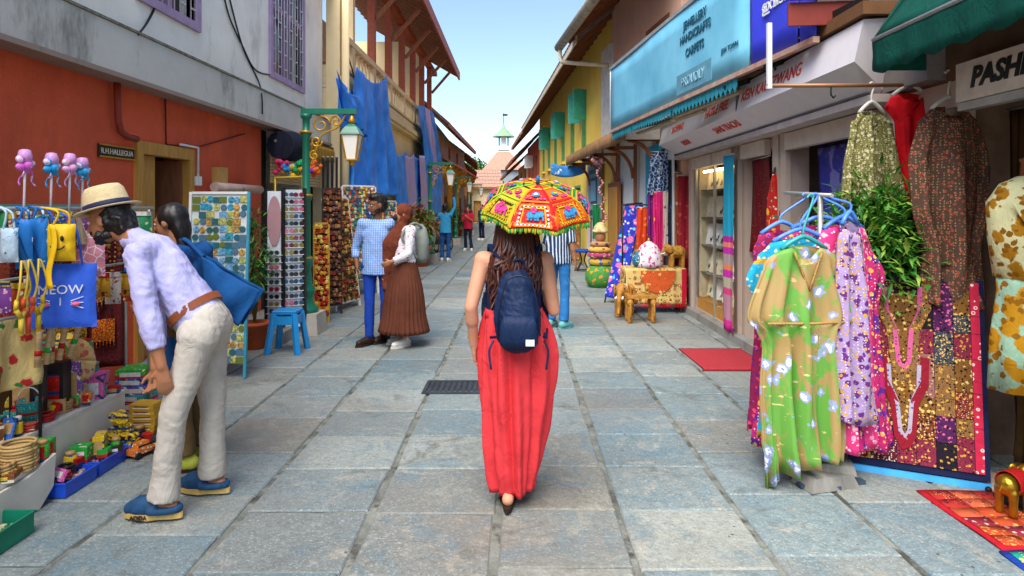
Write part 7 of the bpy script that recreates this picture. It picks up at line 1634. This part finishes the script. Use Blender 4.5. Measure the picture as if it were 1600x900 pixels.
# garments on the steel bar
OL = cloth('olive_print', '#6f6a3c', [('flower', 34, .36, '#b8b088'), ('flower', 40, .28, '#3a3a22'), ('dot', 70, .25, '#d0c8a0')], .8)
p = P(1362, 172, 4.2); garment('dress', 'olive patterned tunic hanging above the green plant', OL, p, .15, [(0, .1), (.1, .15), (.4, .2), (.62, .22)], .06, 7, .08, '#d8d4c8', hook=(p.x, 4.2, 2.4))
p = P(1422, 145, 4.2); garment('dress', 'bright red dress hanging between the olive and brown garments', cloth('scarlet', '#d81420', [('blotch', 9, .6, '#b80f1a')], .7), p, 0, [(0, .13), (.08, .17), (.2, .1), (.5, .08), (.82, .1)], .05, 6, .05, '#d8d4c8', hook=(p.x, 4.2, 2.41))
BRP = cloth('brown_paisley', '#5a4438', [('flower', 34, .34, '#a8503c'), ('dot', 60, .3, '#a8885e')], .8)
p = P(1482, 165, 3.92); garment('robe', 'long brown patterned wrap dress hanging over the patchwork panel', BRP, p, .1, [(0, .12), (.08, .2), (.35, .26), (.6, .24), (.9, .17), (1.22, .2)], .08, 6, .1, '#cdd8c8', hook=(p.x, 3.92, 2.42))
b = MB(); b.tube([(p.x, 3.92, 2.43), (2.62, 4.1, 2.43)], .01, 6); tag(b.build('hook_bar', GALV), 'short steel arm holding the brown wrap dress', 'hook')
# potted bush
pp = V((2.18, 4.3, 0)); t = thing('potted_bush', 'leafy green bush in a terracotta pot behind the dress rack', 'plant', pp)
pot(t, pp, .2, .4); bush(t, (2.31, 4.14, 1.28), (.35, .24, .37), 5200, .12, .03, [LEAF[1], LEAF[0], LEAF[3], LEAF[1]], 21, (pp.x, pp.y, .4), droop=.1)
# patchwork panel: every patch is a piece
PC = ['#5a1f2a', '#7a5426', '#2c2038', '#7a2840', '#86623a', '#221c26', '#6a3420', '#4c2050', '#7e3422', '#3a4450', '#8e6460']
PMAT = [cloth('patch_%d' % i, c, [('flower', R.choice([34, 46, 58]), .34, R.choice(['#d8b46a', '#e0d0b8', '#d86a8a', '#c89a3a'])), ('dot', R.choice([80, 100]), .26, R.choice(['#201820', '#e8d8c0', '#a82a3a', '#d8a83a'])), ('flower', R.choice([40, 56]), .3, '#1c1418')], .85, .4) for i, c in enumerate(PC)]
bl_, br_ = G(1332, 738)+V((0, .05, 0)), G(1549, 768); pu = (br_-bl_); PW = pu.length; pu.normalize(); pn = V((pu.y, -pu.x, 0)); pn = pn if pn.y < 0 else -pn; PH = 1.13
pk = thing('patchwork_panel', 'large embroidered patchwork hanging with neckline motif and navy border leaning at right', 'textile', (bl_+br_)/2)
upp = (V((0, 0, 1))-pn*.17).normalized()
def pp_(u, v, d=0): return bl_+pu*u*PW+upp*(.045+v*PH)+pn*d
m3 = Matrix((pu, -pn, upp)).transposed()
b = MB(); b.box(pp_(.5, .5, -.012), (PW, .02, PH), rot=m3); b.build('backing', cloth('navy_border', '#1a2244', [], .85), pk)
b = MB(); b.box(pp_(.5, -.025, -.01), (PW, .02, .035), rot=m3); b.build('blue_skirting', mat('light_blue_foam', '#3fa0dc', .6), pk)
for u in (.02, .98): b = MB(); b.ell(pp_(u, -.03, .012), .018); b.build('foot', BLACKI, pk)
def patch(u0, u1, v0, v1, m, d=.0, nm='patch'):
    b = MB(); g_ = .003; b.box(pp_((u0+u1)/2, (v0+v1)/2, d+.004), ((u1-u0)*PW-g_, .009, (v1-v0)*PH-g_), rot=m3); return b.build(nm, m, pk)
rr = random.Random(31)
cols = [(.05, .17), (.17, .36), (.36, .5), (.5, .64), (.64, .78), (.78, .9), (.9, .965)]
for a, e in cols:
    v = .035
    while v < .985:
        h = rr.choice([.09, .13, .17, .22]); v1 = min(.99, v+h); 
        if .99-v1 < .05: v1 = .99
        if e > .93: m = cloth('patch_rosette', '#c82a4a', [('ring', 24, .2, '#f0d8c8')], .8)
        elif a < .06 and v < .4: m = cloth('patch_gold', '#b8862a', [('flower', 16, .36, '#5a1a1a'), ('dot', 36, .2, '#e8c040')], .8)
        else: m = rr.choice(PMAT)
        patch(a, e, v, v1, m); v = v1
# neckline motifs
def motif(cu, cv, s, m1, m2, nm):
    pts = [(-.17, .3), (-.16, .12), (-.08, -.02), (-.05, -.26), (0, -.33), (.05, -.26), (.08, -.02), (.16, .12), (.17, .3)]
    b = MB(); P3 = [pp_(cu+x*s, cv+y*s*.8, .014) for x, y in pts]
    for p, q_ in zip(P3, P3[1:]): b.beam(p, q_+(q_-p).normalized()*.01, .05*s, .01, pn)
    b.build(nm, m1, pk); b = MB()
    P4 = [pp_(cu+x*s*.72, cv+y*s*.66, .016) for x, y in pts]
    for p, q_ in zip(P4, P4[1:]): b.beam(p, q_+(q_-p).normalized()*.008, .024*s, .008, pn)
    b.build(nm, m2, pk)
    b = MB(); b.prism([pp_(cu+x*s*.62, cv+y*s*.55, .011) for x, y in pts], pn*.003); b.build('motif_field', PMAT[1], pk)
motif(.42, .74, 1.05, PMAT[4], cloth('patch_pink_braid', '#c85a8a', [('dot', 50, .25, '#4a2a5a')], .8), 'neckline_motif'); motif(.42, .36, .9, cloth('patch_red_braid', '#8a1a2a', [], .8), cloth('patch_grey_braid', '#a8a0b0', [('dot', 40, .28, '#6a4a8a')], .8), 'lower_motif')
for u, v in ((.42, .47), (.42, .62)):
    b = MB(); 
    for k in range(6): b.ell(pp_(u, v-.02*k, .016), (.007, .004, .007), n=8, m=5)
    b.build('buttons', GOLDP, pk)
# rugs on the paving
def rug(label, c, d, rz, base, seed, border):
    t = thing('rug', label, 'rug', c); rr = random.Random(seed); M_ = Matrix.Rotation(rz, 3, 'Z'); c = V(c)
    b = MB(); b.grid(12, 12, lambda u, v: c+M_ @ V(((u-.5)*d[0], (v-.5)*d[1], .006+.004*math.sin(u*9+v*7)))); b.build('border', cloth('rug_border_'+border[1:], border, [], .95, .5), t, solid=.006)
    n = 6
    for i in range(n):
        for j in range(n):
            u0, v0 = -.46+.92*i/n, -.46+.92*j/n; b = MB(); e = .92/n
            b.grid(2, 2, lambda u, v: c+M_ @ V(((u0+e*u*.97)*d[0], (v0+e*v*.97)*d[1], .0125+.004*math.sin((u0+e*u+.5)*9+(v0+e*v+.5)*7)))); b.build('patch', rr.choice(base), t, solid=.004)
RUGR = [cloth('rugr_%d' % i, c, [('flower', 24, .3, e), ('dot', 60, .22, '#e0b070')], .95, .5) for i, (c, e) in enumerate((('#a8302a', '#5a1a2a'), ('#b84a2a', '#d89a4a'), ('#8a2a3a', '#c8a8a0'), ('#c05a3a', '#7a2a4a')))]
RUGT = [cloth('rugt_%d' % i, c, [('flower', 24, .3, e), ('dot', 60, .22, '#d8e0c0')], .95, .5) for i, (c, e) in enumerate((('#1f8a78', '#c84a5a'), ('#2aa08a', '#e0c060'), ('#a83048', '#d8a0a8'), ('#6a4a6a', '#c8b0a0'), ('#c8b89a', '#3a7a8a')))]
rug('red patchwork rug on the paving at the right edge', (2.66, 3.28, .0), (.84, .62, 0), .02, RUGR, 3, '#b01c2a'); rug('teal patchwork rug with blue edge in the lower right corner', (2.62, 2.7, .0), (.8, .5, 0), .0, RUGT, 4, '#1f3f9a')
# mannequin with embroidered shawl
mn = P(1592, 600, 3.42); mx, my = mn.x+.06, 3.42
t = thing('mannequin', 'dress form in cream shawl and skirt with golden embroidery at the right edge', 'mannequin', (mx, my, 0))
CG = cloth('cream_gold_embroidery', '#d8d4a0', [('flower', 11, .44, '#a87414'), ('flower', 22, .36, '#8a5a10')], .7); GG = cloth('seagreen_gold_embroidery', '#9ac0a4', [('flower', 10, .5, '#b88418'), ('flower', 20, .38, '#8a5c10')], .7)
b = MB(); b.lathe((mx, my, 0), [(.16, 0), (.16, .02), (.02, .04), (.02, .6)], 20); b.build('stand', BLACKI, t)
b = MB(); b.loft([((mx, my, .62), .2, .16, .05, 9), ((mx, my, .9), .19, .15, .04, 9), ((mx, my, 1.15), .16, .12, .02, 9), ((mx, my, 1.3), .17, .13)], 48); b.build('skirt', GG, t)
b = MB(); b.loft([((mx+.02, my, 1.18), .05, .05), ((mx, my, 1.22), .17, .14, .02, 5), ((mx, my, 1.45), .2, .16, .02, 5), ((mx, my, 1.62), .21, .15, .02, 5), ((mx, my, 1.72), .15, .1), ((mx, my, 1.76), .06, .05)], 40); b.build('shawl', CG, t)
sheet('shawl_end', CG, t, (mx-.2, my-.13, 1.62), (mx+.2, my-.17, 1.5), (mx+.2, my-.2, 1.12), (mx+.02, my-.2, 1.2), 18, 18, 2, .02, 3)
b = MB(); b.lathe((mx, my, 1.75), [(.045, 0), (.04, .08), (.05, .1), (.01, .12)], 14); b.build('neck_block', WOODB, t)
t = thing('card_stand', 'black stand with turquoise printed cards at the right edge', 'display stand', (mx-.01, 3.05, 0)); 
b = MB(); b.box((mx, 3.05, .35), (.03, .03, .7)).box((mx, 3.05, .01), (.24, .2, .02)); b.build('stem', BLACKI, t)
mm = Matrix.Rotation(-.5, 3, 'X') @ Matrix.Rotation(.2, 3, 'Y'); b = MB(); b.box((mx, 3.02, .72), (.26, .02, .2), rot=mm); b.build('plate', BLACKI, t)
for i in range(2):
    for j in range(2): b = MB(); b.box(V((mx, 3.02, .72))+mm @ V((-.06+.12*i, -.014, -.045+.09*j)), (.1, .006, .07), rot=mm); b.build('card', PM['teal'], t)
# gold elephant figure
def elephant(loc, rz, s, m, label, name='elephant_figure', cat='figurine', group=None, cloth_m=None, decor=None):
    t = thing(name, label, cat, (0, 0, 0), group); mb = MB(); q = lambda x, y, z: V((x, y, z))*s
    mb.ell(q(0, 0, .62), V((.24, .36, .25))*s); mb.ell(q(0, .4, .78), V((.17, .18, .2))*s); mb.ell(q(0, -.22, .62), V((.22, .2, .23))*s)
    for x in (-.14, .14):
        for y in (-.24, .22): mb.chain([q(x, y, .5), q(x, y, .25), q(x, y+.01, .04)], [.1*s, .08*s, .085*s])
    mb.chain([q(0, .54, .74), q(0, .64, .52), q(0, .64, .3), q(0, .7, .18)], [.085*s, .065*s, .05*s, .04*s]); mb.chain([q(0, -.38, .7), q(0, -.46, .5), q(0, -.46, .35)], [.03*s, .02*s, .015*s])
    remesh(mb, 'body', m, t, .022*s, 2)
    for x in (-1, 1):
        b = MB(); b.ell(q(x*.2, .34, .76), V((.035, .13, .17))*s, Matrix.Rotation(x*.4, 3, 'Z')); b.build('ear', m, t)
        b = MB(); b.tube(curve([q(x*.08, .52, .62), q(x*.1, .66, .56), q(x*.09, .76, .62)], 4), [.025*s]*6+[.018*s, .012*s, .006*s], 7); b.build('tusk', WHITEP, t)
        b = MB(); b.ell(q(x*.12, .52, .84), .018*s); b.build('eye', BLACKI, t)
    if cloth_m:
        b = MB(); b.grid(16, 8, lambda u, v: q(.262*math.sin((u-.5)*PI*1.25), -.2+.4*v, .62+.275*math.cos((u-.5)*PI*1.25))); b.build('saddle_cloth', cloth_m, t, solid=.01*s)
    t.location = loc; t.rotation_euler = (0, 0, rz); return t
BRASS = mat('brass', '#b08a2a', .3, .9, var=.2, scale=20)
elephant((2.56, 3.3, .022), -1.2, .24, BRASS, 'small golden elephant figure standing on the red rug', cloth_m=cloth('red_saddle', '#a01c1c', [], .6))
# red door mat
c = V((2.14, 6.67, 0)); t = thing('door_mat', 'plain dark red doormat in front of the shop door', 'mat', c); b = MB(); b.grid(20, 16, lambda u, v: V((1.82+.68*u-.02*v, 6.22+.9*v, .012+.0015*math.sin(u*40)))); b.build('pile', mat('red_coir', '#a02c34', .95, var=.15, scale=60, bump=.5, bscale=200), t, solid=.012)
b = MB()
for a in ((1.8, 2.5, 6.2, 6.225), (1.8, 2.5, 7.12, 7.145)): b.bb(*a, .001, .012)
b.build('binding', mat('red_binding', '#7a1f26', .9), t)
# ================= right: textiles at the shop front =================
TP = NT('teal_pink_stripes'); dt = TP.n('ShaderNodeSeparateXYZ'); TP.l(TP.obj(), dt.inputs[0])
TPc = TP.ramp(TP.step(dt.outputs[2], 0, 2.1), [(0, '#c82a8a'), (.06, '#a87a8a'), (.2, '#c83a7a'), (.24, '#a8a08a'), (.3, '#b82a9a'), (.34, '#d87a4a'), (.37, '#a08a8a'), (.43, '#b82a9a'), (.47, '#e07a6a'), (.5, '#a82a8a'), (.535, '#1f9ab8'), (1, '#16808e')], True); TP = TP.fin(TPc, .7)
hung('striped_scarf', 'long teal scarf with pink striped lower half beside the glass case', 'scarf', TP, (sx-.16, 7.72, 2.2), (sx-.14, 7.42, 2.2), 2.08, 2, .014, 3)
hung('sequin_cloth', 'dark red sequinned cloth hanging in the shop doorway', 'textile', cloth('dark_red_sequin', '#6a141c', [('dot', 40, .16, '#c8944a'), ('dot', 24, .12, '#a02a2a')], .6), (sx+.06, 7.4, 2.12), (sx+.0, 6.72, 2.12), 1.05, 2, .02, 1)
hung('crimson_cloth', 'plain crimson cloth below the sequinned one in the doorway', 'textile', cloth('plain_crimson', '#7a1224', [], .7), (sx+.1, 7.38, 1.1), (sx+.06, 6.9, 1.1), .5, 2, .02, 2, pm=WOODD)
p = P(1214, 268, 6.45); garment('dress', 'red multicoloured floral dress hanging at the shop post', cloth('red_floral', '#c82a24', [('flower', 8, .3, '#e8b82a'), ('flower', 11, .24, '#2a7a4a'), ('flower', 16, .2, '#e8e0d0')], .7), p, .8, [(0, .1), (.1, .13), (.45, .11), (.75, .12)], .05, 6, .07, '#3a3a3a')
# window goods of the second bay
sheet_t = thing('window_shawl', 'blue violet shawl draped behind the second shop window', 'shawl', (sx+.3, 5.6, 1.2)); sheet('cloth', cloth('blue_violet', '#4a4ab8', [('blotch', 6, .55, '#8a8ad0')], .5), sheet_t, (sx+.22, 6.12, 2.15), (sx+.22, 4.75, 2.15), (sx+.3, 5.2, 1.75), (sx+.3, 6.12, 1.0), 26, 18, 4, .04, 4)
hung('window_cloth', 'pale printed cloth hanging inside the second shop window', 'textile', cloth('pale_print', '#a8a49a', [('net', 22, .06, '#5a5a5a')], .8), (sx+.35, 5.7, 1.8), (sx+.35, 5.1, 1.8), .9, 3, .04, 6)
b = MB(); b.bb(sx+.02, sx+.03, 4.66, 6.19, .36, 2.13); tag(b.build('window_pane', GLASS), 'clear glass pane of the second shop window', 'window')
# dark brown textiles inside the shawl shop
for i, (y, m, lab) in enumerate(((3.55, cloth('brown_drape', '#5a4428', [('band', 16, .3, '#3a2a18', (0, 1, 0))], .8), 'brown striped drape behind the dress form'), (2.95, cloth('dark_teal_drape', '#14463e', [], .8), 'dark teal drape inside the shawl shop'))):
    hung('shop_drape', lab, 'curtain', m, (sx+.35, y+.35, 2.18), (sx+.35, y-.3, 2.18), 2.1, 5, .04, i)
# ================= right: bric-a-brac beyond the glass case =================
tb = thing('covered_table', 'table under an embroidered red and cream cloth with tassel fringe', 'table', (2.08, 9.75, 0))
x0, x1, y0, y1, tz = 1.62, 2.52, 9.55, 10.0, .66
b = MB(); b.bb(x0+.02, x1-.02, y0+.02, y1, tz-.03, tz); b.build('table_top', WOODB, tb)
for x in (x0+.06, x1-.06):
    for y in (y0+.06, y1-.06): b = MB(); b.bb(x-.025, x+.025, y-.025, y+.025, 0, tz-.031); b.build('leg', WOODD, tb)
TC = cloth('kalamkari_cream', '#c8ae6c', [('flower', 9, .3, '#8a6a3a'), ('dot', 16, .26, '#4a5a2a'), ('ring', 12, .24, '#a83a24')], .85)
sheet('cloth_front', TC, tb, (x0, y0, tz+.008), (x1, y0, tz+.008), (x1, y0-.03, .14), (x0, y0-.03, .14), 30, 12, 5, .012, 2)
sheet('cloth_side', TC, tb, (x0, y1, tz+.008), (x0, y0, tz+.008), (x0-.03, y0, .16), (x0-.03, y1, .16), 18, 12, 3, .012, 4)
b = MB(); b.bb(x0, x1, y0, y1, tz+.004, tz+.012); b.build('cloth_top', TC, tb)
OR = cloth('rust_orange', '#c8582a', [('flower', 12, .3, '#e0b060'), ('dot', 30, .2, '#8a2a1a')], .85); b = MB()
b.add([V((2.1+.26*math.cos(a*PI/24), y0-.034, .64+.0-.34*math.sin(a*PI/24))) for a in range(25)]+[V((2.1+.26*math.cos(a*PI/24), y0-.02, .64-.34*math.sin(a*PI/24))) for a in range(25)], [tuple(range(25))]+[(i, i+1, 26+i, 25+i) for i in range(24)]); b.build('medallion', OR, tb)
b = MB(); b.bb(x1-.07, x1, y0-.036, y0-.026, .14, .66); b.build('red_edge', cloth('red_edge', '#b81c34', []), tb)
b = MB()
for i in range(34): xx = x0+.01+i*(x1-x0-.02)/33; b.tube([(xx, y0-.032, .145), (xx, y0-.034, .085)], [.005, .009], 5)
struct(b.build('tassels', EM['red'], tb), 'stuff')
WD = mat('carved_wood', '#a8742e', .55, var=.35, scale=24, bump=.8, bscale=60)
# elephant stool
es = V((1.62, 8.85, 0)); t = thing('elephant_stool', 'carved wooden stool with elephant heads in front of the covered table', 'stool', es)
b = MB(); b.box((es.x+.08, es.y, .36), (.4, .3, .04)); b.build('seat', WD, t)
for ax in (-.08, .24):
    for ay in (-.1, .1):
        mb = MB(); px_ = V((es.x+ax, es.y+ay, 0)); mb.chain([px_+V((0, 0, .34)), px_+V((0, -.02, .2)), px_+V((0, -.01, .03))], [.042, .03, .036]); mb.ell(px_+V((0, -.03, .28)), (.045, .04, .05)); o = remesh(mb, 'leg', WD, t, .01, 2)
        b = MB(); b.tube(curve([px_+V((0, -.06, .27)), px_+V((0, -.09, .18)), px_+V((0, -.07, .08))], 4), .013, 6); b.build('trunk', WD, o)
elephant((1.58, 8.86, .38), .2, .15, WD, 'small wooden elephant on the carved stool at left', group='small wooden elephants'); elephant((1.8, 8.86, .38), -.2, .14, WD, 'small wooden elephant on the carved stool at right', group='small wooden elephants')
elephant((1.56, 9.3, 0), PI-.4, .52, WD, 'wooden elephant with pale painted back standing between stool and table', cloth_m=cloth('pale_dome', '#b8b09a', [('flower', 14, .3, '#6a7a6a')], .6))
elephant((2.42, 9.72, .675), PI/2+.1, .36, WD, 'carved wooden elephant on the right end of the table', cloth_m=cloth('carved_saddle', '#b88a3a', [('flower', 30, .3, '#6a4a1a')], .6))
# dome lamp-shade elephant
c = V((2.0, 9.72, .675)); t = thing('embroidered_dome', 'white dome cover with pink flowers standing on the table', 'ornament', c); b = MB(); b.lathe(c, [(.2, 0), (.21, .06), (.19, .2), (.12, .33), (.03, .39), (.002, .4)], 28); b.build('dome', cloth('pink_white_dome', '#d8cdd4', [('flower', 14, .34, '#c83a7a'), ('flower', 18, .2, '#4a3a8a')], .8), t)
b = MB(); b.lathe(c+V((0, 0, .395)), [(.015, 0), (.025, .02), (.004, .05)], 10); b.build('knob', GOLDP, t)
c = V((1.82, 9.68, .675)); t = thing('teal_vase', 'small teal painted vase at the left end of the table', 'vase', c); b = MB(); b.lathe(c, [(.04, 0), (.09, .08), (.08, .16), (.035, .2), (.05, .25)], 18); b.build('body', cloth('teal_vase_paint', '#2a6a8a', [('flower', 24, .3, '#d8d0b0')], .3), t); b = MB(); b.lathe(c+V((0, 0, .25)), [(.05, 0), (.055, .012), (.04, .014)], 18); b.build('lip', GOLDP, t)
# leaning blue suzani on an easel
SZ = cloth('blue_suzani', '#2a36a8', [('flower', 6, .4, '#d86a9a'), ('flower', 8, .3, '#4ab0c8'), ('flower', 11, .24, '#e8c8d0')], .8)
t = thing('blue_textile', 'tall blue textile with pink and aqua flowers on a leaning frame', 'textile', G(962, 470)); a, c_, d_, e = P(945, 463, 10.6), P(972, 470, 10.5), P(1004, 318, 11.0), P(978, 320, 11.0)
sheet('fabric', SZ, t, e, d_, c_, a, 20, 24, 2, .012, 3); 
for p, q_ in ((V((a.x, a.y+.02, 0)), e), (V((c_.x, c_.y+.02, 0)), d_), (V((c_.x+.3, c_.y+.5, 0)), d_)): b = MB(); b.tube([p, q_+V((0, .02, 0))], .012, 6); b.build('frame_leg', BLACKI, t)
b = MB(); b.tube([e+V((0, .02, .01)), d_+V((0, .02, .01))], .012, 6); b.build('top_bar', BLACKI, t)
# row of scarves on a rack behind
rk2 = thing('scarf_rack', 'black rail carrying bright scarves behind the covered table', 'clothes rack', (2.1, 10.35, 0)); b = MB(); b.tube([(1.7, 10.35, 1.62), (2.62, 10.3, 1.62)], .012, 8); b.build('rail', BLACKI, rk2)
for x in (1.7, 2.62): b = MB(); b.tube([(x, 10.33, 0), (x, 10.33, 1.63)], .014, 8); b.build('post', BLACKI, rk2)
for i, (px0, px1, pt, pb, c, mo, lab) in enumerate(((995, 1012, 325, 400, '#c8401c', '#e07a3a', 'orange scarf nearest the blue textile'), (1012, 1021, 300, 415, '#6a1f6a', '#a04a9a', 'purple scarf in the row'), (1020, 1028, 300, 418, '#d8307a', '#e8b04a', 'pink scarf with gold edge in the row'), (1027, 1036, 300, 418, '#c8206a', '#c8206a', 'magenta scarf in the row'), (1036, 1045, 300, 400, '#c8b8a8', '#8a4a3a', 'cream printed scarf in the row'), (1044, 1056, 250, 400, '#1f2434', '#3a4a7a', 'dark navy scarf in the row'), (1052, 1066, 270, 395, '#b0603a', '#d8c8a8', 'rust and cream garment hanging in the row'), (1060, 1083, 275, 480, '#9a2430', '#c04a4a', 'long red cloth beside the glass case'))):
    Y = 10.2-.05*i; a, b_ = P(px0, pt, Y), P(px1, pt, Y); hung('scarf', lab, 'scarf', cloth('scarf_%d' % i, c, [('flower', 10, .28, mo)], .7), a, b_, (pb-pt)*Y/1000, 2, .025, i, group='scarves on the black rail')
IK = cloth('blue_ikat', '#24406a', [('net', 16, .1, '#a8b8d0'), ('flower', 12, .26, '#d0d8e4')], .75)
for i, (px0, px1, pt, pb, lab) in enumerate(((1018, 1038, 238, 305, 'blue and white printed scarf hanging from the awning edge'), (1034, 1052, 232, 300, 'second blue and white scarf beside the turquoise wall'), (1050, 1066, 236, 290, 'dark blue scarf under the white sign end'))):
    Y = 10.12; hung('blue_scarf', lab, 'scarf', IK, P(px0, pt, Y), P(px1, pt, Y), (pb-pt)*Y/1000, 2, .04, i+3, group='blue scarves at the sign end', sway=V((-.08+.03*i, 0, 0)))
# stacked figure with turban, blue stool, leaning carpet
c = G(938, 448); c = V((c.x, c.y, 0)); t = thing('stacked_cushions', 'pile of colourful pouffes topped by a cream turbaned head', 'cushions', c); z = 0
for i, (r_, h, col, mo, nm) in enumerate(((.3, .42, '#4a8a3a', '#d88a2a', 'pouffe'), (.24, .16, '#c8a03a', '#3a5aa0', 'pouffe'), (.26, .1, '#a83a6a', '#e8c88a', 'cushion'), (.24, .12, '#d8a84a', '#a83a3a', 'cushion'), (.2, .1, '#b88a5a', '#5a3a7a', 'cushion'))):
    b = MB(); b.lathe(c+V((0, 0, z)), [(r_*.75, 0), (r_, h*.3), (r_, h*.7), (r_*.75, h)], 24); b.build(nm, cloth('pouffe_%d' % i, col, [('flower', 9, .34, mo), ('flower', 14, .2, '#3a9ab0')], .8), t); z += h
TUR = cloth('cream_turban', '#d8c08a', [('blotch', 14, .55, '#b8986a')], .8); mb = MB(); mb.ell(c+V((0, 0, z+.1)), (.11, .12, .14)); b = remesh(mb, 'head', SKIN['tan'], t, .014, 2)
mb = MB()
for k in range(5): mb.ell(c+V((.01*math.sin(k*2), -.0, z+.2+k*.035)), (.17-.02*k, .17-.02*k, .045))
remesh(mb, 'turban', TUR, t, .014, 1)
c = G(911, 423); c = V((c.x, c.y, 0)); t = thing('blue_stool', 'round blue topped stool with splayed black legs', 'stool', c); b = MB(); b.lathe(c+V((0, 0, .46)), [(.2, 0), (.23, .03), (.2, .07), (.02, .075)], 24); b.build('seat', cloth('blue_vinyl', '#1c4ab0', [], .5), t)
for k in range(4): a = PI/4+k*PI/2; b = MB(); b.tube(curve([c+V((.12*math.cos(a), .12*math.sin(a), .46)), c+V((.05*math.cos(a), .05*math.sin(a), .25)), c+V((.2*math.cos(a), .2*math.sin(a), .015))], 5), .014, 6); b.build('leg', BLACKI, t)
b = MB(); b.tube([c+V((.2*math.cos(k*PI/10), .2*math.sin(k*PI/10), .015)) for k in range(21)], .01, 6); b.build('foot_ring', BLACKI, t)
hung('leaning_carpet', 'brown patterned carpet hanging on the far right wall behind the stool', 'carpet', cloth('brown_carpet', '#a8784a', [('net', 14, .06, '#7a3a2a'), ('flower', 9, .3, '#c89a6a')], .95), P(884, 318, 17.2), P(906, 318, 17.4), 1.55, 1, .02, 2)
hung('green_cloth', 'bright green cloth hanging on a post right of the umbrella', 'textile', cloth('emerald', '#1c7a44', [], .8), P(926, 320, 14.2), P(938, 320, 14.2), .75, 2, .03, 4)
